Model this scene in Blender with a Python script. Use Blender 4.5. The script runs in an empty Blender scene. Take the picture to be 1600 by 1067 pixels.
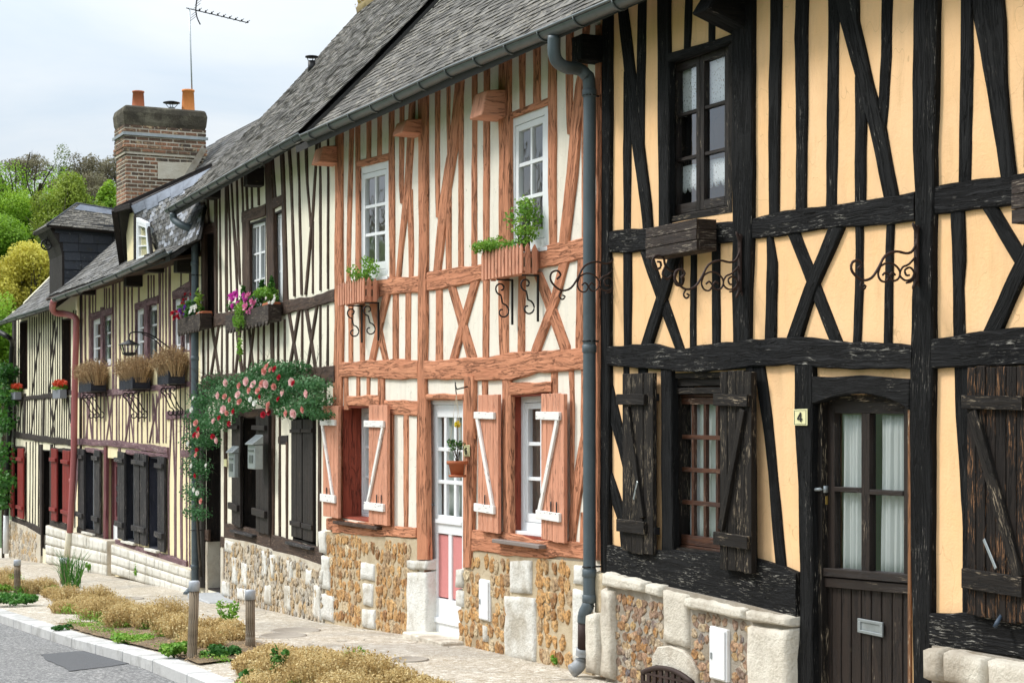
EXPOSURE = 0.95
import bpy, bmesh, math, random
from mathutils import Vector, Matrix
R = random.Random(7)
sc = bpy.context.scene; col = sc.collection
F = 2750.0; CX = 800.0; HY = 667.0; EZ = 1.8      # focal length (px), principal column, horizon row, eye height
D0 = 6.06; TH = math.atan(1320/F)

class Fr:
    """a vertical wall plane: local x runs along the wall, local -y points to the street, z is up"""
    def __init__(s, P, ang):
        s.P = P; s.t = (math.sin(ang), -math.cos(ang)); s.i = (math.cos(ang), math.sin(ang))
        s.d = s.i[0]*P[0]+s.i[1]*P[1]
        s.M = Matrix(((s.t[0], s.i[0], 0, P[0]), (s.t[1], s.i[1], 0, P[1]), (0, 0, 1, 0), (0, 0, 0, 1)))
    def L(s, px, py, out=0.0):
        r = ((px-CX)/F, 1, (HY-py)/F); k = (s.d-out)/(s.i[0]*r[0]+s.i[1]*r[1])
        X, Y, Z = r[0]*k, k, r[2]*k+EZ
        return Vector(((X-s.P[0])*s.t[0]+(Y-s.P[1])*s.t[1], -out, Z))
    def perp(s, px, py, a):
        r = ((px-CX)/F, 1, (HY-py)/F); o = (s.P[0]+s.t[0]*a, s.P[1]+s.t[1]*a)
        d = s.t[0]*o[0]+s.t[1]*o[1]; k = d/(s.t[0]*r[0]+s.t[1]*r[1])
        X, Y, Z = r[0]*k, k, r[2]*k+EZ
        return Vector((a, (X-s.P[0])*s.i[0]+(Y-s.P[1])*s.i[1], Z))
    def world(s, a, y): return (s.P[0]+s.t[0]*a+s.i[0]*y, s.P[1]+s.t[1]*a+s.i[1]*y)
    def inv(s, X, Y): return ((X-s.P[0])*s.t[0]+(Y-s.P[1])*s.t[1], (X-s.P[0])*s.i[0]+(Y-s.P[1])*s.i[1])

A0 = Fr((D0*math.cos(TH), D0*math.sin(TH)), TH)
A = Fr(A0.world(A0.L(525, 667)[0], 0), TH)
B = Fr(A.P, math.atan(1100/F)); BL = B.L(313, 667)[0]
C = Fr(B.world(BL, 0), TH)
WD = Fr((0, 0), 0); WD.M = Matrix.Identity(4)

def lerp(a, b, t): return a+(b-a)*t
def pw(pts, x):
    if x <= pts[0][0]: return pts[0][1]
    for (x0, y0), (x1, y1) in zip(pts, pts[1:]):
        if x <= x1: return lerp(y0, y1, (x-x0)/(x1-x0))
    return pts[-1][1]
GP = [(-60, -4.3), (-22.5, -2.80), (-15.2, -2.50), (-6.6, -2.235), (0, -1.98), (2.7, -1.835), (5.6, -1.79), (12, -1.72), (40, -1.5)]
def gz(s): return pw(GP, s)+EZ                      # height of the pavement beside the facades
def g_at(fr, a, y):
    if fr is WD: X, Y = a, y
    else: X, Y = fr.world(a, y)
    return gz(A.inv(X, Y)[0])
def ground_pt(px, py, dz=0.0):                      # where a foot seen at this spot stands
    z = -1.9
    for _ in range(12):
        k = z/((HY-py)/F); X = (px-CX)/F*k; z = gz(A.inv(X, k)[0])-EZ+dz
    return X, k, z+EZ

# ---------- mesh collector
class MB:
    def __init__(s): s.v = []; s.f = []
    def add(s, vs, fs, D=(0, 0, 1), r=None, sm=False):
        o = len(s.v); s.v += [Vector(p) for p in vs]
        if r is None: r = R.random()
        for f in fs: s.f.append((tuple(i+o for i in f), Vector(D), r, sm))
    def hex(s, p, D=None, r=None):
        if D is None:
            e = [(p[1]-p[0]), (p[3]-p[0]), (p[4]-p[0])]; D = max(e, key=lambda q: q.length)
        if D.length < 1e-9: D = Vector((0, 0, 1))
        s.add(p, [(0, 3, 2, 1), (4, 5, 6, 7), (0, 1, 5, 4), (1, 2, 6, 5), (2, 3, 7, 6), (3, 0, 4, 7)], D.normalized(), r)
    def box(s, x0, x1, y0, y1, z0, z1, D=None, r=None):
        s.hex([Vector(q) for q in ((x0, y0, z0), (x1, y0, z0), (x1, y1, z0), (x0, y1, z0), (x0, y0, z1), (x1, y0, z1), (x1, y1, z1), (x0, y1, z1))], D, r)
    def beam(s, p, q, w, h, up=(0, 0, 1), r=None):
        p = Vector(p); q = Vector(q); d = (q-p).normalized(); u = Vector(up)
        x = d.cross(u)
        if x.length < 1e-4: x = d.cross(Vector((0, 1, 0)))
        x.normalize(); u = x.cross(d)
        c = lambda o: [o-x*w/2-u*h/2, o+x*w/2-u*h/2, o+x*w/2+u*h/2, o-x*w/2+u*h/2]
        s.hex(c(p)+c(q), q-p, r)
    def tube(s, pts, rad, n=8, r=None, caps=True):
        pts = [Vector(p) for p in pts]; rr = rad if isinstance(rad, (list, tuple)) else [rad]*len(pts)
        up = Vector((0.13, 0.2, 0.97)); vs = []; m = len(pts)
        for k, p in enumerate(pts):
            d = (pts[min(k+1, m-1)]-pts[max(k-1, 0)])
            d = d.normalized() if d.length > 1e-9 else Vector((0, 0, 1))
            x = d.cross(up)
            if x.length < .05: x = d.cross(Vector((1, 0, 0)))
            x.normalize(); y = x.cross(d)
            for j in range(n):
                t = 2*math.pi*j/n; vs.append(p+(x*math.cos(t)+y*math.sin(t))*rr[k])
        fs = [(k*n+j, k*n+(j+1) % n, (k+1)*n+(j+1) % n, (k+1)*n+j) for k in range(m-1) for j in range(n)]
        if caps: fs += [tuple(range(n))[::-1], tuple((m-1)*n+j for j in range(n))]
        s.add(vs, fs, (0, 0, 1), r, True)
    def lathe(s, c, prof, n=14, r=None):             # prof: (radius, z)
        vs = [Vector(c)+Vector((q*math.cos(2*math.pi*j/n), q*math.sin(2*math.pi*j/n), z)) for q, z in prof for j in range(n)]
        m = len(prof)
        fs = [(k*n+j, k*n+(j+1) % n, (k+1)*n+(j+1) % n, (k+1)*n+j) for k in range(m-1) for j in range(n)]
        fs += [tuple(range(n))[::-1], tuple((m-1)*n+j for j in range(n))]
        s.add(vs, fs, (0, 0, 1), r, True)
    def prism(s, pts, y0, y1, D=None, r=None):       # polygon in (a, z) between two depths
        n = len(pts); vs = [Vector((p[0], y0, p[-1])) for p in pts]+[Vector((p[0], y1, p[-1])) for p in pts]
        fs = [tuple(range(n)), tuple(range(n, 2*n))[::-1]]+[(i, (i+1) % n, n+(i+1) % n, n+i) for i in range(n)]
        s.add(vs, fs, D or (1, 0, 0), r)
    def poly(s, vs, D=(0, 0, 1), r=None): s.add(vs, [tuple(range(len(vs)))], D, r)
    def quads(s, c, x, y, r):                        # one leaf
        s.add([c-x, c+y*.55, c+x, c-y*.55], [(0, 1, 2, 3)], (0, 0, 1), r)

class Q:
    """a quadrilateral panel standing in space: u 0..1 left to right, v 0..1 top to bottom, o outwards in metres"""
    def __init__(s, TL, TR, BR, BL, n=None):
        s.c = [Vector(q) for q in (TL, TR, BR, BL)]
        s.n = Vector(n) if n else Vector((0, -1, 0))
        s.w = ((s.c[1]-s.c[0]).length+(s.c[2]-s.c[3]).length)/2; s.h = ((s.c[3]-s.c[0]).length+(s.c[2]-s.c[1]).length)/2
    def p(s, u, v, o=0.0):
        return lerp(lerp(s.c[0], s.c[1], u), lerp(s.c[3], s.c[2], u), v)+s.n*o
    def box(s, mb, u0, u1, v0, v1, o0, o1, r=None):
        mb.hex([s.p(u0, v0, o0), s.p(u1, v0, o0), s.p(u1, v1, o0), s.p(u0, v1, o0), s.p(u0, v0, o1), s.p(u1, v0, o1), s.p(u1, v1, o1), s.p(u0, v1, o1)],
               (s.p(.5, 0)-s.p(.5, 1)) if abs(v1-v0)*s.h > abs(u1-u0)*s.w else (s.p(1, .5)-s.p(0, .5)), r)
def QF(fr, x0, x1, yt0, yt1, yb0, yb1, out=0.0):      # from picture corners at a given distance off the wall
    return Q(fr.L(x0, yt0, out), fr.L(x1, yt1, out), fr.L(x1, yb1, out), fr.L(x0, yb0, out))

# ---------- objects
def finish(name, mb, mat, origin=Vector((0, 0, 0)), bevel=0, recalc=True):
    me = bpy.data.meshes.new(name)
    me.from_pydata([v-origin for v in mb.v], [], [f[0] for f in mb.f])
    if recalc and mb.f:
        bm = bmesh.new(); bm.from_mesh(me); bmesh.ops.recalc_face_normals(bm, faces=bm.faces); bm.to_mesh(me); bm.free()
    uvl = me.uv_layers.new(name='UVMap'); at = me.attributes.new('rnd', 'FLOAT', 'FACE')
    uvs = [0.0]*(2*len(me.loops)); rn = [0.0]*len(me.polygons); sm = [False]*len(me.polygons)
    for i, p in enumerate(me.polygons):
        _, Dv, r, s_ = mb.f[i]; n = p.normal; S = n.cross(Dv)
        if S.length < .3:
            S = Vector((1, 0, 0)) if abs(n.x) < .8 else Vector((0, 1, 0)); Dv = n.cross(S)
        S.normalize(); rn[i] = r; sm[i] = s_
        for li in p.loop_indices:
            co = me.vertices[me.loops[li].vertex_index].co
            uvs[2*li] = co.dot(Dv)+r*3; uvs[2*li+1] = co.dot(S)+r*7
    uvl.data.foreach_set('uv', uvs); at.data.foreach_set('value', rn); me.polygons.foreach_set('use_smooth', sm)
    if mat: me.materials.append(mat)
    me.update()
    o = bpy.data.objects.new(name, me); col.objects.link(o)
    if bevel:
        m = o.modifiers.new('bevel', 'BEVEL'); m.width = bevel; m.segments = 1; m.limit_method = 'ANGLE'
    return o
ORG = {}
def thing(name, label, cat, fr, org, group=None):
    o = bpy.data.objects.new(name, None); col.objects.link(o); o.empty_display_size = .2
    org = Vector(org); o.matrix_world = fr.M @ Matrix.Translation(org)
    o['label'] = label; o['category'] = cat
    if group: o['group'] = group
    ORG[o.name] = org; return o
def part(name, mb, mat, parent, bevel=0, label=None, recalc=True):
    org = ORG[parent.name]; o = finish(name, mb, mat, org, bevel, recalc)
    o.parent = parent; ORG[o.name] = org
    if label: o['label'] = label
    return o
def single(name, label, cat, mb, mat, fr, org, group=None, bevel=0, kind=None, recalc=True):
    org = Vector(org); o = finish(name, mb, mat, org, bevel, recalc); o.matrix_world = fr.M @ Matrix.Translation(org)
    if label: o['label'] = label
    if cat: o['category'] = cat
    if group: o['group'] = group
    if kind: o['kind'] = kind
    ORG[o.name] = org; return o

# ---------- materials
class NT:
    def __init__(s, name):
        s.m = bpy.data.materials.new(name); s.m.use_nodes = True; s.t = s.m.node_tree; s.t.nodes.clear()
        s.out = s.t.nodes.new('ShaderNodeOutputMaterial'); s.b = s.t.nodes.new('ShaderNodeBsdfPrincipled')
        s.t.links.new(s.b.outputs[0], s.out.inputs[0])
    def n(s, typ, **k):
        x = s.t.nodes.new(typ)
        for a, b in k.items(): setattr(x, a, b)
        return x
    def put(s, sock, val):
        if hasattr(val, 'is_output'): s.t.links.new(val, sock)
        elif isinstance(val, tuple) and len(val) == 3 and sock.type == 'RGBA': sock.default_value = (*val, 1)
        else: sock.default_value = val
    def coord(s, kind='Object'): return s.n('ShaderNodeTexCoord').outputs[kind]
    def attr(s, a='rnd'): return s.n('ShaderNodeAttribute', attribute_name=a).outputs['Fac']
    def orand(s): return s.n('ShaderNodeObjectInfo').outputs['Random']
    def vmul(s, v, sc_):
        x = s.n('ShaderNodeVectorMath', operation='MULTIPLY'); s.put(x.inputs[0], v); x.inputs[1].default_value = sc_; return x.outputs[0]
    def vadd(s, v, w):
        x = s.n('ShaderNodeVectorMath', operation='ADD'); s.put(x.inputs[0], v); s.put(x.inputs[1], w); return x.outputs[0]
    def noise(s, vec, scale, det=4, rough=.6, dist=0):
        x = s.n('ShaderNodeTexNoise'); s.put(x.inputs['Vector'], vec)
        x.inputs['Scale'].default_value = scale; x.inputs['Detail'].default_value = det; x.inputs['Roughness'].default_value = rough; x.inputs['Distortion'].default_value = dist
        return x.outputs['Fac']
    def voro(s, vec, scale, feat='F1', out='Distance'):
        x = s.n('ShaderNodeTexVoronoi', feature=feat); s.put(x.inputs['Vector'], vec); x.inputs['Scale'].default_value = scale; return x.outputs[out]
    def ramp(s, fac, lo, hi, a=0.0, b=1.0):
        x = s.n('ShaderNodeMapRange'); x.clamp = True
        s.put(x.inputs[0], fac); x.inputs[1].default_value = lo; x.inputs[2].default_value = hi; x.inputs[3].default_value = a; x.inputs[4].default_value = b
        return x.outputs[0]
    def cr(s, fac, stops):
        x = s.n('ShaderNodeValToRGB'); e = x.color_ramp.elements; s.put(x.inputs[0], fac)
        while len(e) < len(stops): e.new(.5)
        for q, (p, c) in zip(e, stops): q.position = p; q.color = (*c, 1)
        return x.outputs[0]
    def mix(s, fac, a, b, mode='MIX'):
        x = s.n('ShaderNodeMix', data_type='RGBA', blend_type=mode); s.put(x.inputs[0], fac); s.put(x.inputs[6], a); s.put(x.inputs[7], b); return x.outputs[2]
    def math(s, op, a, b=0.0, c=None):
        x = s.n('ShaderNodeMath', operation=op); s.put(x.inputs[0], a); s.put(x.inputs[1], b)
        if c is not None: s.put(x.inputs[2], c)
        return x.outputs[0]
    def bump(s, h, st=.5, dist=.01):
        x = s.n('ShaderNodeBump'); s.put(x.inputs['Height'], h); x.inputs['Strength'].default_value = st; x.inputs['Distance'].default_value = dist
        s.t.links.new(x.outputs[0], s.b.inputs['Normal'])
    def done(s, colr=None, rough=.8, metal=0, spec=.5):
        if colr is not None: s.put(s.b.inputs['Base Color'], colr)
        s.put(s.b.inputs['Roughness'], rough); s.b.inputs['Metallic'].default_value = metal; s.b.inputs['Specular IOR Level'].default_value = spec
        return s.m
def woodm(name, base, dark, worn, wear=.5, bumpd=.006, rough=.75, crack=1.0, spec=.35):
    m = NT(name); uv = m.coord('UV'); off = m.math('MULTIPLY', m.orand(), 60.0)
    v = m.vadd(uv, off); wob = m.noise(v, 3.0, 2)
    v2 = m.vadd(v, m.vmul(m.n('ShaderNodeCombineXYZ').outputs[0], (1, 1, 1)))
    v2 = m.vadd(v2, m.math('MULTIPLY', wob, .045)); g1 = m.noise(m.vmul(v2, (1.6, 22, 1)), 1.0, 5, .65, .8); g2 = m.noise(m.vmul(v2, (5, 110, 1)), 1.0, 3, .6)
    big = m.noise(v, 2.2, 3)
    c = m.mix(m.ramp(g1, .32, .68), dark, base); c = m.mix(m.ramp(g2, .3, .7, 0, .45), c, dark)
    crk = m.ramp(m.math('ABSOLUTE', m.math('SUBTRACT', g1, .5)), 0.0, .024*crack, 1, 0)
    crk = m.math('MULTIPLY', crk, m.ramp(big, .38, .52))
    c = m.mix(crk, c, tuple(q*.22 for q in dark))
    wn = m.noise(m.vmul(v2, (12, 130, 1)), 1.0, 4, .75); wn2 = m.noise(m.vmul(v2, (3, 9, 1)), 1.0, 3)
    orv = m.ramp(m.orand(), 0, 1, -.035, .05); wn2 = m.math('ADD', wn2, orv); c = m.mix(m.ramp(big, .35, .7, 0, .35), c, tuple(q*1.35 for q in base)); c = m.mix(m.ramp(m.orand(), 0, 1, 0, .35), c, dark)
    wm = m.math('MULTIPLY', m.ramp(wn, .60-.06*wear, .645-.06*wear), m.ramp(wn2, .58-.14*wear, .66-.1*wear))
    c = m.mix(wm, c, worn)
    h = m.math('ADD', m.math('MULTIPLY', g1, .7), m.math('MULTIPLY', g2, .35)); h = m.math('SUBTRACT', h, m.math('MULTIPLY', crk, .8)); h = m.math('ADD', h, m.math('MULTIPLY', m.noise(m.vmul(v2, (2.5, 12, 1)), 1.0, 2), 1.0))
    m.bump(h, 1.0, bumpd*2.2); return m.done(c, rough, 0, spec)
def plasterm(name, c1, c2, spot=None, bd=.004, sc_=70, blotch=1.6):
    m = NT(name); o = m.coord('Object'); a = m.noise(o, blotch, 5, .6); b = m.noise(m.vmul(o, (6, 6, 1.1)), 1.5, 4, .6)
    c = m.mix(m.ramp(a, .3, .7), c1, c2); c = m.mix(m.ramp(b, .45, .75, 0, .5), c, tuple(q*.74 for q in c2)); st = m.noise(m.vmul(o, (3.2, 3.2, .5)), 2.0, 5, .7); c = m.mix(m.ramp(st, .56, .72, 0, .35), c, (c1[0]*.62, c1[1]*.60, c1[2]*.55))
    f = m.noise(o, sc_, 3, .7); ck = m.ramp(m.math('ABSOLUTE', m.math('SUBTRACT', m.noise(m.vmul(o, (1.6, 1.6, 1)), 1.3, 3, .55), .5)), 0, .0018, .5, 0); c = m.mix(ck, c, tuple(q*.45 for q in c1)); c = m.mix(m.ramp(f, .55, .75, 0, .35), c, spot or tuple(q*.7 for q in c1))
    m.bump(m.math('ADD', f, m.math('MULTIPLY', m.noise(o, 9, 3), 1.6)), .7, bd); return m.done(c, .95, 0, .2)
def stonem(name, c1, c2, dirt, bd=.008):
    m = NT(name); o = m.coord('Object'); r = m.attr(); a = m.noise(o, 5, 5, .65); f = m.noise(o, 45, 5, .7); st = m.noise(o, 2.1, 6, .7)
    c = m.mix(m.ramp(a, .3, .7), c1, c2); c = m.mix(m.ramp(st, .48, .62, 0, .8), c, dirt); c = m.mix(m.ramp(f, .55, .7, 0, .4), c, tuple(q*.6 for q in c2))
    c = m.mix(m.math('MULTIPLY', r, .25), c, dirt)
    m.bump(m.math('ADD', f, m.math('MULTIPLY', a, 1.5)), .9, bd); return m.done(c, .95, 0, .2)
def flintm(name, cols, bd=.006):
    m = NT(name); o = m.coord('Object'); r = m.attr(); f = m.noise(o, 38, 5, .7); g = m.noise(o, 14, 3)
    c = m.cr(r, cols); c = m.mix(m.ramp(f, .42, .6, 0, .75), c, (.07, .035, .014)); c = m.mix(m.ramp(g, .55, .68, 0, .6), c, (.62, .47, .27))
    m.bump(m.math('ADD', f, g), 1.0, bd); return m.done(c, .7, 0, .4)
def plainm(name, c, rough=.6, metal=0, var=.15, bd=.001, ns=30, spec=.5):
    m = NT(name); o = m.coord('Object'); f = m.noise(o, ns, 4, .6); g = m.noise(o, 3, 3)
    cc = m.mix(m.ramp(f, .35, .7, 0, var), c, tuple(q*.45 for q in c)); cc = m.mix(m.ramp(g, .4, .7, 0, var), cc, tuple(min(1, q*1.3+.01) for q in c))
    m.bump(f, .5, bd); return m.done(cc, rough, metal, spec)
def peelm(name, paint, under, amt=.5):               # old flaking paint
    m = NT(name); uv = m.vadd(m.coord('UV'), m.math('MULTIPLY', m.orand(), 31.0)); a = m.noise(m.vmul(uv, (9, 34, 1)), 1.0, 5, .7); b = m.noise(uv, 6, 3)
    k = m.math('MULTIPLY', m.ramp(a, .62-.12*amt, .66-.12*amt), m.ramp(b, .35, .55)); g = m.noise(m.vmul(uv, (4, 120, 1)), 1.0, 3)
    u2 = m.mix(g, under, tuple(q*.35 for q in under)); c = m.mix(k, m.mix(m.ramp(g, .4, .8, 0, .25), paint, tuple(q*.7 for q in paint)), u2)
    m.bump(m.math('SUBTRACT', m.math('MULTIPLY', g, .3), k), .6, .003); return m.done(c, .7, 0, .4)
def leafm(name, stops, trans=.3, rough=.6):
    m = NT(name); r = m.attr(); o = m.coord('Object'); k = m.math('ADD', m.math('MULTIPLY', r, .75), m.math('MULTIPLY', m.noise(o, 1.4, 2), .25))
    c = m.cr(k, stops); m.done(c, rough, 0, .3)
    tr = m.n('ShaderNodeBsdfTranslucent'); m.put(tr.inputs[0], c); mx = m.n('ShaderNodeMixShader'); mx.inputs[0].default_value = trans
    m.t.links.new(m.b.outputs[0], mx.inputs[1]); m.t.links.new(tr.outputs[0], mx.inputs[2]); m.t.links.new(mx.outputs[0], m.out.inputs[0]); return m.m
def slatem(name, c1, c2, c3, lich=(.42, .42, .36), amt=.5):
    m = NT(name); r = m.attr(); o = m.coord('Object'); c = m.cr(r, [(0, c1), (.5, c2), (1, c3)])
    a = m.noise(o, 26, 5, .75); b = m.noise(o, 1.3, 4, .6); f = m.noise(o, 90, 3, .7)
    k = m.math('MULTIPLY', m.ramp(a, .60-.1*amt, .68-.08*amt), m.ramp(b, .35, .62)); c = m.mix(k, c, lich); c = m.mix(m.ramp(f, .5, .8, 0, .45), c, tuple(q*.4 for q in c1))
    d = m.noise(o, 7, 5, .7); c = m.mix(m.ramp(d, .56, .66, 0, .8), c, (.028, .026, .02))
    m.bump(m.math('ADD', f, a), .8, .004); return m.done(c, .75, 0, .4)
def glassm(name, tint=(.97, .98, .98), k=1.0):
    m = NT(name); m.t.nodes.remove(m.b); tr = m.n('ShaderNodeBsdfTransparent'); tr.inputs[0].default_value = (*tint, 1)
    gl = m.n('ShaderNodeBsdfGlossy'); gl.inputs['Roughness'].default_value = .015; gl.inputs[0].default_value = (.9, .93, 1, 1)
    lw = m.n('ShaderNodeLayerWeight'); lw.inputs[0].default_value = .5; fr_ = m.math('ADD', m.math('MULTIPLY', m.math('POWER', lw.outputs['Facing'], 3.6), .9), .075); o = m.coord('Object')
    bp = m.n('ShaderNodeBump'); m.put(bp.inputs['Height'], m.noise(o, 3.5, 2)); bp.inputs['Strength'].default_value = .25; bp.inputs['Distance'].default_value = .01
    m.t.links.new(bp.outputs[0], gl.inputs['Normal'])
    mx = m.n('ShaderNodeMixShader'); m.put(mx.inputs[0], m.math('MINIMUM', m.math('MULTIPLY', fr_, k), 1.0))
    m.t.links.new(tr.outputs[0], mx.inputs[1]); m.t.links.new(gl.outputs[0], mx.inputs[2]); m.t.links.new(mx.outputs[0], m.out.inputs[0]); return m.m
def clothm(name, c, trans=.4, holes=0):
    m = NT(name); uv = m.coord('UV'); m.done(c, .9, 0, .1)
    tr = m.n('ShaderNodeBsdfTranslucent'); tr.inputs[0].default_value = (*c, 1); mx = m.n('ShaderNodeMixShader'); mx.inputs[0].default_value = trans
    m.t.links.new(m.b.outputs[0], mx.inputs[1]); m.t.links.new(tr.outputs[0], mx.inputs[2]); last = mx.outputs[0]
    if holes:
        o = m.coord('Object'); vo = m.n('ShaderNodeTexVoronoi', feature='DISTANCE_TO_EDGE'); m.put(vo.inputs['Vector'], o); vo.inputs['Scale'].default_value = holes
        sw = m.noise(o, holes*.35, 2, .5, 1.5)
        k = m.math('MULTIPLY', m.ramp(vo.outputs[0], .22, .30), m.ramp(sw, .40, .5)); tp = m.n('ShaderNodeBsdfTransparent'); m2 = m.n('ShaderNodeMixShader'); m.put(m2.inputs[0], m.math('MULTIPLY', k, .9))
        m.t.links.new(last, m2.inputs[1]); m.t.links.new(tp.outputs[0], m2.inputs[2]); last = m2.outputs[0]
    m.t.links.new(last, m.out.inputs[0]); return m.m

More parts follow.
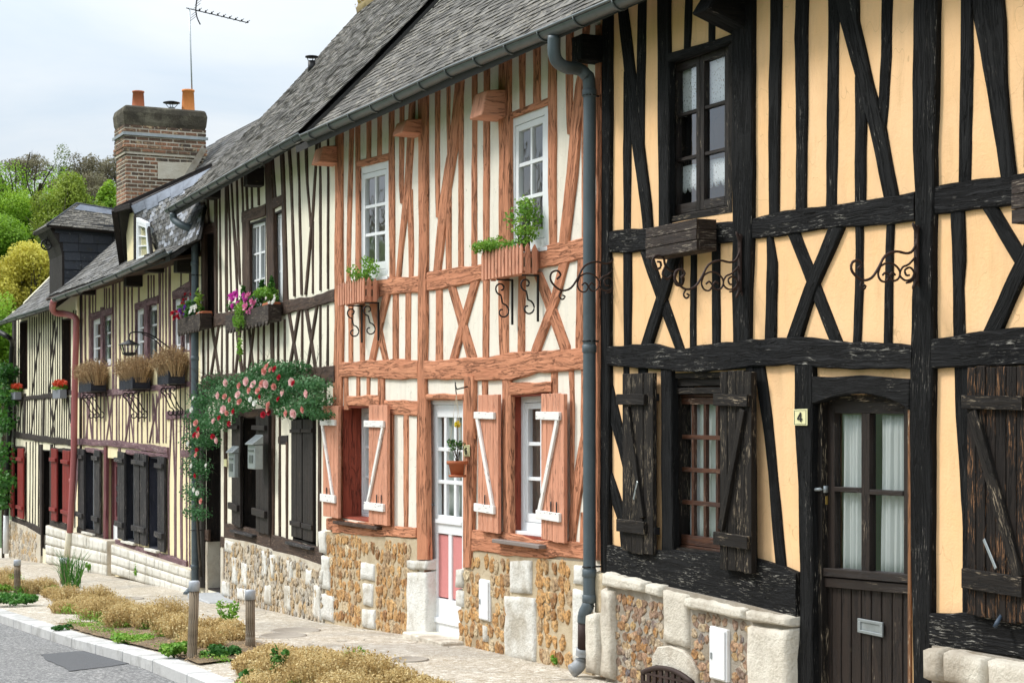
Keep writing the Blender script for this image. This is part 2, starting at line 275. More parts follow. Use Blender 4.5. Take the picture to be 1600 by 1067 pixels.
M = dict(
 blk=woodm('black_timber', (.0115, .0115, .012), (.0045, .0045, .0048), (.26, .24, .21), .10, .013, .75, 2.0, .18),
 blk_rail=woodm('black_flaking_timber', (.0095, .0095, .0105), (.004, .004, .0045), (.34, .32, .28), .55, .016, .75, 2.0, .18),
 blk_board=woodm('black_board', (.020, .016, .013), (.008, .006, .005), (.30, .24, .17), .75, .004, .7, 1, .2),
 blk_worn=woodm('worn_black_board', (.022, .016, .013), (.008, .006, .005), (.26, .13, .06), .95, .005, .7, 1, .2),
 frame_brown=woodm('brown_varnish', (.105, .040, .020), (.030, .012, .007), (.35, .25, .18), .5, .002, .45),
 frame_dark=woodm('dark_brown_frame', (.026, .016, .012), (.011, .007, .005), (.35, .28, .2), .2, .003, .55),
 org=woodm('terracotta_timber', (.66, .305, .175), (.50, .205, .115), (.17, .070, .040), .40, .012, .9, .9, .12),
 org_flat=woodm('terracotta_board', (.66, .315, .20), (.56, .25, .155), (.70, .50, .38), .25, .002, .75, .6, .25),
 red_jamb=woodm('red_jamb', (.36, .075, .040), (.25, .048, .026), (.5, .2, .12), .3, .003, .7),
 brn=woodm('brown_timber', (.105, .057, .035), (.030, .017, .012), (.26, .18, .12), .5, .006, .75),
 brn_dark=woodm('dark_brown_timber', (.022, .014, .011), (.010, .007, .006), (.12, .08, .05), .35, .003, .65),
 mauve=woodm('mauve_timber', (.235, .130, .145), (.115, .060, .070), (.42, .34, .32), .8, .006, .8),
 mauve_d=woodm('mauve_board', (.19, .055, .062), (.11, .035, .04), (.3, .2, .2), .5, .003, .75),
 grey_board=woodm('grey_black_board', (.036, .032, .034), (.014, .013, .014), (.22, .19, .17), .8, .004, .7),
 navy=woodm('navy_board', (.020, .022, .040), (.010, .011, .018), (.10, .09, .1), .4, .003, .6),
 far_dark=woodm('far_dark_timber', (.040, .026, .020), (.018, .012, .010), (.2, .15, .1), .4, .005, .75),
 red_shut=woodm('red_paint', (.27, .018, .016), (.16, .012, .011), (.4, .1, .09), .2, .002, .5),
 white=plainm('white_paint', (.80, .81, .82), .45, 0, .10, .001),
 white_old=peelm('peeling_white', (.80, .78, .74), (.16, .12, .10), .35),
 pink=plainm('pink_panel', (.62, .23, .22), .6, 0, .15),
 pl_och=plasterm('ochre_plaster', (.88, .54, .265), (.92, .60, .335), (.75, .47, .23), .004, 60),
 pl_org=plasterm('cream_plaster', (.80, .73, .61), (.87, .81, .71), (.58, .50, .37), .006, 75),
 pl_B=plasterm('pale_cream_plaster', (.82, .76, .60), (.85, .80, .67), (.66, .58, .42), .005, 60),
 pl_C=plasterm('yellow_plaster', (.82, .70, .42), (.85, .75, .50), (.7, .58, .33), .004, 60),
 pl_H=plasterm('far_cream_plaster', (.78, .72, .52), (.82, .76, .58), None, .004, 50),
 mortar=stonem('sandy_mortar', (.66, .56, .40), (.50, .40, .26), (.36, .27, .17), .01),
 mortar_w=stonem('pale_mortar', (.68, .63, .53), (.58, .52, .42), (.42, .34, .24), .012),
 mortar_g=stonem('grey_mortar', (.44, .40, .34), (.36, .32, .27), (.26, .21, .15), .012),
 lime=stonem('whitewashed_stone', (.84, .83, .79), (.74, .72, .66), (.44, .39, .31), .018),
 cream=stonem('cream_stone', (.78, .73, .63), (.66, .60, .50), (.38, .32, .25), .016),
 block=stonem('white_block', (.76, .74, .68), (.68, .65, .58), (.45, .42, .35), .006),
 flint=flintm('amber_flint', [(0, (.30, .14, .05)), (.25, (.58, .30, .10)), (.55, (.70, .42, .17)), (.75, (.40, .24, .12)), (1, (.78, .64, .42))]),
 flint_w=flintm('pale_flint', [(0, (.50, .36, .20)), (.3, (.60, .52, .40)), (.6, (.42, .40, .36)), (.8, (.62, .42, .20)), (1, (.72, .66, .56))]),
 flint_m=flintm('mixed_flint', [(0, (.45, .22, .07)), (.3, (.24, .17, .13)), (.5, (.50, .30, .18)), (.7, (.14, .13, .14)), (.85, (.55, .36, .16)), (1, (.50, .42, .32))]),
 slate=slatem('grey_slate', (.036, .032, .027), (.070, .063, .053), (.155, .143, .125), (.34, .30, .23), .8),
 slate_far=slatem('blue_slate', (.040, .037, .034), (.072, .068, .063), (.15, .147, .147), (.34, .31, .25), .8),
 slate_mix=slatem('patched_slate', (.030, .028, .026), (.06, .058, .055), (.36, .38, .44), (.40, .38, .33), .9),
 slate_blk=slatem('black_slate', (.018, .021, .028), (.028, .032, .042), (.045, .050, .062), (.24, .24, .23), .12),
 zinc=plainm('zinc', (.13, .145, .145), .42, .55, .35, .0008, 14),
 pipe=plainm('grey_pipe_paint', (.085, .11, .125), .5, .1, .5, .0008, 12),
 pipe_red=plainm('red_pipe', (.40, .13, .13), .5, 0, .25),
 pipe_cream=plainm('cream_pipe', (.62, .56, .42), .6, 0, .3),
 pvc=plainm('grey_plastic', (.30, .31, .32), .5, 0, .3),
 iron=plainm('black_iron', (.012, .011, .012), .5, .3, .2),
 rust=plainm('rusty_iron', (.034, .016, .012), .7, .2, .5, .002),
 terra=plainm('terracotta_pot', (.42, .12, .045), .75, 0, .3),
 terra_o=plainm('orange_clay', (.70, .24, .06), .75, 0, .25),
 galv=plainm('galvanised', (.34, .37, .38), .4, .5, .35, .001, 18),
 planter=woodm('planter_board', (.040, .024, .017), (.018, .011, .008), (.22, .18, .14), .9, .004, .7),
 plast_dark=plainm('dark_lead', (.03, .032, .036), .5, .3, .3),
 lead=plainm('lead_flashing', (.15, .17, .21), .7, .1, .8, .003, 7),
 post=woodm('weathered_post', (.33, .26, .18), (.15, .11, .075), (.45, .42, .36), .6, .006, .9),
 cap=plainm('grey_cap', (.42, .44, .47), .6, .2, .35),
 glass=glassm('window_glass'), glass_d=glassm('window_glass_old', (.97, .98, .98), 1.35),
 lace=clothm('lace', (.86, .88, .88), .3, 60), net=clothm('net_curtain', (.80, .82, .81), .35), cloth=clothm('curtain_cloth', (.74, .76, .72), .3),
 green=leafm('green_leaf', [(0, (.018, .075, .012)), (.5, (.05, .17, .025)), (1, (.14, .33, .05))]),
 lime_leaf=leafm('lime_leaf', [(0, (.08, .20, .02)), (.5, (.17, .36, .04)), (1, (.36, .52, .09))]),
 rose_leaf=leafm('rose_leaf', [(0, (.015, .060, .018)), (.4, (.04, .14, .04)), (.75, (.10, .24, .10)), (1, (.30, .44, .26))]),
 dry=leafm('dry_stem', [(0, (.20, .12, .05)), (.35, (.48, .34, .14)), (.7, (.68, .52, .25)), (1, (.82, .72, .42))], .25, .9),
 dry_br=leafm('dry_brown_stem', [(0, (.16, .10, .06)), (.5, (.42, .28, .15)), (1, (.62, .46, .27))], .2, .9),
 bark=woodm('bark', (.12, .09, .06), (.05, .04, .03), (.2, .18, .14), .5, .02, .95),
 yel=plainm('enamel_plate', (.78, .74, .42), .35, 0, .05), ink=plainm('black_ink', (.02, .02, .02), .5),
 dark=plainm('dark_interior', (.03, .028, .026), .9),
 bedsoil=stonem('bed_soil', (.20, .15, .10), (.13, .095, .06), (.30, .22, .13), .02),
)
def flowerm(name, c, c2): return leafm(name, [(0, c), (1, c2)], .3, .6)
M['f_pink'] = flowerm('pink_petal', (.68, .16, .36), (.85, .35, .55)); M['f_mag'] = flowerm('magenta_petal', (.55, .04, .38), (.75, .10, .55))
M['f_red'] = flowerm('red_petal', (.38, .008, .025), (.60, .02, .05)); M['f_white'] = flowerm('white_petal', (.75, .76, .70), (.88, .88, .85))
M['f_vio'] = flowerm('violet_petal', (.12, .02, .28), (.25, .05, .45)); M['f_yel'] = flowerm('yellow_petal', (.75, .60, .03), (.85, .78, .10))
M['f_salm'] = flowerm('salmon_petal', (.62, .20, .17), (.82, .46, .40)); M['f_pale'] = flowerm('pale_pink_petal', (.80, .48, .48), (.90, .68, .66))
M['f_orange'] = flowerm('orange_red_petal', (.60, .05, .02), (.75, .15, .05))
def wob(seed):
    q = random.Random(seed); ph = [(q.uniform(2, 5), q.uniform(0, 6)), (q.uniform(6, 11), q.uniform(0, 6)), (q.uniform(15, 26), q.uniform(0, 6))]
    return lambda t: .5*math.sin(t*ph[0][0]+ph[0][1])+.3*math.sin(t*ph[1][0]+ph[1][1])+.2*math.sin(t*ph[2][0]+ph[2][1])
TC = [0]
def timber_mb(rows, p, amp=.006, step=.07, back=.02):
    """rows: pairs of edge points (a, z) down the length of the timber"""
    TC[0] += 1; s1, s2, s3 = wob(TC[0]*3+1), wob(TC[0]*3+2), wob(TC[0]*3+3)
    pts = []; T = 0
    for i, ((l0, r0), (l1, r1)) in enumerate(zip(rows, rows[1:])):
        n = max(1, int(((l0+r0)/2-(l1+r1)/2).length/step))
        for k in range(n+(1 if i == len(rows)-2 else 0)):
            t = k/n; pts.append((lerp(l0, l1, t), lerp(r0, r1, t)))
    D = ((pts[-1][0]+pts[-1][1])-(pts[0][0]+pts[0][1])).normalized()
    mb = MB(); vs = []; t = 0; pj = p+R.uniform(-.0025, .0025); prev = None
    for i, (l, r) in enumerate(pts):
        c = (l+r)/2
        if prev is not None: t += (c-prev).length
        prev = c; e = (r-l); w = e.length; e = e/w if w else e
        l2 = l+e*(s1(t)*amp); r2 = r+e*(s2(t)*amp); w = (r2-l2).length; b = min(.008, w*.18); q = pj+.0035*s3(t)
        for (pt, o) in ((l2, -back), (l2, q-b), (l2+e*b, q), ((l2+r2)/2, q+.002), (r2-e*b, q), (r2, q-b), (r2, -back)):
            vs.append(Vector((pt.x, -o, pt.z)))
    n = 7; m = len(pts); fs = [(k*n+j, k*n+j+1, (k+1)*n+j+1, (k+1)*n+j) for k in range(m-1) for j in range(n-1)]
    fs += [tuple(range(n)), tuple((m-1)*n+j for j in range(n))[::-1]]
    fs += [((k)*n, (k+1)*n, (k+1)*n+n-1, k*n+n-1) for k in range(m-1)]
    mb.add(vs, fs, D, R.random()); return mb
class House:
    def __init__(s, fr, root, wood): s.fr = fr; s.o = root; s.wood = wood
    def V(s, name, rows, p=.02, mat=None, amp=.006):      # upright or leaning timber: rows of (x left, x right, y)
        rr = [(s.fr.L(a, y, p), s.fr.L(b, y, p)) for a, b, y in rows]
        return part(name, timber_mb(rr, p, amp), mat or s.wood, s.o)
    def H(s, name, cols, p=.026, mat=None, amp=.010, back=.02):      # rail: columns of (x, y top, y bottom)
        rr = [(s.fr.L(x, a, p), s.fr.L(x, b, p)) for x, a, b in cols]
        return part(name, timber_mb(rr, p, amp, back=back), mat or s.wood, s.o)
    def wall(s, a0, a1, z0, z1, holes, mat, thick=.22, name='wall', y0=0.0, parent=None):
        xs = sorted({a0, a1} | {min(max(h[i], a0), a1) for h in holes for i in (0, 1)}); zs = sorted({z0, z1} | {min(max(h[i], z0), z1) for h in holes for i in (2, 3)})
        ins = lambda x, z: a0 < x < a1 and z0 < z < z1 and not any(h[0] < x < h[1] and h[2] < z < h[3] for h in holes)
        mb = MB(); y1 = y0+thick
        for i in range(len(xs)-1):
            for j in range(len(zs)-1):
                cx, cz = (xs[i]+xs[i+1])/2, (zs[j]+zs[j+1])/2
                if not ins(cx, cz): continue
                x, X, z, Z = xs[i], xs[i+1], zs[j], zs[j+1]
                mb.add([(x, y0, z), (X, y0, z), (X, y0, Z), (x, y0, Z)], [(0, 1, 2, 3)], r=.5); mb.add([(x, y1, z), (X, y1, z), (X, y1, Z), (x, y1, Z)], [(3, 2, 1, 0)], r=.5)
                e = 1e-4
                if not ins(x-e, cz): mb.add([(x, y0, z), (x, y1, z), (x, y1, Z), (x, y0, Z)], [(3, 2, 1, 0)], r=.5)
                if not ins(X+e, cz): mb.add([(X, y0, z), (X, y1, z), (X, y1, Z), (X, y0, Z)], [(0, 1, 2, 3)], r=.5)
                if not ins(cx, z-e): mb.add([(x, y0, z), (X, y0, z), (X, y1, z), (x, y1, z)], [(0, 3, 2, 1)], r=.5)
                if not ins(cx, Z+e): mb.add([(x, y0, Z), (X, y0, Z), (X, y1, Z), (x, y1, Z)], [(0, 1, 2, 3)], r=.5)
        return part(name, mb, mat, parent or s.o, recalc=False)
    def shell(s, a0, a1, z0, zw, prof, mat, off=.02):    # party walls, floor and back wall: prof = roof profile (y, z)
        mb = MB(); yb = prof[-1][0]; top = [(y, z-.06) for y, z in prof if y > .25]; zf = pw(prof, .22)-.06
        for a in (a0+off, a1-off-.16):
            pts = [(a, .221, z0), (a, .221, zf)]+[(a, y, z) for y, z in top]+[(a, yb, z0)]
            n = len(pts); vs = [Vector(q) for q in pts]+[Vector(q)+Vector((.16, 0, 0)) for q in pts]
            mb.add(vs, [tuple(range(n)), tuple(range(n, 2*n))[::-1]]+[(i, (i+1) % n, n+(i+1) % n, n+i) for i in range(n)], (0, 0, 1), .5)
        mb.box(a0+off+.161, a1-off-.161, yb-.2, yb-.04, z0, top[-1][1])
        part('side_wall', mb, mat, s.o)
        m2 = MB(); zm = z0+2.35; m2.box(a0+off+.165, a1-off-.165, .24, yb-.21, zm, zm+.15); part('inner_floor', m2, M['dark'], s.o)

def hole(q, grow=0.0):
    xs = [c.x for c in q.c]; zs = [c.z for c in q.c]
    a0 = (q.c[0].x+q.c[3].x)/2; a1 = (q.c[1].x+q.c[2].x)/2; z1 = (q.c[0].z+q.c[1].z)/2; z0 = (q.c[2].z+q.c[3].z)/2
    return (a0-grow, a1+grow, z0-grow, z1+grow)

def reveal(parent, q, depth, mat, t=.012, name='jamb'):
    """lining boards of an opening; q lies in the wall face"""
    mb = MB(); u = t/q.w; v = t/q.h
    q.box(mb, -.002, u, 0, 1, -depth, .004); q.box(mb, 1-u, 1.002, 0, 1, -depth, .004); q.box(mb, u, 1-u, 0, v, -depth, .003); q.box(mb, u, 1-u, 1-v, 1, -depth, .003)
    return part(name, mb, mat, parent)
def window(parent, q, cols=2, rows=3, leaves=2, fw=.045, sw=.04, mw=.022, mat=None, smat=None, glass=None, sill=None, label=None, name='window', th=.05):
    """q: outer edge of the window frame, standing at its own depth"""
    mat = mat or M['white']; smat = smat or mat; glass = glass or M['glass']
    fb = MB(); u = fw/q.w; v = fw/q.h
    q.box(fb, 0, u, 0, 1, -th, .012); q.box(fb, 1-u, 1, 0, 1, -th, .012); q.box(fb, u, 1-u, 0, v, -th, .010); q.box(fb, u, 1-u, 1-v, 1, -th, .014)
    w = part(name, fb, mat, parent, .003, label)
    n = leaves; L = (1-2*u)/n; g = .003/q.w
    for k in range(n):
        sb = MB(); a = u+k*L+g; b = u+(k+1)*L-g; s = sw/q.w; sv = sw/q.h; t0, t1 = v+.004, 1-v-.004
        q.box(sb, a, a+s, t0, t1, -th*.8, .004); q.box(sb, b-s, b, t0, t1, -th*.8, .004); q.box(sb, a+s, b-s, t0, t0+sv, -th*.8, .003); q.box(sb, a+s, b-s, t1-sv*1.4, t1, -th*.8, .005)
        ia, ib, ja, jb = a+s, b-s, t0+sv, t1-sv*1.4
        for c in range(1, cols):
            x = lerp(ia, ib, c/cols); q.box(sb, x-mw/2/q.w, x+mw/2/q.w, ja, jb, -.032, -.004)
        for r_ in range(1, rows):
            y = lerp(ja, jb, r_/rows); q.box(sb, ia, ib, y-mw/2/q.h, y+mw/2/q.h, -.034, -.002)
        part('sash', sb, smat, w, .002)
        gb = MB(); gb.add([q.p(ia, ja, -.02), q.p(ib, ja, -.02), q.p(ib, jb, -.02), q.p(ia, jb, -.02)], [(3, 2, 1, 0)])
        part('pane', gb, glass, w, recalc=False)
    if sill:
        kb = MB(); q.box(kb, -.05, 1.05, 1.0, 1+.03/q.h, -.05, sill); part('sill', kb, mat, w, .004)
    return w
def curtain(q, u0, u1, v0, v1, off, mat, label, cat='curtain', group=None, folds=7, amp=.018, fr=None, scallop=0, name='curtain'):
    mb = MB(); n = folds*6; ph = R.uniform(0, 6); rows = 8; vs = []
    for j in range(rows+1):
        for i in range(n+1):
            t = i/n; o = off+amp*(.62*math.sin(t*folds*6.283+ph+.9*math.sin(t*9+ph)+.3*math.sin(j*.7))+.38*math.sin(t*folds*2.7+ph*2))*(.4+.6*j/rows)
            vv = lerp(v0, v1, j/rows)
            if scallop and j == rows: vv += scallop*abs(math.sin(t*folds*3.1416))
            vs.append(q.p(lerp(u0, u1, t), vv, o))
    mb.add(vs, [(j*(n+1)+i, j*(n+1)+i+1, (j+1)*(n+1)+i+1, (j+1)*(n+1)+i) for j in range(rows) for i in range(n)], (0, 0, 1), .5, True)
    o = single(name, label, cat, mb, mat, fr, q.p(.5*(u0+u1), v1, off), group, recalc=False)
    md = o.modifiers.new('th', 'SOLIDIFY'); md.thickness = .0015
    return o
def shutter(parent, q, boards=4, th=.032, mat=None, bmat=None, batt=((.12, .17), (.84, .90)), bt=.025, over=(-.03, 1.0), diag=None, dm=None, label=None, hooks=None, out=.0):
    """q lies in the plane of the back of the leaf"""
    mb = MB(); rr = [(k+R.uniform(-.08, .08) if 0 < k < boards else k)/boards for k in range(boards+1)]
    for k in range(boards):
        q.box(mb, rr[k]+.006, rr[k+1]-.006, R.uniform(-.004, .004), 1+R.uniform(-.005, .005), out, out+th+R.uniform(-.002, .002))
    s = part('shutter', mb, mat, parent, .003, label)
    for (v0, v1) in batt:
        bb = MB(); q.box(bb, over[0], over[1], v0, v1, out+th, out+th+bt); part('batten', bb, bmat or mat, s, .003)
    if diag:
        (ua, va, ub, vb) = diag; db = MB(); w = (dm or .05)
        p0, p1 = q.p(ua, va, out+th+bt*.42), q.p(ub, vb, out+th+bt*.42)
        db.beam(p0, p1, w, bt*.84, q.n); part('diagonal_brace', db, bmat or mat, s, .003)
    if hooks:
        hb = MB()
        for (u, v) in hooks:
            c = q.p(u, v, out+th+.012); hb.tube([c+Vector((0, 0, .035)), c, c+Vector((0, 0, -.045)), c+Vector((.012, -.012, -.055))], .006, 6)
        part('hook', hb, M['iron'], s)
    return s
def block(parent, q, o0=-.06, o1=.03, mat=None, name='stone_block', amp=.008, rnd_=.03, n=7):
    mb = MB(); sd = TC[0] = TC[0]+1; w1, w2 = wob(sd*5), wob(sd*5+1); vs = []
    nu = max(3, min(12, int(q.w/.05))); nv = max(3, min(16, int(q.h/.05)))
    ru, rv = min(.3, rnd_/q.w), min(.3, rnd_/q.h)
    us = [0, ru*.35, ru]+[lerp(ru, 1-ru, k/nu) for k in range(1, nu)]+[1-ru, 1-ru*.35, 1]; vv = [0, rv*.35, rv]+[lerp(rv, 1-rv, k/nv) for k in range(1, nv)]+[1-rv, 1-rv*.35, 1]
    for v in vv:
        for u in us:
            eu = min(u, 1-u)/ru; ev = min(v, 1-v)/rv; e = min(1, eu)*min(1, ev)
            o = o0+(o1-o0)*math.sqrt(max(0, 1-(1-min(1, eu))**2))*math.sqrt(max(0, 1-(1-min(1, ev))**2))
            du = amp*w1(v*q.h*4)/q.w if u in (0, 1) or eu < 1 else 0; dv = amp*w2(u*q.w*4)/q.h if ev < 1 else 0
            vs.append(q.p(u+du, v+dv, o+(amp*.7*math.sin(u*q.w*23+sd)*math.sin(v*q.h*19+sd*2)+R.uniform(-.002, .002))*e))
    m = len(us); mb.add(vs, [(j*m+i, j*m+i+1, (j+1)*m+i+1, (j+1)*m+i) for j in range(len(vv)-1) for i in range(m-1)], (0, 0, 1), R.random(), True)
    return part(name, mb, mat, parent, recalc=False)
ICO = None
def ico():
    global ICO
    if ICO is None:
        bm = bmesh.new(); bmesh.ops.create_icosphere(bm, subdivisions=2, radius=1); ICO = ([v.co.copy() for v in bm.verts], [tuple(v.index for v in f.verts) for f in bm.faces]); bm.free()
    return ICO
def flints(parent, q, sw=.075, sh=.085, mat=None, o=.0, r=.035, skip=(), jit=.25, name='flint_facing', fill=.94, avoid=()):
    """rows of knapped flints set in the mortar over the quadrilateral q"""
    mb = MB(); V_, F_ = ico(); rows = max(1, int(q.h/sh)); 
    for j in range(rows):
        nc = max(1, int(q.w/sw)); sh_ = R.uniform(0, .5)
        for i in range(nc):
            if R.random() > fill: continue
            u = (i+.5+R.uniform(-jit, jit)*.6)/nc; v = (j+.5+R.uniform(-jit, jit)*.4)/rows
            c = q.p(u, v, o)
            if any(a[0]-.02 < c.x < a[1]+.02 and a[2]-.02 < c.z < a[3]+.02 for a in avoid): continue
            sx, sz, sy = sw*R.choice((.62, .5, .45, .36))*R.uniform(.85, 1.15), sh*R.uniform(.36, .56), r*R.uniform(.7, 1.15); an = R.uniform(-.35, .35); k1, k2, k3 = R.uniform(2, 5), R.uniform(2, 5), R.uniform(0, 6)
            ca, sa = math.cos(an), math.sin(an); vs = []; kb_ = 1.28 if jit > .5 else 1.16; sx *= kb_; sz *= kb_
            for w in V_:
                m = 1+.26*math.sin(w.x*k1+k3)*math.cos(w.z*k2+k3)+R.uniform(-.13, .11)
                x, z = w.x*sx*m, w.z*sz*m; y = max(-.42, w.y)*sy*m; vs.append(c+Vector((x*ca-z*sa, y, x*sa+z*ca)))
            mb.add(vs, F_, (0, 0, 1), R.random(), False)
    return part(name, mb, mat, parent, recalc=False)
def plinth_body(parent, pts_top, pts_bot, fr, out, mat, name='mortar_bed', thick=.3):
    """pts: picture points along the top, along the bottom; the front face stands 'out' metres off the wall"""
    t = [fr.L(x, y, out) for x, y in pts_top]; b = [fr.L(x, y, out) for x, y in pts_bot]
    for p in b: p.z -= .10
    mb = MB(); mb.prism(t+b[::-1], -out, thick-out); return part(name, mb, mat, parent)
def slates(parent, prof, a0, a1, mat, tw=.16, ex=.085, seed=1, z_off=0.0, name='slates', jit=.5, aoff=None, clip=None, th=.009):
    q = random.Random(seed); mb = MB(); seg = []; 
    for (y0, z0), (y1, z1) in zip(prof, prof[1:]): seg.append((y0, z0, y1, z1, math.hypot(y1-y0, z1-z0)))
    tot = sum(s[4] for s in seg)
    def at(d):
        for y0, z0, y1, z1, L in seg:
            if d <= L or (y0, z0, y1, z1, L) == seg[-1]: return y0+(y1-y0)*d/L, z0+(z1-z0)*d/L, (y1-y0)/L, (z1-z0)/L
            d -= L
    d = -ex*.5; row = 0
    while d < tot:
        y, z, dy, dz = at(max(0, d)); y2, z2, _, _ = at(min(tot, d+ex*1.9)); n = (-dz, dy)   # outward normal in (y, z)
        x = a0-(row % 2)*tw/2
        while x < a1:
            w = tw*q.uniform(.8, 1.2); xa, xb = max(a0, x+.003), min(a1, x+w-.003); x += w
            if xb-xa < .02: continue
            if clip and not clip((xa+xb)/2, y): continue
            l = q.uniform(-.012, .012)*jit; up = q.uniform(.004, .016)*jit+.010; tl = q.uniform(-.007, .007)*jit
            za = lambda yy, zz, o, k: (yy+n[0]*o-dy*k, zz+n[1]*o-dz*k)
            v = []
            for (X, t) in ((xa, tl), (xb, -tl)):
                p = za(y, z, up+z_off+t, l); v.append(Vector((X, p[0], p[1]))); 
                p = za(y2, z2, .004+z_off, 0); v.append(Vector((X, p[0], p[1])))
            w4 = [p+Vector((0, -n[0]*th, -n[1]*th)) for p in v]
            mb.add([v[0], v[2], v[3], v[1], w4[0], w4[2]], [(0, 1, 2, 3), (0, 4, 5, 1), (0, 3, 4)[:3], (1, 5, 2)[:3]], (0, 0, 1), q.random())
        d += ex; row += 1
    return part(name, mb, mat, parent, recalc=False)
def roof_deck(parent, prof, a0, a1, mat, th=.05, name='roof_deck'):
    mb = MB(); up = [(y, z-.012) for y, z in prof]; dn = [(y+.01, z-.012-th) for y, z in prof]; n = len(prof); ring = up+dn[::-1]; m = len(ring)
    vs = [Vector((a0, y, z)) for y, z in ring]+[Vector((a1, y, z)) for y, z in ring]
    fs = [(i, i+1, 2*n-2-i, 2*n-1-i) for i in range(n-1)]; fs += [tuple(m+k for k in f)[::-1] for f in fs]; fs += [(i, (i+1) % m, m+(i+1) % m, m+i) for i in range(m)]
    mb.add(vs, fs, (1, 0, 0), .5); return part(name, mb, mat, parent)
def gutter(parent_fr, pts, rad, mat, strap, label, name='gutter', group=None, gap=.55):
    pts = [Vector(p) for p in pts]; t = thing(name, label, 'gutter', parent_fr, pts[0], group); mb = MB(); n = 9; vs = []
    for p in pts:
        for j in range(n): an = math.pi*j/(n-1); vs.append(p+Vector((0, -math.cos(an)*rad, -math.sin(an)*rad)))
        for j in range(n): an = math.pi*(1-j/(n-1)); vs.append(p+Vector((0, -math.cos(an)*(rad-.006), -math.sin(an)*(rad-.006))))
    k = 2*n; fs = [(i*k+j, i*k+(j+1) % k, (i+1)*k+(j+1) % k, (i+1)*k+j) for i in range(len(pts)-1) for j in range(k)]
    fs += [tuple(range(n)), tuple((len(pts)-1)*k+j for j in range(n))[::-1]]
    mb.add(vs, fs, (1, 0, 0), .5, True); part('trough', mb, mat, t)
    m2 = MB(); m2.tube([p+Vector((0, -rad-.004, 0)) for p in pts], .011, 7); part('lip', m2, strap, t)
    tot = sum((b-a).length for a, b in zip(pts, pts[1:])); d = .25
    while d < tot:
        e = d
        for a, b in zip(pts, pts[1:]):
            if e <= (b-a).length: c = lerp(a, b, e/(b-a).length); break
            e -= (b-a).length
        m3 = MB(); m3.tube([c+Vector((0, -math.cos(math.pi*j/8)*(rad+.007), -math.sin(math.pi*j/8)*(rad+.007))) for j in range(9)], .008, 6)
        part('strap', m3, strap, t); d += gap
    return t
def pipe(fr, pts, rad, mat, label, collars=(), brackets=(), extra=(), name='downpipe', cat='downpipe', group=None):
    pts = [Vector(p) for p in pts]; t = thing(name, label, cat, fr, pts[-1], group)
    mb = MB(); mb.tube(smooth(pts, 4), rad, 12); part('pipe', mb, mat, t)
    for z, xy in collars:
        m = MB(); m.tube([(xy[0], xy[1], z-.03), (xy[0], xy[1], z-.025), (xy[0], xy[1], z+.025), (xy[0], xy[1], z+.03)], [rad, rad*1.13, rad*1.13, rad], 12); part('collar', m, mat, t)
    for z, xy in brackets:
        m = MB(); m.tube([(xy[0]+math.cos(k*.6)*(rad*1.06), xy[1]+math.sin(k*.6)*rad*1.06, z) for k in range(11)], .006, 5); m.tube([(xy[0], xy[1]+rad, z), (xy[0]+.02, .01, z)], .007, 5); part('bracket', m, M['iron'], t)
    for nm, ps, r, mt in extra:
        m = MB(); m.tube(smooth([Vector(p) for p in ps], 3), r, 12); part(nm, m, mt, t)
    return t
def smooth(pts, k=4):
    pts = [Vector(p) for p in pts]
    if len(pts) < 3 or k < 2: return pts
    o = []
    for i in range(len(pts)-1):
        a = pts[max(0, i-1)]; b = pts[i]; c = pts[i+1]; d = pts[min(len(pts)-1, i+2)]
        for j in range(k):
            t = j/k; o.append(.5*((2*b)+(c-a)*t+(2*a-5*b+4*c-d)*t*t+(3*b-a-3*c+d)*t*t*t))
    return o+[pts[-1]]
def spiral(c, r0, turns, a0, ex, ez, n=20, shrink=.25):
    """flat spiral in the plane spanned by ex and ez, from the outside in"""
    c = Vector(c); o = []
    for k in range(n+1):
        t = k/n; r = r0*(1-(1-shrink)*t); an = a0+turns*2*math.pi*t; o.append(c+Vector(ex)*(math.cos(an)*r)+Vector(ez)*(math.sin(an)*r))
    return o

# ---------- plants
def rdir(q):
    while True:
        v = Vector((q.uniform(-1, 1), q.uniform(-1, 1), q.uniform(-1, 1)))
        if .1 < v.length < 1: return v.normalized()
def leaves(mb, c, rad, n, size, q, shell=.5, flat=.0, rr=(0, 1), asp=.5):
    c = Vector(c); base = q.uniform(*rr)
    for _ in range(n):
        d = rdir(q); k = q.uniform(shell, 1)**.7; p = c+Vector((d.x*rad[0], d.y*rad[1], d.z*rad[2]))*k
        x = rdir(q); nrm = (d*.8+rdir(q)+Vector((0, 0, flat))).normalized(); y = nrm.cross(x)
        if y.length < .1: continue
        y.normalize(); x = y.cross(nrm); s = size*q.uniform(.6, 1.3)
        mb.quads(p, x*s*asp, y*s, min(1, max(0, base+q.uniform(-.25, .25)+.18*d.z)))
def bloom(mb, c, rad, q, dirv=None, petals=14):
    c = Vector(c); d0 = (dirv or rdir(q)).normalized()
    for ring in range(3):
        n = max(4, petals//3); rr = rad*(1-.28*ring)
        for k in range(n):
            an = 6.283*(k/n)+ring*.5+q.uniform(-.2, .2); x = d0.cross(Vector((.3, .2, .9))).normalized(); y = d0.cross(x); e = x*math.cos(an)+y*math.sin(an)
            s = e.cross(d0); p = c+e*rr*.5+d0*rad*(.15+.2*ring)
            up = (d0*(.5+.4*ring)+e*(1-.3*ring)).normalized()
            mb.add([p-s*rr*.35-up*rr*.4, p+s*rr*.35-up*rr*.4, p+s*rr*.42+up*rr*.35, p+up*rr*.55, p-s*rr*.42+up*rr*.35], [(0, 1, 2, 3, 4)], (0, 0, 1), min(1, q.uniform(.1, .9)))
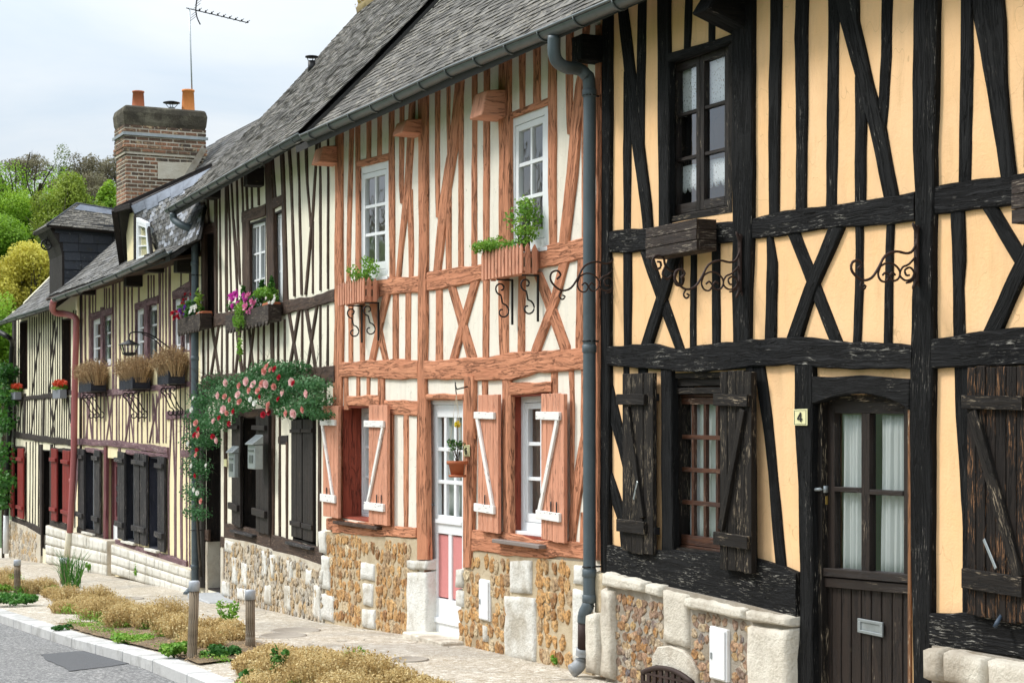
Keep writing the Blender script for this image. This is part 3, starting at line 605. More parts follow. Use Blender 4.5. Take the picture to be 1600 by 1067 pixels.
def stems(mb, c, rad, h, n, q, w=.004, lean=.5):
    c = Vector(c)
    for _ in range(n):
        a = q.uniform(0, 6.283); r = math.sqrt(q.random()); b = c+Vector((math.cos(a)*r*rad[0], math.sin(a)*r*rad[1], 0)); hh = h*q.uniform(.55, 1.1)*(1-.35*r*r)
        tp = b+Vector((math.cos(a)*r*lean*h+q.uniform(-.12, .12)*h, math.sin(a)*r*lean*h+q.uniform(-.12, .12)*h, hh)); mid = lerp(b, tp, .5)+Vector((0, 0, h*.06))
        s = Vector((math.cos(a+1.6), math.sin(a+1.6), 0))*w; rv = q.random()
        mb.add([b-s, b+s, mid+s*.8, mid-s*.8], [(0, 1, 2, 3)], (0, 0, 1), rv); mb.add([mid-s*.8, mid+s*.8, tp], [(0, 1, 2)], (0, 0, 1), rv)
        for _ in range(3):
            p = lerp(mid, tp, q.uniform(.1, 1)); dd = rdir(q)*w*3.2; ee = rdir(q)*w*3.2; mb.add([p-dd, p+ee, p+dd, p-ee], [(0, 1, 2, 3)], (0, 0, 1), min(1, rv+q.uniform(-.1, .3)))
def branchy(mb, p, d, L, r, depth, q, spread=.5):
    p = Vector(p); pts = [p]; rad = [r]; n = 4
    for k in range(n):
        d = (d+rdir(q)*.16+Vector((0, 0, .05))).normalized(); p = p+d*L/n; pts.append(p); rad.append(r*(1-.45*(k+1)/n))
    mb.tube(pts, rad, 6 if depth > 1 else 4, caps=False)
    if depth:
        for k in range(3 if depth > 1 else 4):
            e = (d+rdir(q)*spread*1.3).normalized(); s = pts[q.choice((2, 3, 4))]; branchy(mb, s, e, L*q.uniform(.55, .78), rad[-1]*.8, depth-1, q, spread)
def tree(label, px, y_top, y_bot, hw, dist, mat, group=None, leafn=9000, lsz=.22, bare=False, name='leafy_tree', cat='tree', seed=0, trunk=True, lobes=16):
    q = random.Random(seed+int(px*7+dist)); X = (px-CX)/F*dist; zt = (HY-y_top)/F*dist+EZ; zb = (HY-y_bot)/F*dist+EZ; hw = hw*dist/F; gzv = hill(X, dist); hh = (zt-zb)/2; c = Vector((X, dist, (zt+zb)/2))
    t = thing(name, label, cat, WD, (X, dist, gzv), group)
    tb = MB(); top = c.z if trunk else zb+.3; tb.tube([(X, dist, gzv-.3), (X+.1, dist, lerp(gzv, top, .5)), (X-.05, dist+.1, top)], [max(.12, hw*(.08 if not bare else .05)), max(.09, hw*(.06 if not bare else .035)), .04], 8)
    for k in range(9 if not bare else 5): branchy(tb, (X, dist, lerp(gzv, c.z, q.uniform(.6, 1) if not bare else q.uniform(.4, .9))), (rdir(q)+Vector((0, 0, 1.0))).normalized(), min(hh, hw)*q.uniform(.6, .95), max(.04, hw*(.035 if not bare else .018)), 1 if not bare else 3, q, .5)
    part('trunk', tb, M['bark'], t)
    mb = MB()
    for k in range(lobes):
        d = rdir(q); d.z = d.z*.9+.1; k2 = q.uniform(.35, .78); lc = c+Vector((d.x*hw*k2, d.y*hw*k2, d.z*hh*k2)); f = q.uniform(.24, .42)
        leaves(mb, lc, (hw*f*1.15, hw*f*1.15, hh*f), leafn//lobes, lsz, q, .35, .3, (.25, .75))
    part('crown', mb, mat, t, recalc=False); return t
def hill(X, Y):
    r = math.hypot(X, Y); s = A.inv(X, Y); g = gz(s[0]); k = max(0, r-52); side = 1.0
    return g-.12+(30*(1-math.exp(-(k/95)**1.5)))*side+.5*math.sin(X*.07)*math.sin(Y*.05)*min(1, k/20)
# =================================================== BLACK AND OCHRE HOUSE
aX = A.L(938, 600)[0]; A1 = 12.6
PA = [(-.42, 2.80+EZ), (-.10, 3.10+EZ), (1.155, 4.41+EZ), (3.3, 6.70+EZ)]
back = lambda p: p+[(2*p[-1][0]+.3, p[0][1]+.2)]
rootK = thing('timber_framed_house', 'ochre plastered house with black timbers and a dark half glazed door numbered 4', 'house', A, (aX, 0, gz(aX)), 'half timbered houses along the lane')
K = House(A, rootK, M['blk'])
qwU = QF(A, 1046, 1146, 93, 56, 350, 333, -.045); qwL = QF(A, 1051, 1172, 584, 580, 858, 874, -.06); qdK = QF(A, 1270, 1432, 612, 612, 1170, 1190, -.05)
hU = QF(A, 1044, 1144, 91, 56, 348, 332); hL = QF(A, 1049, 1165, 583, 580, 862, 878); hD = QF(A, 1268, 1424, 616, 616, 1165, 1180)
qwR = QF(A, 1612, 1760, 580, 580, 935, 990, -.06); hR = QF(A, 1610, 1750, 580, 580, 935, 990)
K.wall(aX, A1, gz(8)-.25, PA[1][1]+.02, [hole(h) for h in (hU, hL, hD, hR)], M['pl_och'])
K.shell(aX, A1, gz(8)-.25, 0, [(y, z) for y, z in back(PA)], M['pl_och'])
K.V('corner_post', [(940, 953, -10), (939, 951, 390), (937, 951, 600), (938, 950, 896)], .035)
K.V('brace', [(960, 974, -30), (963.7, 978, 15), (973.6, 989, 109), (988, 1004, 233), (1000, 1015, 320), (1004, 1018.5, 364)], .022)
K.V('stud', [(995.5, 1008.6, -30), (993, 1006, 131), (990, 1004, 225)], .016)
K.V('stud', [(973.6, 988, 112), (972.5, 984.5, 232), (972, 982.3, 364)], .016)
K.V('post', [(1025, 1043.6, -30), (1026.8, 1044, 232), (1028, 1044.7, 362)], .03)
K.V('stud', [(1070, 1081, -20), (1066.5, 1076.5, 82)], .015); K.V('stud', [(1106, 1115, -20), (1105, 1114.5, 70)], .015)
K.H('window_head', [(1042, 84, 97), (1100, 67, 79), (1146, 52, 64)], .034, amp=.004)
K.V('post', [(1142, 1175, -40), (1142, 1174, 233), (1145, 1173, 370), (1143, 1170, 450), (1144, 1169.5, 536)], .036)
K.V('stud', [(1203, 1220, -40), (1200, 1218, 130), (1200, 1216, 233), (1201, 1215.5, 338)], .016)
K.V('stud', [(1243.7, 1262.5, -40), (1241, 1260, 60), (1242.7, 1260, 130), (1242.7, 1258, 233), (1241.6, 1258, 334)], .016)
K.V('stud', [(1292, 1310, -40), (1291, 1307.8, 130), (1289.4, 1306.4, 233), (1289, 1303.6, 324)], .016)
K.V('brace', [(1301, 1339, -40), (1304, 1338, -5), (1311, 1338.6, 33), (1337.5, 1361.5, 131), (1355, 1381, 197), (1362.7, 1386.7, 233), (1379, 1401, 310)], .023)
K.V('stud', [(1377, 1393, -40), (1374.7, 1391, 87), (1370, 1386, 164), (1371, 1381, 212)], .015)
K.V('stud', [(1335, 1354, 120), (1335, 1351.7, 233), (1335, 1350.6, 318)], .015)
K.V('post', [(1427, 1462, -40), (1424, 1461, 131), (1425, 1457.8, 233), (1429, 1458.5, 300), (1429, 1455.6, 365), (1424, 1455.6, 466), (1421, 1455.6, 580), (1419, 1455, 683), (1422, 1454, 880), (1427, 1452, 1075), (1428, 1452, 1180)], .04)
K.V('stud', [(1499.6, 1518, -40), (1498, 1517, 100), (1496.5, 1515, 233), (1495.5, 1513.6, 290)], .016)
K.V('brace', [(1516, 1562, -40), (1520, 1569, 33), (1537.6, 1569.5, 131), (1545, 1573, 175), (1555, 1579, 233), (1562, 1585, 280)], .024)
K.V('stud', [(1598, 1616, -40), (1598, 1615, 262)], .016); K.V('stud', [(1660, 1682, -40), (1660, 1680, 250)], .016); K.V('post', [(1742, 1785, -40), (1742, 1785, 1200)], .03)
K.H('rail', [(949, 363, 396), (980, 359, 394), (1007, 356.6, 391), (1060, 352, 386), (1146, 344, 378)], .03, M['blk_rail'])
K.H('rail', [(1168, 341, 374), (1210, 332, 371), (1250, 328, 364), (1300, 320, 357), (1370, 309, 350), (1428, 299, 344)], .028, M['blk_rail'])
K.H('rail', [(1456, 292, 335), (1500, 285, 331), (1580, 274.6, 323), (1640, 266, 316), (1745, 250, 302)], .028, M['blk_rail'])
for rows, nm in (([(973, 985, 392), (974, 985, 450), (973.6, 984.5, 546)], 'stud'), ([(1059, 1064, 388), (1059, 1064, 446)], 'stud'), ([(1077.5, 1087, 384), (1077, 1085, 545)], 'stud'),
                 ([(1111, 1122.5, 380), (1111.5, 1123, 540)], 'stud'), ([(1196.7, 1205.5, 370), (1197, 1213, 410), (1196, 1213, 450), (1194.5, 1211, 532)], 'stud'),
                 ([(1335, 1347, 352), (1334, 1347, 450), (1331, 1343, 540)], 'stud'), ([(1383.4, 1395.5, 345), (1380.6, 1393, 450), (1379.5, 1392, 542)], 'stud'),
                 ([(1485, 1505.5, 328), (1487, 1507, 408), (1487, 1503.7, 450), (1488, 1506, 526)], 'stud'), ([(1640, 1655, 314), (1640, 1655, 520)], 'stud')): K.V(nm, rows, .015)
for rows in ([(997.6, 1014, 388), (1024, 1040, 466), (1055.6, 1068.7, 550)], [(1228.4, 1248, 364), (1261, 1281.7, 450), (1297, 1316.7, 539)], [(1532, 1556, 324), (1583.6, 1610, 410), (1606, 1634, 450)]): K.V('brace', rows, .018)
for rows in ([(1049, 1063, 386), (1024, 1040, 466), (998.7, 1014, 546)], [(1292.7, 1316.7, 356), (1254.7, 1275, 450), (1227, 1248, 532)], [(1620, 1650, 330), (1565, 1591, 450), (1533, 1561.7, 520)]): K.V('brace', rows, .026)
K.H('middle_beam', [(948, 543, 572.5), (986, 539, 575), (1014, 539, 578), (1056, 547, 579), (1084, 540, 579), (1143, 533, 578), (1171.6, 527.6, 573), (1226, 526.5, 572), (1270, 526.5, 574.5), (1331, 536, 574), (1424, 540, 577)], .045, M['blk_rail'], amp=.014)
K.H('middle_beam', [(1452, 531, 573), (1490, 525, 573), (1530, 518, 573), (1600, 511, 571.5), (1745, 498, 570)], .043, M['blk_rail'], amp=.012)
# ground floor
K.V('brace', [(948, 953, 596), (953, 969, 660), (965, 978, 700), (979, 990, 760)], .018); K.V('brace', [(949, 953, 735), (956, 972, 790), (966, 982, 820), (969, 985, 856)], .018)
K.V('stud', [(972.5, 981, 570), (972, 982, 770)], .013); K.V('stud', [(996.6, 1010, 570), (997, 1010, 700)], .013)
K.V('post', [(1032.6, 1049, 572), (1033, 1050, 740), (1033, 1052, 872)], .03)
K.V('stud', [(1176, 1192, 570), (1189, 1203, 650), (1198, 1211, 738), (1210.6, 1226.6, 895)], .02)
K.V('post', [(1164, 1176, 571), (1164, 1178, 885)], .028)
K.V('post', [(1241, 1268, 571), (1241, 1268, 650), (1247, 1268, 760), (1248, 1269, 883), (1249, 1270, 1000), (1240, 1270, 1070), (1240, 1270, 1175)], .04)
K.V('stud', [(1490, 1518, 570), (1491.7, 1519, 650), (1498, 1522, 760), (1500, 1524, 803), (1503, 1526, 960)], .022)
K.H('sill_beam', [(948, 853, 896), (990, 858, 908), (1048, 858, 922), (1110, 862, 934), (1190, 876, 953), (1243, 897, 968)], .05, M['blk_rail'], amp=.016)
K.H('sill_beam', [(1452, 955, 1010), (1500, 955, 1014), (1560, 960, 1020), (1640, 972, 1034), (1745, 985, 1055)], .05, M['blk_rail'], amp=.016)
# arched lintel over the door
lt = MB(); tp = [(1266, 588), (1300, 589), (1344, 586), (1390, 590), (1421, 592)]; bt = [(1420, 640), (1405, 630), (1385, 622), (1365, 617), (1344, 615), (1322, 616), (1300, 620), (1283, 626), (1266, 632)]
lt.prism([A.L(x, y, .038) for x, y in tp+bt], -.038, .05, (1, 0, 0)); part('arched_lintel', lt, M['blk'], rootK, .005)
# upper window
reveal(rootK, hU, .16, M['blk_board'], .035)
w = window(rootK, qwU, 1, 3, 2, .05, .045, .022, M['frame_dark'], M['frame_dark'], M['glass_d'], label='tall dark casement window of the upper floor with lace behind its panes')
# lower window with brown sashes
reveal(rootK, hL, .16, M['blk_board'], .035)
hb = MB(); q = QF(A, 1050, 1170, 584, 581, 604, 601, -.02); q.box(hb, 0, 1, 0, 1, -.03, 0); q = QF(A, 1050, 1170, 606, 604, 616, 614, -.01); q.box(hb, 0, 1, 0, 1, -.03, 0); part('window_hood', hb, M['blk_board'], rootK, .003)
qsL = QF(A, 1055, 1168, 616, 615, 853, 868, -.06)
window(rootK, qsL, 5, 4, 1, .018, .045, .030, M['frame_brown'], M['frame_brown'], M['glass_d'], .03, 'varnished brown many paned window between black shutters')
# shutters
q1 = QF(A, 979, 1027, 584, 583, 860, 867, .05); q2 = QF(A, 1133, 1183, 580, 580, 887, 896, .06)
shutter(rootK, q1, 3, .035, M['blk_board'], M['blk_board'], ((.115, .175), (.82, .89)), .028, (-.09, .82), (.22, .19, .72, .80), .055, 'worn black board shutter left of the brown window')
shutter(rootK, q2, 4, .04, M['blk_board'], M['blk_board'], ((.115, .175), (.815, .88)), .03, (-.09, .98), (.80, .19, .10, .80), .055, 'black board shutter right of the brown window')
q3 = QF(A, 1519, 1612, 573, 573, 958, 975, .05)
shutter(rootK, q3, 6, .035, M['blk_worn'], M['blk_board'], ((.115, .17), (.815, .895)), .03, (-.02, 1.0), (.14, .18, .92, .82), .07, 'flaking black shutter with bare brown wood at the right edge')
reveal(rootK, hR, .16, M['blk_board'], .03); window(rootK, qwR, 3, 4, 2, .03, .045, .026, M['frame_brown'], M['frame_brown'], M['glass_d'], .03)
for (x0, y0, x1, y1, m_) in ((990, 780, 996, 752, 'galv'), (1537, 842, 1556, 888, 'galv')):
    mb = MB(); mb.beam(A.L(x0, y0, .10), A.L(x1, y1, .11), .018, .006, (0, -1, 0)); part('latch_bar', mb, M[m_], rootK, .002)
mb = MB(); mb.tube([A.L(1566, 958, .07), A.L(1558, 972, .12), A.L(1554, 980, .13)], [.008, .012, .010], 7); part('shutter_catch', mb, plainm('blue_grey_paint', (.03, .05, .08)), rootK)
for x, y in ((1033, 622), (1034, 830)):
    mb = MB(); mb.box(*[v for v in (A.L(x, y).x-.02, A.L(x, y).x+.03, -.075, -.03, A.L(x, y).z-.02, A.L(x, y).z+.03)]); part('hinge', mb, M['iron'], rootK, .003)
# door
qd = QF(A, 1284, 1427, 612, 612, 1150, 1172, -.05)
jb = MB(); hD.box(jb, 0, .10, 0, 1, -.14, -.005); hD.box(jb, .965, 1, 0, 1, -.14, -.01); hD.box(jb, .1, .965, 0, .02, -.14, -.03); part('door_frame', jb, M['blk_board'], rootK, .004)
sb = MB(); s0 = QF(A, 1417, 1424, 640, 640, 1180, 1182, .012); s0.box(sb, .2, .8, 0, 1, -.03, 0); part('door_stop', sb, woodm('bare_wood_edge', (.26, .12, .05), (.14, .065, .03), (.6, .5, .35), .4, .002), rootK)
def vf(y): return (y-612)/(1160-612.)
db = MB(); m_ = lambda u0, u1, y0, y1, o0, o1: qd.box(db, u0, u1, vf(y0), vf(y1), o0, o1)
m_(0, .15, 612, 893, -.045, 0); m_(.455, .545, 646, 893, -.045, .004); m_(.90, 1, 612, 893, -.045, 0); m_(.15, .90, 612, 646, -.045, -.002); m_(.15, .455, 762, 770, -.04, .006); m_(.545, .90, 764, 772, -.04, .006)
m_(.0, 1, 891, 904, -.045, .035); m_(0, 1, 906, 921, -.045, .024)
D_ = part('door', db, M['frame_dark'], rootK, .003, 'dark brown door with four curtained panes above vertical planks')
pk = MB()
for k in range(9): qd.box(pk, k/9+.006, (k+1)/9-.006, vf(921), 1, -.04, -.003+R.uniform(-.002, .002))
part('door_plank', pk, M['frame_dark'], D_, .003)
for (u0, u1, y0, y1) in ((.15, .455, 646, 762), (.545, .90, 646, 764), (.15, .455, 770, 893), (.545, .90, 772, 893)):
    g = MB(); g.add([qd.p(u0, vf(y0), -.02), qd.p(u1, vf(y0), -.02), qd.p(u1, vf(y1), -.02), qd.p(u0, vf(y1), -.02)], [(3, 2, 1, 0)]); part('pane', g, M['glass_d'], D_, recalc=False)
g = MB(); ms = QF(A, 1342, 1381, 965, 972, 987, 995, -.045); ms.box(g, 0, 1, 0, .22, 0, .012); ms.box(g, 0, 1, .78, 1, 0, .012); ms.box(g, 0, .12, .22, .78, 0, .012); ms.box(g, .88, 1, .22, .78, 0, .012); ms.box(g, .12, .88, .22, .78, 0, .005); part('mail_slot', g, M['galv'], D_, .002)
g = MB(); c = A.L(1291, 764, -.045); g.tube([c, c+Vector((0, -.05, 0)), c+Vector((-.03, -.058, -.002)), c+Vector((-.10, -.058, -.008))], .010, 8); g.lathe(c+Vector((0, -.01, 0)), [(.02, -.02), (.02, .02)], 8); part('door_handle', g, M['galv'], D_)
g = MB(); c = A.L(1291, 780, -.045); g.box(c.x-.012, c.x+.012, c.y-.012, c.y+.006, c.z-.03, c.z+.02); part('lock', g, plainm('brass', (.45, .30, .08), .4, .7), D_, .003)
# beam end over the window
cb = MB(); a_ = A.L(1146, 25)[0]; a_2 = A.L(1172, 25)[0]; zt, zb = A.L(1158, -8).z, A.L(1158, 50).z
cb.hex([Vector((a_-.02, .0, zt)), Vector((a_2, .0, zt)), Vector((a_2, -.20, zt+.02)), Vector((a_-.02, -.20, zt+.02)), Vector((a_-.02, .0, zb)), Vector((a_2, .0, zb)), Vector((a_2, -.30, zb+.10)), Vector((a_-.02, -.30, zb+.10))], Vector((0, 1, 0)))
part('beam_end', cb, M['blk'], rootK, .01)
cb = MB(); a_ = A.L(931, 80)[0]; z_ = A.L(931, 83).z; cb.box(a_, a_+.16, -.20, .0, z_-.09, z_+.09, Vector((0, 1, 0))); part('beam_end', cb, M['blk'], rootK, .008)
# stone plinth
plinth_body(rootK, [(947, 893), (1030, 914), (1100, 930), (1170, 946), (1238, 964)], [(946, 1058), (1238, 1130)], A, .075, M['mortar_g'], thick=.36)
O = .085
for (x0, x1, yt0, yt1, yb0, yb1, o1, mt) in ((946, 1012, 892, 908, 917, 927, .055, 'cream'), (1012, 1038, 909, 914, 928, 936, .05, 'cream'), (1075, 1169, 930, 949, 950, 970, .055, 'cream'), (1171, 1239, 949, 964, 971, 981, .055, 'cream'),
        (1037, 1077, 918, 928, 1004, 1016, .03, 'cream'), (943, 962, 918, 922, 1058, 1064, .05, 'cream'), (923, 943, 958, 954, 1052, 1056, .07, 'cream'), (1173, 1238, 975, 982, 1135, 1150, .055, 'cream')):
    block(rootK, QF(A, x0, x1, yt0, yt1, yb0, yb1, O), -.12, o1-.02, M[mt], rnd_=.016)
block(rootK, QF(A, 938, 956, 890, 894, 960, 964, .0), -.1, .06, M['mortar'], rnd_=.02)
flints(rootK, QF(A, 962, 1035, 926, 942, 1066, 1082, O), .066, .056, M['flint_m'], -.012, .022, fill=.97, jit=.6)
mx0, mx1, mz0, mz1 = A.L(1109, 1000, .1).x, A.L(1136, 1000, .1).x, A.L(1120, 1066, .1).z, A.L(1120, 978, .1).z
flints(rootK, QF(A, 1080, 1172, 955, 976, 1088, 1112, O), .066, .056, M['flint_m'], -.012, .022, fill=.92, jit=.6, avoid=[(mx0, mx1, mz0, mz1)])
ar = MB(); pts = [(1018, 1075), (1018, 1024), (1026, 1010), (1044, 1008), (1066, 1016), (1082, 1034), (1089, 1052), (1089, 1090), (1078, 1080), (1060, 1056), (1040, 1042), (1024, 1040), (1020, 1075)]
ar.prism([A.L(x, y, .10) for x, y in pts], -.10, .05); part('arch_stone', ar, M['cream'], rootK, .012)
gr = MB(); gq = QF(A, 1006, 1084, 1036, 1052, 1092, 1110, .11); a0_, a1_ = gq.c[0].x, gq.c[1].x
for k in range(9):
    u = k/8; gq.box(gr, u-.03, u+.03, .02+.5*(2*u-1)**2*.5, 1, 0, .014)
for k in range(4): gq.box(gr, 0, 1, .25*k+.22, .25*k+.28, .003, .017)
arc = [gq.p(u/12, .5*(2*u/12-1)**2*.5, .01) for u in range(13)]; gr.tube(arc, .018, 6); part('cellar_grate', gr, M['rust'], rootK)
plinth_body(rootK, [(1456, 1008), (1540, 1022), (1640, 1040), (1745, 1062)], [(1456, 1200), (1745, 1300)], A, .075, M['mortar_g'], thick=.36)
for (x0, x1, yt0, yt1, yb0, yb1) in ((1452, 1482, 1008, 1012, 1062, 1068), (1484, 1551, 1012, 1024, 1066, 1080), (1553, 1640, 1024, 1040, 1078, 1100)): block(rootK, QF(A, x0, x1, yt0, yt1, yb0, yb1, O), -.1, .055, M['cream'], rnd_=.02)
flints(rootK, QF(A, 1455, 1640, 1072, 1100, 1150, 1180, O), .10, .085, M['flint_m'], -.018, .04)
dbx = MB(); q = QF(A, 1270, 1428, 1168, 1185, 1190, 1210, .12); dbx.box(q.c[0].x, q.c[1].x, -.18, .1, gz(8)-.3, gz(8)+.06); part('door_step', dbx, M['cream'], rootK, .012)

# number plate, meter box
def digit(mb, q, ch):
    S = {'4': [[(.62, .95), (.62, .05), (.18, .68), (.82, .68)]], '6': [[(.72, .12), (.45, .08), (.26, .3), (.22, .6), (.28, .86), (.5, .95), (.72, .84), (.76, .66), (.62, .5), (.42, .5), (.26, .62)]]}[ch]
    for s in S:
        pp = [q.p(.5+(x-.5)*.55, .5+(y-.5)*.62, .010) for x, y in s]
        for a, b in zip(pp, pp[1:]): mb.beam(a, b, .010*q.h/.11, .003, (0, -1, 0))
def plate(fr, q, ch, label):
    t = thing('number_plate', label, 'house number', fr, q.p(.5, 1, 0)); mb = MB(); q.box(mb, 0, 1, 0, 1, 0, .006); part('enamel', mb, M['yel'], t, .002)
    m2 = MB(); e = .07
    for (a, b, c_, d) in ((e, 1-e, e, e+.02), (e, 1-e, 1-e-.02, 1-e), (e, e+.025, e, 1-e), (1-e-.025, 1-e, e, 1-e)): q.box(m2, a, b, c_, d, .0062, .0075)
    digit(m2, q, ch); part('numeral', m2, M['ink'], t)
plate(A, QF(A, 1241, 1262.5, 639.5, 638.5, 664.5, 664.8, .046), '4', 'small pale yellow plate reading 4 on the black post by the door')
def meterbox(fr, x0, x1, yt0, yt1, yb0, yb1, out, label):
    q = QF(fr, x0, x1, yt0, yt1, yb0, yb1, out); t = thing('meter_box', label, 'meter box', fr, q.p(.5, 1, 0)); mb = MB(); q.box(mb, 0, 1, 0, 1, -.12, 0); part('housing', mb, M['white'], t, .004)
    m2 = MB(); q.box(m2, .06, .94, .03, .97, .0, .012); d = part('door', m2, M['white'], t, .004); m3 = MB(); c = q.p(.2, .55, .014); m3.box(c.x-.008, c.x+.008, c.y-.004, c.y+.004, c.z-.02, c.z+.02); part('lock', m3, M['galv'], d)
meterbox(A, 1109, 1135.5, 977, 984, 1059, 1066, .10, 'white meter box set in the flint plinth under the brown window')
# lace and curtains
for k, (u0, u1) in enumerate(((.10, .485), (.515, .90))):
    s = ('left', 'right')[k]
    curtain(qwU, u0, u1, .07, .345, -.05, M['lace'], 'white lace valance behind the %s upper pane of the tall dark window' % s, fr=A, folds=3, amp=.006, scallop=.02, name='lace_curtain')
    curtain(qwU, u0, u1, .66, .79, -.05, M['lace'], 'short scalloped lace curtain behind the %s lower pane of the tall dark window' % s, fr=A, folds=4, amp=.004, scallop=.035, name='lace_curtain')
curtain(qsL, .10, .50, .05, .97, -.07, M['net'], 'grey white curtain hanging left behind the brown many paned window', fr=A, folds=6, amp=.03)
curtain(qsL, .52, .92, .05, .97, -.07, M['net'], 'grey white curtain hanging right behind the brown many paned window', fr=A, folds=5, amp=.03)
curtain(qd, .155, .44, vf(648), vf(905), -.058, M['net'], 'sheer white net curtain behind the left panes of the dark door', fr=A, folds=6, amp=.028, name='net_curtain')
curtain(qd, .60, .89, vf(648), vf(905), -.058, M['net'], 'sheer white net curtain behind the right panes of the dark door', fr=A, folds=7, amp=.028, name='net_curtain')

# =================================================== ORANGE HOUSE
rootO = thing('timber_framed_house', 'cream house with salmon terracotta timbers and a white door numbered 6', 'house', A, (2.7, 0, gz(2.7)), 'half timbered houses along the lane')
T = House(A, rootO, M['org'])
w1h = QF(A, 536, 604, 634, 633, 809, 820); w2h = QF(A, 797, 858, 616, 613, 838, 845); w3h = QF(A, 560.5, 607, 261, 249, 437, 432); w4h = QF(A, 796.5, 856.5, 185, 161, 396, 386); dh = QF(A, 663.5, 725, 623, 623, 1000, 1012)
T.wall(0.0, aX, gz(3)-.3, PA[1][1]+.02, [hole(h) for h in (w1h, w2h, w3h, w4h, dh)], M['pl_org'], .28)
T.shell(0.0, aX, gz(3)-.3, 0, back(PA), M['pl_org'])
V = lambda rows, n='stud', p=.014: T.V(n, rows, p)
V([(523, 532.6, 170), (522, 532.6, 390), (522, 534, 500), (520, 533.5, 570), (518, 531, 650), (518, 531, 832)], 'corner_post', .03)
V([(546, 552, 170), (540.5, 547, 388), (540, 546, 450)]); V([(555, 560.8, 165), (554.5, 561, 450)], 'post', .016)
V([(572, 578.3, 160), (571.5, 578, 252)]); V([(588.5, 594.5, 155), (588.5, 594.5, 247)])
T.H('window_head', [(558, 251.5, 262), (607, 239, 249.5)], .018, amp=.002)
V([(606, 613.6, 150), (607, 615, 388), (607, 615, 440)], 'post', .018)
V([(623.7, 630, 145), (622.6, 629, 290), (624, 629, 318)]); V([(640, 647, 140), (635, 644, 220), (630, 640, 300), (626, 634, 340), (621.5, 628.5, 388), (617, 624, 440)], 'brace', .019)
V([(636, 643, 296), (637, 645, 388), (637.7, 644, 436)]); V([(652, 665, 140), (653, 665, 300), (653, 665, 390), (652, 665, 500), (651, 663, 600), (650, 665, 700), (650, 666, 820), (650.5, 667, 874)], 'post', .034)
V([(679, 685.6, 120), (679.5, 685.6, 300), (680, 685, 340)]); V([(711, 724, 105), (709, 722, 140), (699, 712.6, 235), (687, 700, 307), (679, 691, 388), (675, 685.6, 430)], 'brace', .022)
V([(696, 701.5, 120), (698, 702, 240)]); V([(698, 703.7, 292), (696, 703.6, 388), (696, 703.6, 428)]); V([(716, 722.5, 120), (715, 722.5, 388), (715, 722.5, 424)])
V([(736.5, 744, 110), (736, 743.6, 310), (735.5, 743.7, 424)]); V([(754.5, 764, 95), (754.5, 763, 310), (754.5, 763, 420)]); V([(778.6, 795.5, 80), (778.6, 796, 310), (779, 796, 420)], 'post', .026)
V([(810, 818.5, 80), (811, 818.5, 172)]); V([(832, 842.5, 65), (833, 842.5, 162)]); T.H('window_head', [(796, 176, 186), (858, 152, 162)], .018, amp=.002)
V([(855.6, 867, 45), (856, 867, 310), (857, 867.5, 390)], 'post', .018); V([(884, 894, 50), (883, 893, 165), (885, 890, 210)]); V([(910, 920, 20), (908, 916, 85), (898, 912, 133), (890, 904.6, 205), (884, 900, 270), (880, 895.6, 310), (872.5, 886, 386)], 'brace', .021)
V([(907, 915, 165), (907.5, 914.7, 310), (908, 915, 378)]); V([(929, 937.5, 40), (930, 937, 310), (930, 937, 540), (928, 937, 875)], 'corner_post', .020)
T.H('rail', [(531, 446, 471), (570, 441, 466), (602, 436, 461), (653, 430, 457)], .026); T.H('rail', [(663, 427, 454), (715, 418, 447), (753, 412, 437), (800, 400, 430), (856, 384, 416), (916, 370, 402)], .026)
for rows in ([(544, 550, 468), (544, 550, 572)], [(561, 568.6, 464), (562, 568.6, 570)], [(612, 621, 458), (613, 621.5, 570)], [(633, 640.6, 455), (632, 639.5, 570)], [(680, 690, 449), (680, 690, 568)],
             [(754, 763.5, 436), (752.7, 762.3, 540), (753, 762, 564)], [(777.5, 793.7, 432), (778.6, 793, 540), (780, 793.7, 562)], [(809, 819.6, 428), (808, 818.5, 540), (808, 817.5, 558)], [(901, 912, 402), (898.5, 909, 540), (899, 908.6, 548)]): V(rows)
for rows in ([(574, 586, 466), (599, 607, 570)], [(698, 709, 444), (730, 745, 564)], [(831.5, 845, 425), (849.5, 866, 475), (872, 888.6, 540), (875, 888, 550)]): V(rows, 'brace', .016)
for rows in ([(598, 608, 460), (574, 582, 570)], [(735, 747, 439), (700, 710.5, 566)], [(875, 889, 398), (858, 871, 470), (831.5, 845, 540), (827, 839.5, 556)]): V(rows, 'brace', .021)
T.H('middle_beam', [(530, 568, 588), (574, 562, 590), (620, 562, 592), (652, 563, 593)], .030, amp=.012); T.H('middle_beam', [(663, 563.5, 593), (710, 561.5, 594), (760, 556, 594), (795, 552, 593), (836, 549, 583), (875, 545.5, 580.5), (917, 542, 579.5)], .032, amp=.012)
for rows in ([(537, 542.7, 586), (536, 543, 640)], [(556, 561, 586), (556, 561, 622)], [(572.5, 577, 586), (572, 576.6, 622)], [(630.5, 636.6, 645), (630, 636, 826)], [(752, 760.6, 588), (752, 760.6, 840)], [(859.6, 869.8, 574), (859.6, 869.8, 640)],
             [(886.6, 894.5, 572), (890, 896, 640), (890, 895, 760), (891, 896, 850)], [(906, 914, 800), (905, 914, 850)]): V(rows)
V([(590, 600, 586), (590, 600, 640), (603, 611, 640), (603, 611, 830)][:2], 'stud'); V([(603, 613, 640), (603, 613, 830)], 'post', .02)
T.H('window_head', [(541, 618, 634), (592, 617, 633.5)], .022); T.H('rail', [(600, 625, 647), (652, 627, 650)], .02); T.H('window_head', [(795, 599, 617), (861, 596, 614)], .024); T.H('window_head', [(661, 616, 625), (727, 614.5, 624)], .022)
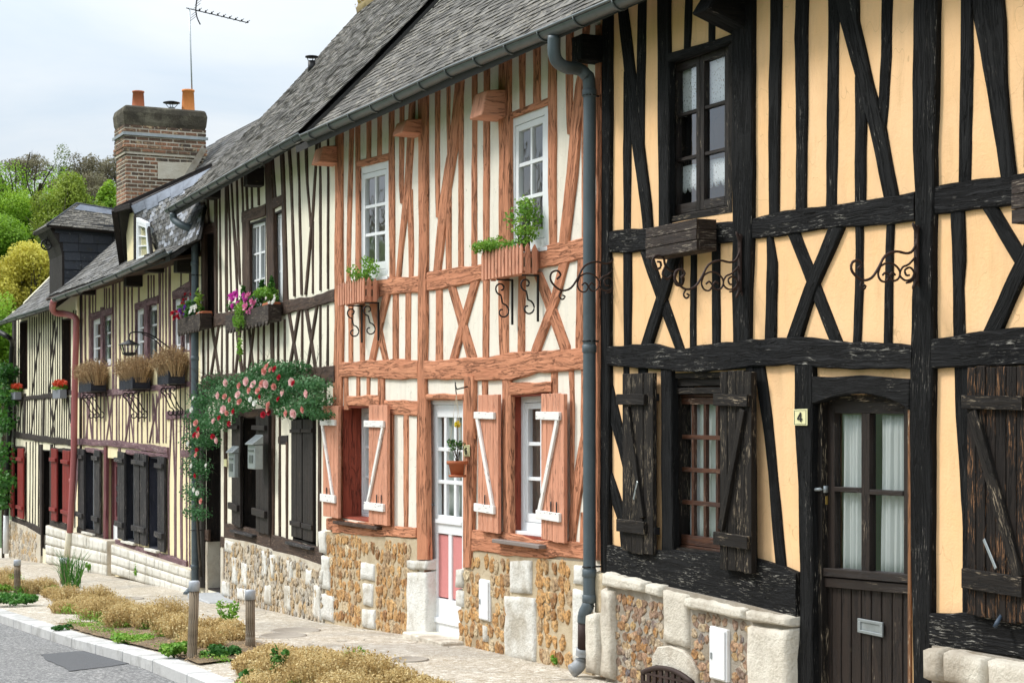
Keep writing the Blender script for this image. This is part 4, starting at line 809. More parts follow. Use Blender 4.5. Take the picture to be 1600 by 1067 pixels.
V([(724.6, 739, 588), (724.6, 739, 640), (724, 738, 768), (723.5, 735, 886)], 'post', .04); V([(784, 797, 588), (786, 797, 842)], 'post', .024)
V([(907, 915, 574), (905, 915, 680), (898, 914, 720), (891, 906, 775), (888, 899, 820), (889, 895, 856)], 'brace', .02)
T.H('sill_beam', [(510, 809, 828), (550, 814, 834), (595, 820, 838.5), (650, 824, 840)], .03, amp=.012); T.H('sill_beam', [(735, 826, 862), (783, 833, 866), (840, 842, 870), (917, 849, 875)], .036, amp=.018)
for (x0, x1, y0, y1, dd) in ((509, 531, 226, 256, .22), (628, 664, 184, 210, .22), (755, 795, 138, 184, .24)):
    cb = MB(); a1_ = A.L(x1, y1)[0]; a0_ = a1_-.24; f = A.perp(x0, y1, a1_); zt = A.L(x1, y0, .0).z; zb = A.L(x1, y1).z
    cb.hex([Vector(v) for v in ((a0_, .05, zb), (a1_, .05, zb), (a1_, -dd, zb), (a0_, -dd, zb), (a0_, .05, zt), (a1_, .05, zt), (a1_, -dd+.045, zt-.03), (a0_, -dd+.045, zt-.03))], Vector((0, 1, 0))); part('beam_end', cb, M['org_flat'], rootO, .008)
# windows of the orange house
def rq(fr, x0, x1, yt0, yt1, yb0, yb1, o): return QF(fr, x0, x1, yt0, yt1, yb0, yb1, o)
reveal(rootO, w1h, .24, M['red_jamb'], .02); reveal(rootO, w2h, .15, M['red_jamb'], .02); reveal(rootO, dh, .10, M['org_flat'], .012)
q = w1h; q1 = Q(*[c+Vector((0, .2, 0)) for c in q.c]); q1.c[0].z -= .02; q1.c[1].z -= .02
window(rootO, q1, 2, 3, 2, .05, .045, .024, M['white'], sill=.05, label='white window deep in its red lined opening left of the white door')
q2_ = Q(*[c+Vector((0, .10, 0)) for c in w2h.c]); q2_.c[2].z += .05; q2_.c[3].z += .05
window(rootO, q2_, 2, 3, 1, .07, .05, .03, M['white'], sill=.08, label='white six paned window right of the white door')
for hq, lb in ((w3h, 'tall white upper window above the left picket planter'), (w4h, 'tall white upper window above the right picket planter')):
    qq = Q(*[c+Vector((0, .02, 0)) for c in hq.c]); window(rootO, qq, 2, 3, 1, .075, .05, .03, M['white'], sill=.05, label=lb)
mb = MB(); q = rq(A, 530, 604, 812, 818, 815, 823, .10); c0, c1 = A.L(533, 812, 0), A.L(602, 820, 0); mb.box(c0.x, c1.x, -.09, .2, c0.z-.035, c0.z-.005); part('window_sill', mb, M['brn'], rootO, .004)
mb = MB(); c0, c1 = A.L(786, 838, 0), A.L(860, 846, 0); mb.box(c0.x, c1.x, -.10, .12, c0.z-.045, c0.z-.015); part('window_sill', mb, plainm('grey_wood', (.22, .18, .16)), rootO, .004)
hk = lambda: [(.50, .80), (.74, .80)]
shutter(rootO, rq(A, 509, 533, 634, 634, 805, 809, .05), 4, .03, M['org_flat'], M['white_old'], ((.125, .178), (.80, .87)), .025, (-.06, .90), (.02, .17, .72, .82), .045, 'salmon shutter with white battens furthest left on the orange house', [(.3, .87-.1), (.55, .77)])
shutter(rootO, rq(A, 580.5, 610, 633, 633, 817, 821.5, .05), 4, .03, M['org_flat'], M['white_old'], ((.13, .185), (.82, .885)), .025, (-.14, .90), (.84, .17, .0, .84), .045, 'salmon shutter with white battens beside the deep left window', [(.5, .78), (.74, .78)])
shutter(rootO, rq(A, 751.6, 783.5, 617, 617, 828, 834, .05), 4, .03, M['org_flat'], M['white_old'], ((.125, .175), (.80, .86)), .025, (-.07, .90), (.04, .17, .82, .82), .045, 'salmon shutter with white battens just right of the white door', [(.42, .76), (.70, .76)])
shutter(rootO, rq(A, 850.6, 887, 614.5, 614.5, 842, 849, .05), 4, .03, M['org_flat'], M['white_old'], ((.125, .18), (.80, .86)), .025, (-.11, .90), (.78, .17, -.02, .82), .045, 'salmon shutter with white battens next to the grey downpipe', [(.5, .76), (.74, .76)])
# white door
qD = rq(A, 665, 727, 625, 625, 992, 1006, -.06); vv = lambda y: (y-625)/(999-625.)
fb = MB(); qD.box(fb, 0, .13, 0, 1, -.06, .02); qD.box(fb, .97, 1.03, 0, 1, -.06, .02); qD.box(fb, .13, .97, 0, .018, -.06, .018); fr_ = part('door_frame', fb, M['white'], rootO, .003)
d = MB(); bx = lambda u0, u1, y0, y1, o0, o1: qD.box(d, u0, u1, vv(y0), vv(y1), o0, o1)
bx(.15, .30, 632, 994, -.05, 0); bx(.95, 1.0, 632, 994, -.05, 0); bx(.30, .95, 632, 652, -.05, -.001); bx(.30, .95, 805, 834, -.05, .002); bx(.30, .95, 936, 994, -.05, .0); bx(.58, .66, 834, 936, -.05, -.002); bx(.30, .95, 812, 818, 0, .02); bx(.2, 1, 966, 974, 0, .02)
for u in (.49, .735): bx(u-.03, u+.03, 652, 805, -.035, -.006)
for y in (702, 753): bx(.30, .95, y-3, y+3, -.035, -.004)
DO = part('door', d, M['white'], rootO, .003, 'white door with nine panes over two pink panels')
for (u0, u1) in ((.30, .58), (.66, .95)):
    g = MB(); qD.box(g, u0, u1, vv(836), vv(934), -.04, -.016); part('panel', g, M['pink'], DO, .003)
for i in range(3):
    for j in range(3):
        us = (.30, .49, .735, .95); ys = (652, 702, 753, 805); g = MB(); g.add([qD.p(us[i], vv(ys[j]), -.02), qD.p(us[i+1], vv(ys[j]), -.02), qD.p(us[i+1], vv(ys[j+1]), -.02), qD.p(us[i], vv(ys[j+1]), -.02)], [(3, 2, 1, 0)]); part('pane', g, M['glass'], DO, recalc=False)
g = MB(); c = qD.p(.22, vv(790), .0); g.tube([c, c+Vector((0, -.03, 0)), c+Vector((.02, -.04, 0))], .01, 7); part('door_handle', g, M['galv'], DO)
curtain(qD, .30, .95, vv(652), vv(806), -.07, M['net'], 'white curtain behind the nine panes of the white door', fr=A, folds=5, amp=.02)
curtain(q1, .1, .9, .05, .95, -.14, M['net'], 'net curtain in the deep window left of the white door', fr=A, folds=5, amp=.02)
# plinth of the orange house
def blk(root, fr, lst, o, mat, d0=-.12, rnd_=.014, up=.014):
    for (x0, x1, yt0, yt1, yb0, yb1) in lst: block(root, rq(fr, x0, x1, yt0, yt1, yb0, yb1, o), d0, up, M[mat], rnd_=rnd_)
plinth_body(rootO, [(508, 830), (560, 834), (600, 838), (652, 842)], [(508, 972), (652, 1000)], A, .02, M['mortar'], thick=.3)
plinth_body(rootO, [(727, 858), (790, 866), (850, 872), (920, 878)], [(715, 1012), (926, 1056)], A, .02, M['mortar'], thick=.3)
Av = A
flints(rootO, rq(A, 512, 564, 834, 838, 966, 980, .02), .085, .105, M['flint'], .0, .024, jit=.42); flints(rootO, rq(A, 588, 638, 860, 864, 984, 994, .02), .085, .105, M['flint'], .0, .024, jit=.42); flints(rootO, rq(A, 566, 648, 838, 842, 872, 872, .02), .085, .105, M['flint'], 0, .024, jit=.42)
blk(rootO, A, [(565, 586.5, 876, 880, 906, 909), (568, 584, 909, 910, 946, 949), (567, 588, 949, 951, 980, 985), (637, 669, 873, 874, 890, 892), (637, 669, 892, 892, 992, 997)], .02, 'lime')
blk(rootO, A, [(503, 517, 866, 868, 920, 924), (500, 523, 924, 930, 966, 974), (499, 511, 828, 830, 864, 867)], .02, 'lime')
mb0, mb1 = A.L(749, 930, .03).x, A.L(766, 930, .03).x; mz0, mz1 = A.L(757, 972, .03).z, A.L(757, 902, .03).z
flints(rootO, rq(A, 727, 797, 868, 876, 1012, 1026, .02), .088, .105, M['flint'], .0, .024, jit=.42, avoid=[(mb0, mb1, mz0, mz1)]); flints(rootO, rq(A, 840, 895, 874, 880, 1034, 1044, .02), .10, .110, M['flint'], .0, .028, jit=.42)
flints(rootO, rq(A, 715, 726, 952, 952, 1008, 1012, .02), .08, .09, M['flint'], .0, .024)
blk(rootO, A, [(798, 833, 874, 873, 927, 930), (789.5, 839, 928, 932, 1030, 1037), (897, 915, 880, 882, 914, 917), (896, 915, 917, 920, 1032, 1042), (713, 726, 887, 888, 918, 920), (714, 726, 920, 921, 948, 951), (755, 764, 974, 975, 1003, 1005)], .02, 'lime')
meterbox(A, 749, 765, 903.5, 907, 967, 971, .035, 'narrow white meter box in the amber flint plinth right of the white door')
mb = MB(); c0, c1 = A.L(664, 1000), A.L(728, 1010); mb.box(c0.x, c1.x, -.22, .25, gz(2.7)-.3, gz(2.7)+.035); part('door_step', mb, M['cream'], rootO, .012)
plate(A, rq(A, 725, 734.5, 695.5, 695, 713, 713.5, .05), '6', 'small pale yellow plate reading 6 on the terracotta post by the white door')
# one roof over both
roofA = []
for (root, a0_, a1_, sd) in ((rootO, -.02, aX, 3), (rootK, aX+.004, A1+.1, 5)):
    rr = MB(); pf = back(PA)
    rf = roof_deck(root, pf, a0_, a1_, M['dark'], .06, 'roof'); slates(rf, PA, a0_, a1_, M['slate'], .17, .082, sd)
sb = MB(); 
# =================================================== BROWN TIMBERED HOUSE (roses)
a5 = lambda X: 300+.225*X
PB = [(-.37, 2.90+EZ), (.45, 3.74+EZ), (1.28, 4.63+EZ), (2.35, 5.86+EZ)]
rootB = thing('timber_framed_house', 'cream house with thin dark brown timbers and climbing roses round its door', 'house', B, (BL/2, 0, g_at(B, BL/2, 0)), 'half timbered houses along the lane')
H = House(B, rootB, M['brn'])
def hq(fr, *v): return QF(fr, *v)
bw1 = hq(B, 388, 415.5, 349, 341, 492, 485); bw2 = hq(B, 428, 443, 333, 326, 478, 474); bo = hq(B, 320, 336, 364, 356, 500, 497); bd = hq(B, 323, 345, 672, 672, 920, 926); gw1 = hq(B, 381, 404, 652, 650, 826, 832); gw2 = hq(B, 458, 494, 642, 640, 843, 854)
g0 = g_at(B, BL, 0)-.4
H.wall(BL, 0, g0, 3.2+EZ, [hole(h) for h in (bw1, bw2, bo, bd, gw1, gw2)], M['pl_B'], .22); H.shell(BL, 0, g0, 0, back(PB), M['pl_B'])
V = lambda rows, n='stud', p=.013, m=None: H.V(n, rows, p, m, .004)
pu = lambda *r: [(a5(x0), a5(x1), 220+.225*y) for x0, x1, y in r]
for r in ([(183, 191, 320), (185, 192, 415), (190, 203, 1190)], [(225, 240, 300), (230, 245, 1190)], [(237, 246, 250), (252, 262, 560), (264, 274, 1180)], [(262, 272, 240), (276, 286, 520), (304, 314, 980), (306, 316, 1170)], [(300, 310, 220), (308, 320, 560), (320, 333, 900), (322, 333, 960)],
          [(332, 345, 200), (344, 354, 420), (350, 362, 1150)], [(362, 376, 190), (376, 387, 480)], [(400, 410, 170), (408, 420, 470)], [(448, 460, 150), (456, 466, 450)], [(540, 560, 100), (565, 582, 395)]): V(pu(*r))
V(pu((278, 290, 545), (300, 312, 780), (326, 338, 1000)), 'brace'); V(pu((60, 78, 430), (62, 86, 1250)), 'corner_post', .03); V(pu((98, 110, 370), (112, 120, 600)));
V(pu((150, 166, 330), (152, 168, 1240)), 'post', .024); V(pu((498, 545, 120), (512, 560, 500), (518, 570, 1130)), 'post', .028); V(pu((606, 628, 60), (620, 640, 400), (632, 658, 1080), (634, 662, 1130)), 'post', .022)
V(pu((350, 392, 520), (356, 398, 1130)), 'post', .02)
for r in ([(662, 678, 40), (674, 690, 200), (698, 712, 900), (702, 714, 1080)], [(722, 736, 20), (736, 746, 300), (750, 764, 1070)], [(780, 796, 0), (790, 803, 300), (812, 824, 560), (813, 822, 600)], [(872, 886, -40), (880, 893, 300), (882, 894, 1040)], [(934, 944, -60), (937, 947, 300), (935, 945, 1030)], [(826, 840, 560), (828, 840, 1060)]): V(pu(*r))
V(pu((852, 866, -30), (846, 858, 180), (824, 838, 520), (776, 790, 1070)), 'brace', .018)
H.H('window_head', [(377, 331, 349), (395, 325, 343), (414, 318, 337)], .026); H.H('window_head', [(421, 311, 329), (443, 302, 319)], .024); H.H('rail', [(316, 353, 367), (338, 346, 360)], .02)
H.H('rail', [(337, 490, 510), (390, 481, 501), (448, 469, 490), (485, 463, 481), (522, 452, 471)], .03, amp=.01); H.H('rail', [(315, 499, 514), (338, 493, 510)], .03)
pm = lambda *r: [(a5(x0), a5(x1), 400+.225*y) for x0, x1, y in r]
for x in (75, 108, 203, 282, 362, 455, 495, 595, 640, 762, 887, 938): V(pm((x-5, x+5, 340 if x > 640 else 440), (x-6, x+5, 850)))
V(pm((232, 247, 440), (232, 247, 860))); V(pm((540, 560, 440), (542, 562, 840)), 'post', .02)
for x0, x1, w_, yb in ((130, 185, 8, 840), (300, 346, 8, 830), (385, 422, 7, 800), (665, 740, 8, 830), (790, 858, 9, 820)): V(pm((x0-w_, x0+w_, 370 if x0 > 600 else 450), (x1-w_, x1+w_, yb)), 'brace', .015)
for x0, x1, w_, yb in ((184, 124, 6, 840), (336, 294, 6, 835), (428, 388, 6, 810), (742, 662, 7, 830), (860, 788, 7, 815)): V(pm((x0-w_, x0+w_, 350 if x0 > 600 else 450), (x1-w_, x1+w_, yb)), 'brace', .019)
H.H('middle_beam', [(315, 587, 608), (356, 584, 606), (420, 580, 603), (470, 577, 600), (522, 570, 596)], .032, amp=.012)
for x in (322, 329, 337, 344): V([(x, x+1.6, 604), (x, x+1.6, 660)])
V([(310, 318, 600), (309, 318, 918)], 'post', .034, M['brn_dark']); V([(349, 353.5, 600), (349, 352, 740), (349, 352, 904)], 'post', .026); V([(363, 365, 600), (364, 366, 818)]); V([(435, 437.5, 600), (435, 437.5, 840)]); V([(446, 449, 690), (446, 448.5, 842)])
V([(422, 427, 600), (421, 426, 740), (421, 425, 906)], 'post', .03); V([(496, 500, 595), (496, 500, 858)], 'post', .016); V([(505, 508, 590), (506, 509, 640)])
H.H('window_head', [(366, 640, 653), (426, 637, 650)], .024); H.H('window_head', [(434, 680, 694), (449, 680, 695)], .012, M['brn_dark']); H.H('window_head', [(457, 632, 643), (496, 630, 641)], .024)
H.H('sill_beam', [(352, 817, 840), (385, 824, 848), (422, 832, 858)], .034); H.H('sill_beam', [(424, 836, 860), (460, 845, 870), (503, 858, 885)], .034); H.H('sill_beam', [(316, 826, 844), (325, 827, 846)], .02); H.H('sill_beam', [(344, 838, 854), (352, 840, 856)], .02)
for hq_, m_ in ((bw1, 'brn_dark'), (bw2, 'brn_dark'), (bo, 'brn_dark'), (bd, 'brn_dark'), (gw1, 'brn_dark'), (gw2, 'brn_dark')): reveal(rootB, hq_, .2, M[m_], .02)
push = lambda q, d: Q(*[c+Vector((0, d, 0)) for c in q.c])
window(rootB, push(bw1, .04), 2, 3, 2, .02, .04, .024, M['white'], label='white many paned window on the left, over the pink geraniums'); window(rootB, push(bw2, .04), 2, 3, 2, .02, .035, .024, M['white'], label='narrow white window on the right, over the planter')
window(rootB, push(bo, .16), 1, 2, 1, .04, .05, .03, M['brn_dark'], M['brn_dark'], label='dark brown upper window beside the downpipe'); window(rootB, push(gw1, .17), 1, 2, 2, .03, .04, .03, M['brn_dark'], M['brn_dark'], label='dark open shuttered window behind the mailboxes')
mb = MB(); qd2 = push(bd, .16)
for k in range(5): qd2.box(mb, k/5+.01, (k+1)/5-.01, .02, 1, -.05, 0)
part('door', mb, M['brn_dark'], rootB, .003, 'dark brown plank door under the roses')
shutter(rootB, hq(B, 459, 475.5, 656, 655, 838, 842, .0), 2, .03, M['brn_dark'], M['brn_dark'], ((.08, .11), (.86, .90)), .02, (0, 1)); shutter(rootB, hq(B, 477, 493, 655, 654, 843, 847, .0), 2, .03, M['brn_dark'], M['brn_dark'], ((.08, .11), (.86, .90)), .02, (0, 1))
mb = MB(); c0, c1 = B.L(456, 845), B.L(496, 852); mb.box(c0.x, c1.x, -.08, .05, c0.z-.03, c0.z); part('window_sill', mb, M['grey_board'], rootB, .003)
mb = MB(); c0, c1 = B.L(370, 828), B.L(405, 830); mb.box(c0.x, c1.x, -.09, .18, c0.z-.02, c0.z+.01); part('window_sill', mb, M['grey_board'], rootB, .003)
for (x0, x1, y0, y1, y2, y3) in ((366, 380, 650, 650, 818, 824), (404, 424, 650, 650, 829, 836)): shutter(rootB, hq(B, x0, x1, y0, y1, y2, y3, .03), 3, .035, M['brn_dark'], M['brn_dark'], ((.08, .12), (.80, .86)), .035, (-.12, .9))
mb = MB(); q = hq(B, 311, 346, 918, 921, 930, 934, .25); mb.box(q.c[0].x, q.c[1].x, -.40, .15, g0-.1, g_at(B, BL+.8, 0)+.07); part('door_step', mb, plainm('grey_step', (.40, .41, .42), .8, 0, .3), rootB, .01)
cb = MB(); a1_ = B.L(413, 262)[0]; cb.box(a1_-.2, a1_, -.2, .02, B.L(410, 292).z, B.L(410, 265).z, Vector((0, 1, 0))); part('beam_end', cb, M['brn_dark'], rootB, .006); cb = MB(); a1_ = B.L(345, 300)[0]; cb.box(a1_-.28, a1_, -.2, .02, B.L(340, 312).z, B.L(340, 296).z, Vector((0, 1, 0))); part('beam_end', cb, M['brn_dark'], rootB, .006)
plinth_body(rootB, [(351, 840), (385, 846), (422, 857), (424, 860), (460, 868), (504, 884)], [(351, 936), (400, 948), (504, 976)], B, .05, M['mortar_w'], thick=.3)
plinth_body(rootB, [(318, 846), (324, 846)], [(318, 928), (324, 928)], B, .01, M['mortar_w'], thick=.2); plinth_body(rootB, [(344.5, 856), (351, 858)], [(344.5, 930), (351, 934)], B, .02, M['mortar_w'], thick=.25)
flints(rootB, hq(B, 353, 421, 846, 862, 940, 954, .05), .085, .085, M['flint_w'], .008, .020, jit=.8, fill=.8); flints(rootB, hq(B, 424, 502, 866, 890, 956, 972, .05), .085, .085, M['flint_w'], .008, .020, jit=.8, fill=.8)
for v in ((353, 366, 842, 846, 862, 866), (364, 371, 868, 870, 912, 914), (379, 388, 876, 880, 915, 918), (411, 418, 858, 862, 900, 904), (348, 361, 906, 908, 930, 934), (372, 386, 916, 918, 936, 940), (415, 426, 912, 914, 944, 948), (424, 430, 864, 866, 902, 906), (446, 456, 912, 914, 950, 956), (450, 458, 872, 876, 908, 912), (479, 489, 886, 890, 914, 918), (492, 503, 912, 914, 964, 972), (500, 506, 888, 890, 912, 915)): block(rootB, hq(B, *v, .05), -.10, .018, M['lime'], rnd_=.015)
rf = roof_deck(rootB, back(PB), BL-.25, -.022, M['dark'], .06, 'roof'); slates(rf, PB, BL-.27, -.022, M['slate'], .15, .082, 9, .035)
rm = MB(); 
for k in range(14):
    a_ = lerp(BL-.2, -.3, k/14); rm.tube([(a_, 2.37, 5.88+EZ), (a_+.44, 2.37, 5.88+EZ)], [.12+R.uniform(-.01, .01), .10], 8)
part('ridge_tiles', rm, plainm('mossy_ridge', (.26, .20, .09), .95, 0, .7, .01, 9), rf)
ms = MB(); qr = random.Random(4)
for k in range(22): leaves(ms, (lerp(BL-.25, BL+3, k/22), 2.33, 5.98+EZ+qr.uniform(-.05, .05)), (.12, .1, .05), 60, .035, qr, .2)
part('moss', ms, leafm('ochre_moss', [(0, (.18, .10, .02)), (.5, (.42, .27, .05)), (1, (.20, .20, .06))]), rf, recalc=False)
vt = B.perp(487, 100, BL+.5); vb = thing('roof_vent', 'small dark vent pipe standing out of the slates near the roof edge', 'roof vent', B, vt); mb = MB(); mb.lathe(vt, [(.05, -.14), (.05, .04)], 10); part('pipe', mb, M['iron'], vb); mb = MB(); mb.lathe(vt, [(.02, .11), (.09, .10), (.09, .085)], 12); [mb.tube([vt+Vector((.045*math.cos(t), .045*math.sin(t), .03)), vt+Vector((.07*math.cos(t), .07*math.sin(t), .09))], .006, 5) for t in (0, 2, 4)]; part('cowl', mb, M['iron'], vb)

# =================================================== YELLOW HOUSE WITH MAUVE TIMBERS
xc = lambda X: 100+.21556*X
cB = C.L(120, 600)[0]; zc1 = C.L(200, 430, .0).z
rootC = thing('timber_framed_house', 'yellow house with thin mauve timbers and three dried lavender window boxes', 'house', C, (cB/2, 0, g_at(C, cB/2, 0)), 'half timbered houses along the lane')
Y = House(C, rootC, M['mauve']); ge = C.L(85, 466, .55); ge2 = C.L(262, 393, .55); zg = (ge.z+ge2.z)/2; print('C gutter', ge, ge2, 'wall top', C.L(125, 469), C.L(262, 437), C.L(305, 413))
zt_ = max(C.L(125, 466).z, C.L(300, 410).z)+.05
PC = [(-.50, zg+.02), (-.1, zg+.30), (.6, zg+.95), (2.6, zg+3.0)]
cw = [hq(C, 142.5, 174, 499, 486, 575, 572), hq(C, 211, 246, 482, 470, 568, 566), hq(C, 270, 297, 466, 459, 552, 549)]
gA = hq(C, 134, 150.5, 703, 705, 829, 834); gB = hq(C, 196, 214, 706, 708, 843, 850); gC = hq(C, 233, 250, 712, 714, 855, 862); gD = hq(C, 166, 185, 715, 716, 890, 893)
gc0 = g_at(C, cB, 0)-.4
Y.wall(cB, 0, gc0, zt_, [hole(h) for h in cw+[gA, gB, gC, gD]], M['pl_C'], .22); Y.shell(cB, 0, gc0, 0, back(PC), M['pl_C'])
V = lambda rows, n='stud', p=.012, m=None: Y.V(n, rows, p, m, .004)
for X, w_ in ((125, 9), (150, 9), (182, 12), (352, 14), (372, 7), (400, 9), (436, 10), (462, 8), (490, 8), (690, 14), (712, 7), (735, 8), (762, 14), (912, 16)): V([(xc(X-w_/2), xc(X+w_/2), 440 if X < 500 else 415), (xc(X+2-w_/2), xc(X+w_/2+3), 622)])
for X in (205, 225, 290, 305, 325): V([(xc(X)-.6, xc(X)+.8, 450), (xc(X)-.6, xc(X)+.8, 492)])
for X in (540, 608, 628, 648): V([(xc(X)-.7, xc(X)+.8, 430), (xc(X)-.7, xc(X)+.8, 477)])
V([(xc(842), xc(848), 415), (xc(842), xc(848), 452)]); V([(xc(262), xc(278), 480), (xc(262), xc(278), 600)], 'post', .03); V([(xc(578), xc(602), 470), (xc(578), xc(602), 600)], 'post', .03); V([(xc(844), xc(852), 455), (xc(844), xc(852), 590)], 'post', .03)
V([(xc(112), xc(120), 460), (xc(108), xc(116), 840)], 'corner_post', .03, M['far_dark'])
Y.H('window_head', [(141, 489, 499.5), (175, 480, 490)], .03); Y.H('window_head', [(210, 474, 484), (246, 462, 473)], .03); Y.H('window_head', [(269, 455, 468), (297, 437, 457)], .03)
Y.H('rail', [(121, 613, 622), (190, 607, 617), (257, 599, 608)], .024); Y.H('rail', [(245, 603, 611), (305, 595, 603)], .022); Y.H('rail', [(259, 643, 656), (302, 639, 653)], .024)
for X in (115, 140, 165, 205, 235, 262, 288, 345, 378, 395, 420, 445, 470, 500, 530, 560, 600, 640, 665, 685, 715, 735): V([(xc(X)-.5, xc(X)+.9, 615), (xc(X)-.5, xc(X)+.9, 692)])
for x0, x1 in ((185, 150), (165, 205), (350, 300), (310, 340), (490, 440), (460, 500), (680, 615), (640, 680)): V([(xc(x0)-.7, xc(x0)+.9, 618), (xc(x1)-.7, xc(x1)+.9, 692)], 'brace', .015)
Y.H('middle_beam', [(119, 685, 695), (180, 688, 698), (222, 693, 703), (261, 699, 710)], .03, amp=.01)
for X, X2 in ((775, 755), (785, 800), (812, 806), (840, 842), (870, 850), (885, 884), (905, 906)): V([(xc(X)-.8, xc(X)+1, 650), (xc(X2)-.8, xc(X2)+1, 750), (xc(X2+2)-.8, xc(X2+2)+1, 900)])
Y.H('window_head', [(132, 699, 706), (163, 702, 709)], .02); Y.H('window_head', [(196, 702, 710), (232, 706, 713)], .02); Y.H('window_head', [(232, 706, 713), (262, 709, 716)], .022)
V([(161.5, 165.5, 698), (161, 165, 845)], 'post', .03, M['mauve_d']); V([(184.5, 188, 700), (184, 187, 722)]); V([(122, 125, 700), (110.5, 113, 830)], 'brace'); Y.H('rail', [(282, 703, 713), (300, 704, 714)], .016)
Y.H('sill_beam', [(180, 842, 850), (230, 858, 868), (291, 876, 890)], .03, amp=.012); Y.H('sill_beam', [(120, 822, 832), (165, 834, 842)], .03, M['far_dark'])
for h, n_ in zip(cw, ('left', 'middle', 'right')):
    reveal(rootC, h, .1, M['mauve'], .02); window(rootC, push(h, .05), 1, 3, 2, .05, .05, .024, M['white'], label='white upper window, %s of the three' % n_)
curtain(push(cw[0], .05), .08, .92, .05, .95, -.09, M['net'], 'net curtain in the left upper window of the yellow house', fr=C, folds=4, amp=.01); curtain(push(cw[1], .05), .08, .92, .05, .95, -.09, M['net'], 'net curtain in the middle upper window of the yellow house', fr=C, folds=4, amp=.01)
for h in (gA, gB, gC): reveal(rootC, h, .22, M['navy'], .03); window(rootC, push(h, .13), 1, 2, 1, .16, .06, .03, M['white'])
mb = MB()
for h in (gA, gB, gC): mb = MB(); mb.box(h.c[3].x, h.c[2].x+.05, -.08, .2, h.c[3].z-.04, h.c[3].z-.005); part('window_sill', mb, M['block'], rootC, .004)
for (x0, x1, y0, y1, y2, y3) in ((124.5, 134, 701, 702, 823, 827), (150, 158.5, 703, 704, 831, 834), (186.5, 197.5, 705, 707, 840, 844), (213, 221, 708, 709, 848, 850), (222.5, 232, 709, 711, 850, 853), (249.5, 260, 713, 714, 859, 863)): shutter(rootC, hq(C, x0, x1, y0, y1, y2, y3, .03), 3, .035, M['grey_board'], M['grey_board'], ((.07, .12), (.80, .86)), .035, (-.18, .95))
qd3 = push(gD, .10); mb = MB(); qd3.box(mb, 0, .12, 0, 1, -.05, .02); qd3.box(mb, .88, 1, 0, 1, -.05, .02); qd3.box(mb, .12, .88, 0, .03, -.05, .02); part('door_frame', mb, M['mauve_d'], rootC, .003)
mb = MB(); qd3.box(mb, .13, .3, .03, .6, -.05, 0); qd3.box(mb, .7, .87, .03, .6, -.05, 0); qd3.box(mb, .3, .7, .03, .08, -.05, 0); qd3.box(mb, .3, .7, .52, .6, -.05, 0); qd3.box(mb, .3, .7, .08, .52, -.05, -.03); DD = part('door', mb, M['mauve_d'], rootC, .003, 'faded mauve door with a white lower half'); mb = MB(); qd3.box(mb, .13, .87, .6, 1, -.05, .01); part('kick_panel', mb, M['white'], DD, .003)
mb = MB(); [mb.tube(spiral(qd3.p(.5, .30+.05*k, .012), .09, 1.2, k*3.1, (1, 0, 0), (0, 0, 1), 14), .008, 5) for k in (-1, 1)]; part('iron_grille', mb, M['iron'], DD)
for x in (145, 218, 252, 300): cb = MB(); a1_ = C.L(x+5, 440)[0]; z_ = C.L(x, 460 if x < 200 else (447 if x < 240 else 425)).z; cb.box(a1_-.2, a1_, -.25, .02, z_-.02, z_+.24, Vector((0, 1, 0))); part('beam_end', cb, M['brn_dark'], rootC, .006)
sf = MB(); sf.hex([Vector((cB-.1, -.52, zg-.03)), Vector((.05, -.52, zg-.03)), Vector((.05, .05, zt_+.0)), Vector((cB-.1, .05, zt_+.0)), Vector((cB-.1, -.52, zg-.005)), Vector((.05, -.52, zg-.005)), Vector((.05, .05, zt_+.06)), Vector((cB-.1, .05, zt_+.06))], Vector((1, 0, 0))); part('soffit', sf, M['brn'], rootC, .003)
for (tp_, bt_, o) in (([(109, 831), (167, 845)], [(109, 886), (167, 897)], .12), ([(174, 850), (298, 891)], [(174, 892), (298, 929)], .12)):
    q = hq(C, tp_[0][0], tp_[1][0], tp_[0][1], tp_[1][1], bt_[0][1]+4, bt_[1][1]+4, o); mb = MB(); mb.prism([c+Vector((0, 0, 0)) for c in q.c], -o+.006, .15); part('mortar_bed', mb, M['mortar_w'], rootC); rows = 3
    for j in range(rows):
        us = [0.0]
        while us[-1] < 1: us.append(min(1, us[-1]+R.uniform(.20, .52)/q.w))
        for u0, u1 in zip(us, us[1:]): e_ = R.uniform(.0, .02); bb = Q(q.p(u0+.001, (j+.015)/rows), q.p(u1-.001, (j+.015)/rows), q.p(u1-.001, (j+.985)/rows), q.p(u0+.001, (j+.985)/rows)); block(rootC, bb, -.05, .004+e_*.4, M['block'], rnd_=.007, amp=.002)
rf = roof_deck(rootC, back(PC), cB-.12, .3, M['dark'], .06, 'roof'); slates(rf, PC, cB-.12, .3, M['slate_far'], .20, .11, 12, 0)

# =================================================== FAR HOUSE
hE = C.L(19, 600)[0]; zh = (C.L(0, 503, .4).z+C.L(80, 478, .4).z)/2; print('H gutter', C.L(0, 503, .4), C.L(80, 478, .4))
PH = [(-.35, zh+.02), (0, zh+.30), (.6, zh+.92), (2.6, zh+3.1)]
rootH = thing('timber_framed_house', 'farthest cream house with close dark timbers and red ground floor shutters', 'house', C, ((hE+cB)/2, 0, g_at(C, (hE+cB)/2, 0)), 'half timbered houses along the lane')
Z = House(C, rootH, M['far_dark']); xa = lambda X: .1873*X
fo1 = hq(C, 31, 43, 503, 500, 610, 607); fo2 = hq(C, 97.5, 111, 499, 496, 612, 610); fg1 = hq(C, 22, 30, 701, 702, 805, 808); fg2 = hq(C, 91, 101, 704, 706, 815, 819); fd = hq(C, 64, 78, 702, 703, 855, 860)
gh0 = g_at(C, hE, 0)-.4
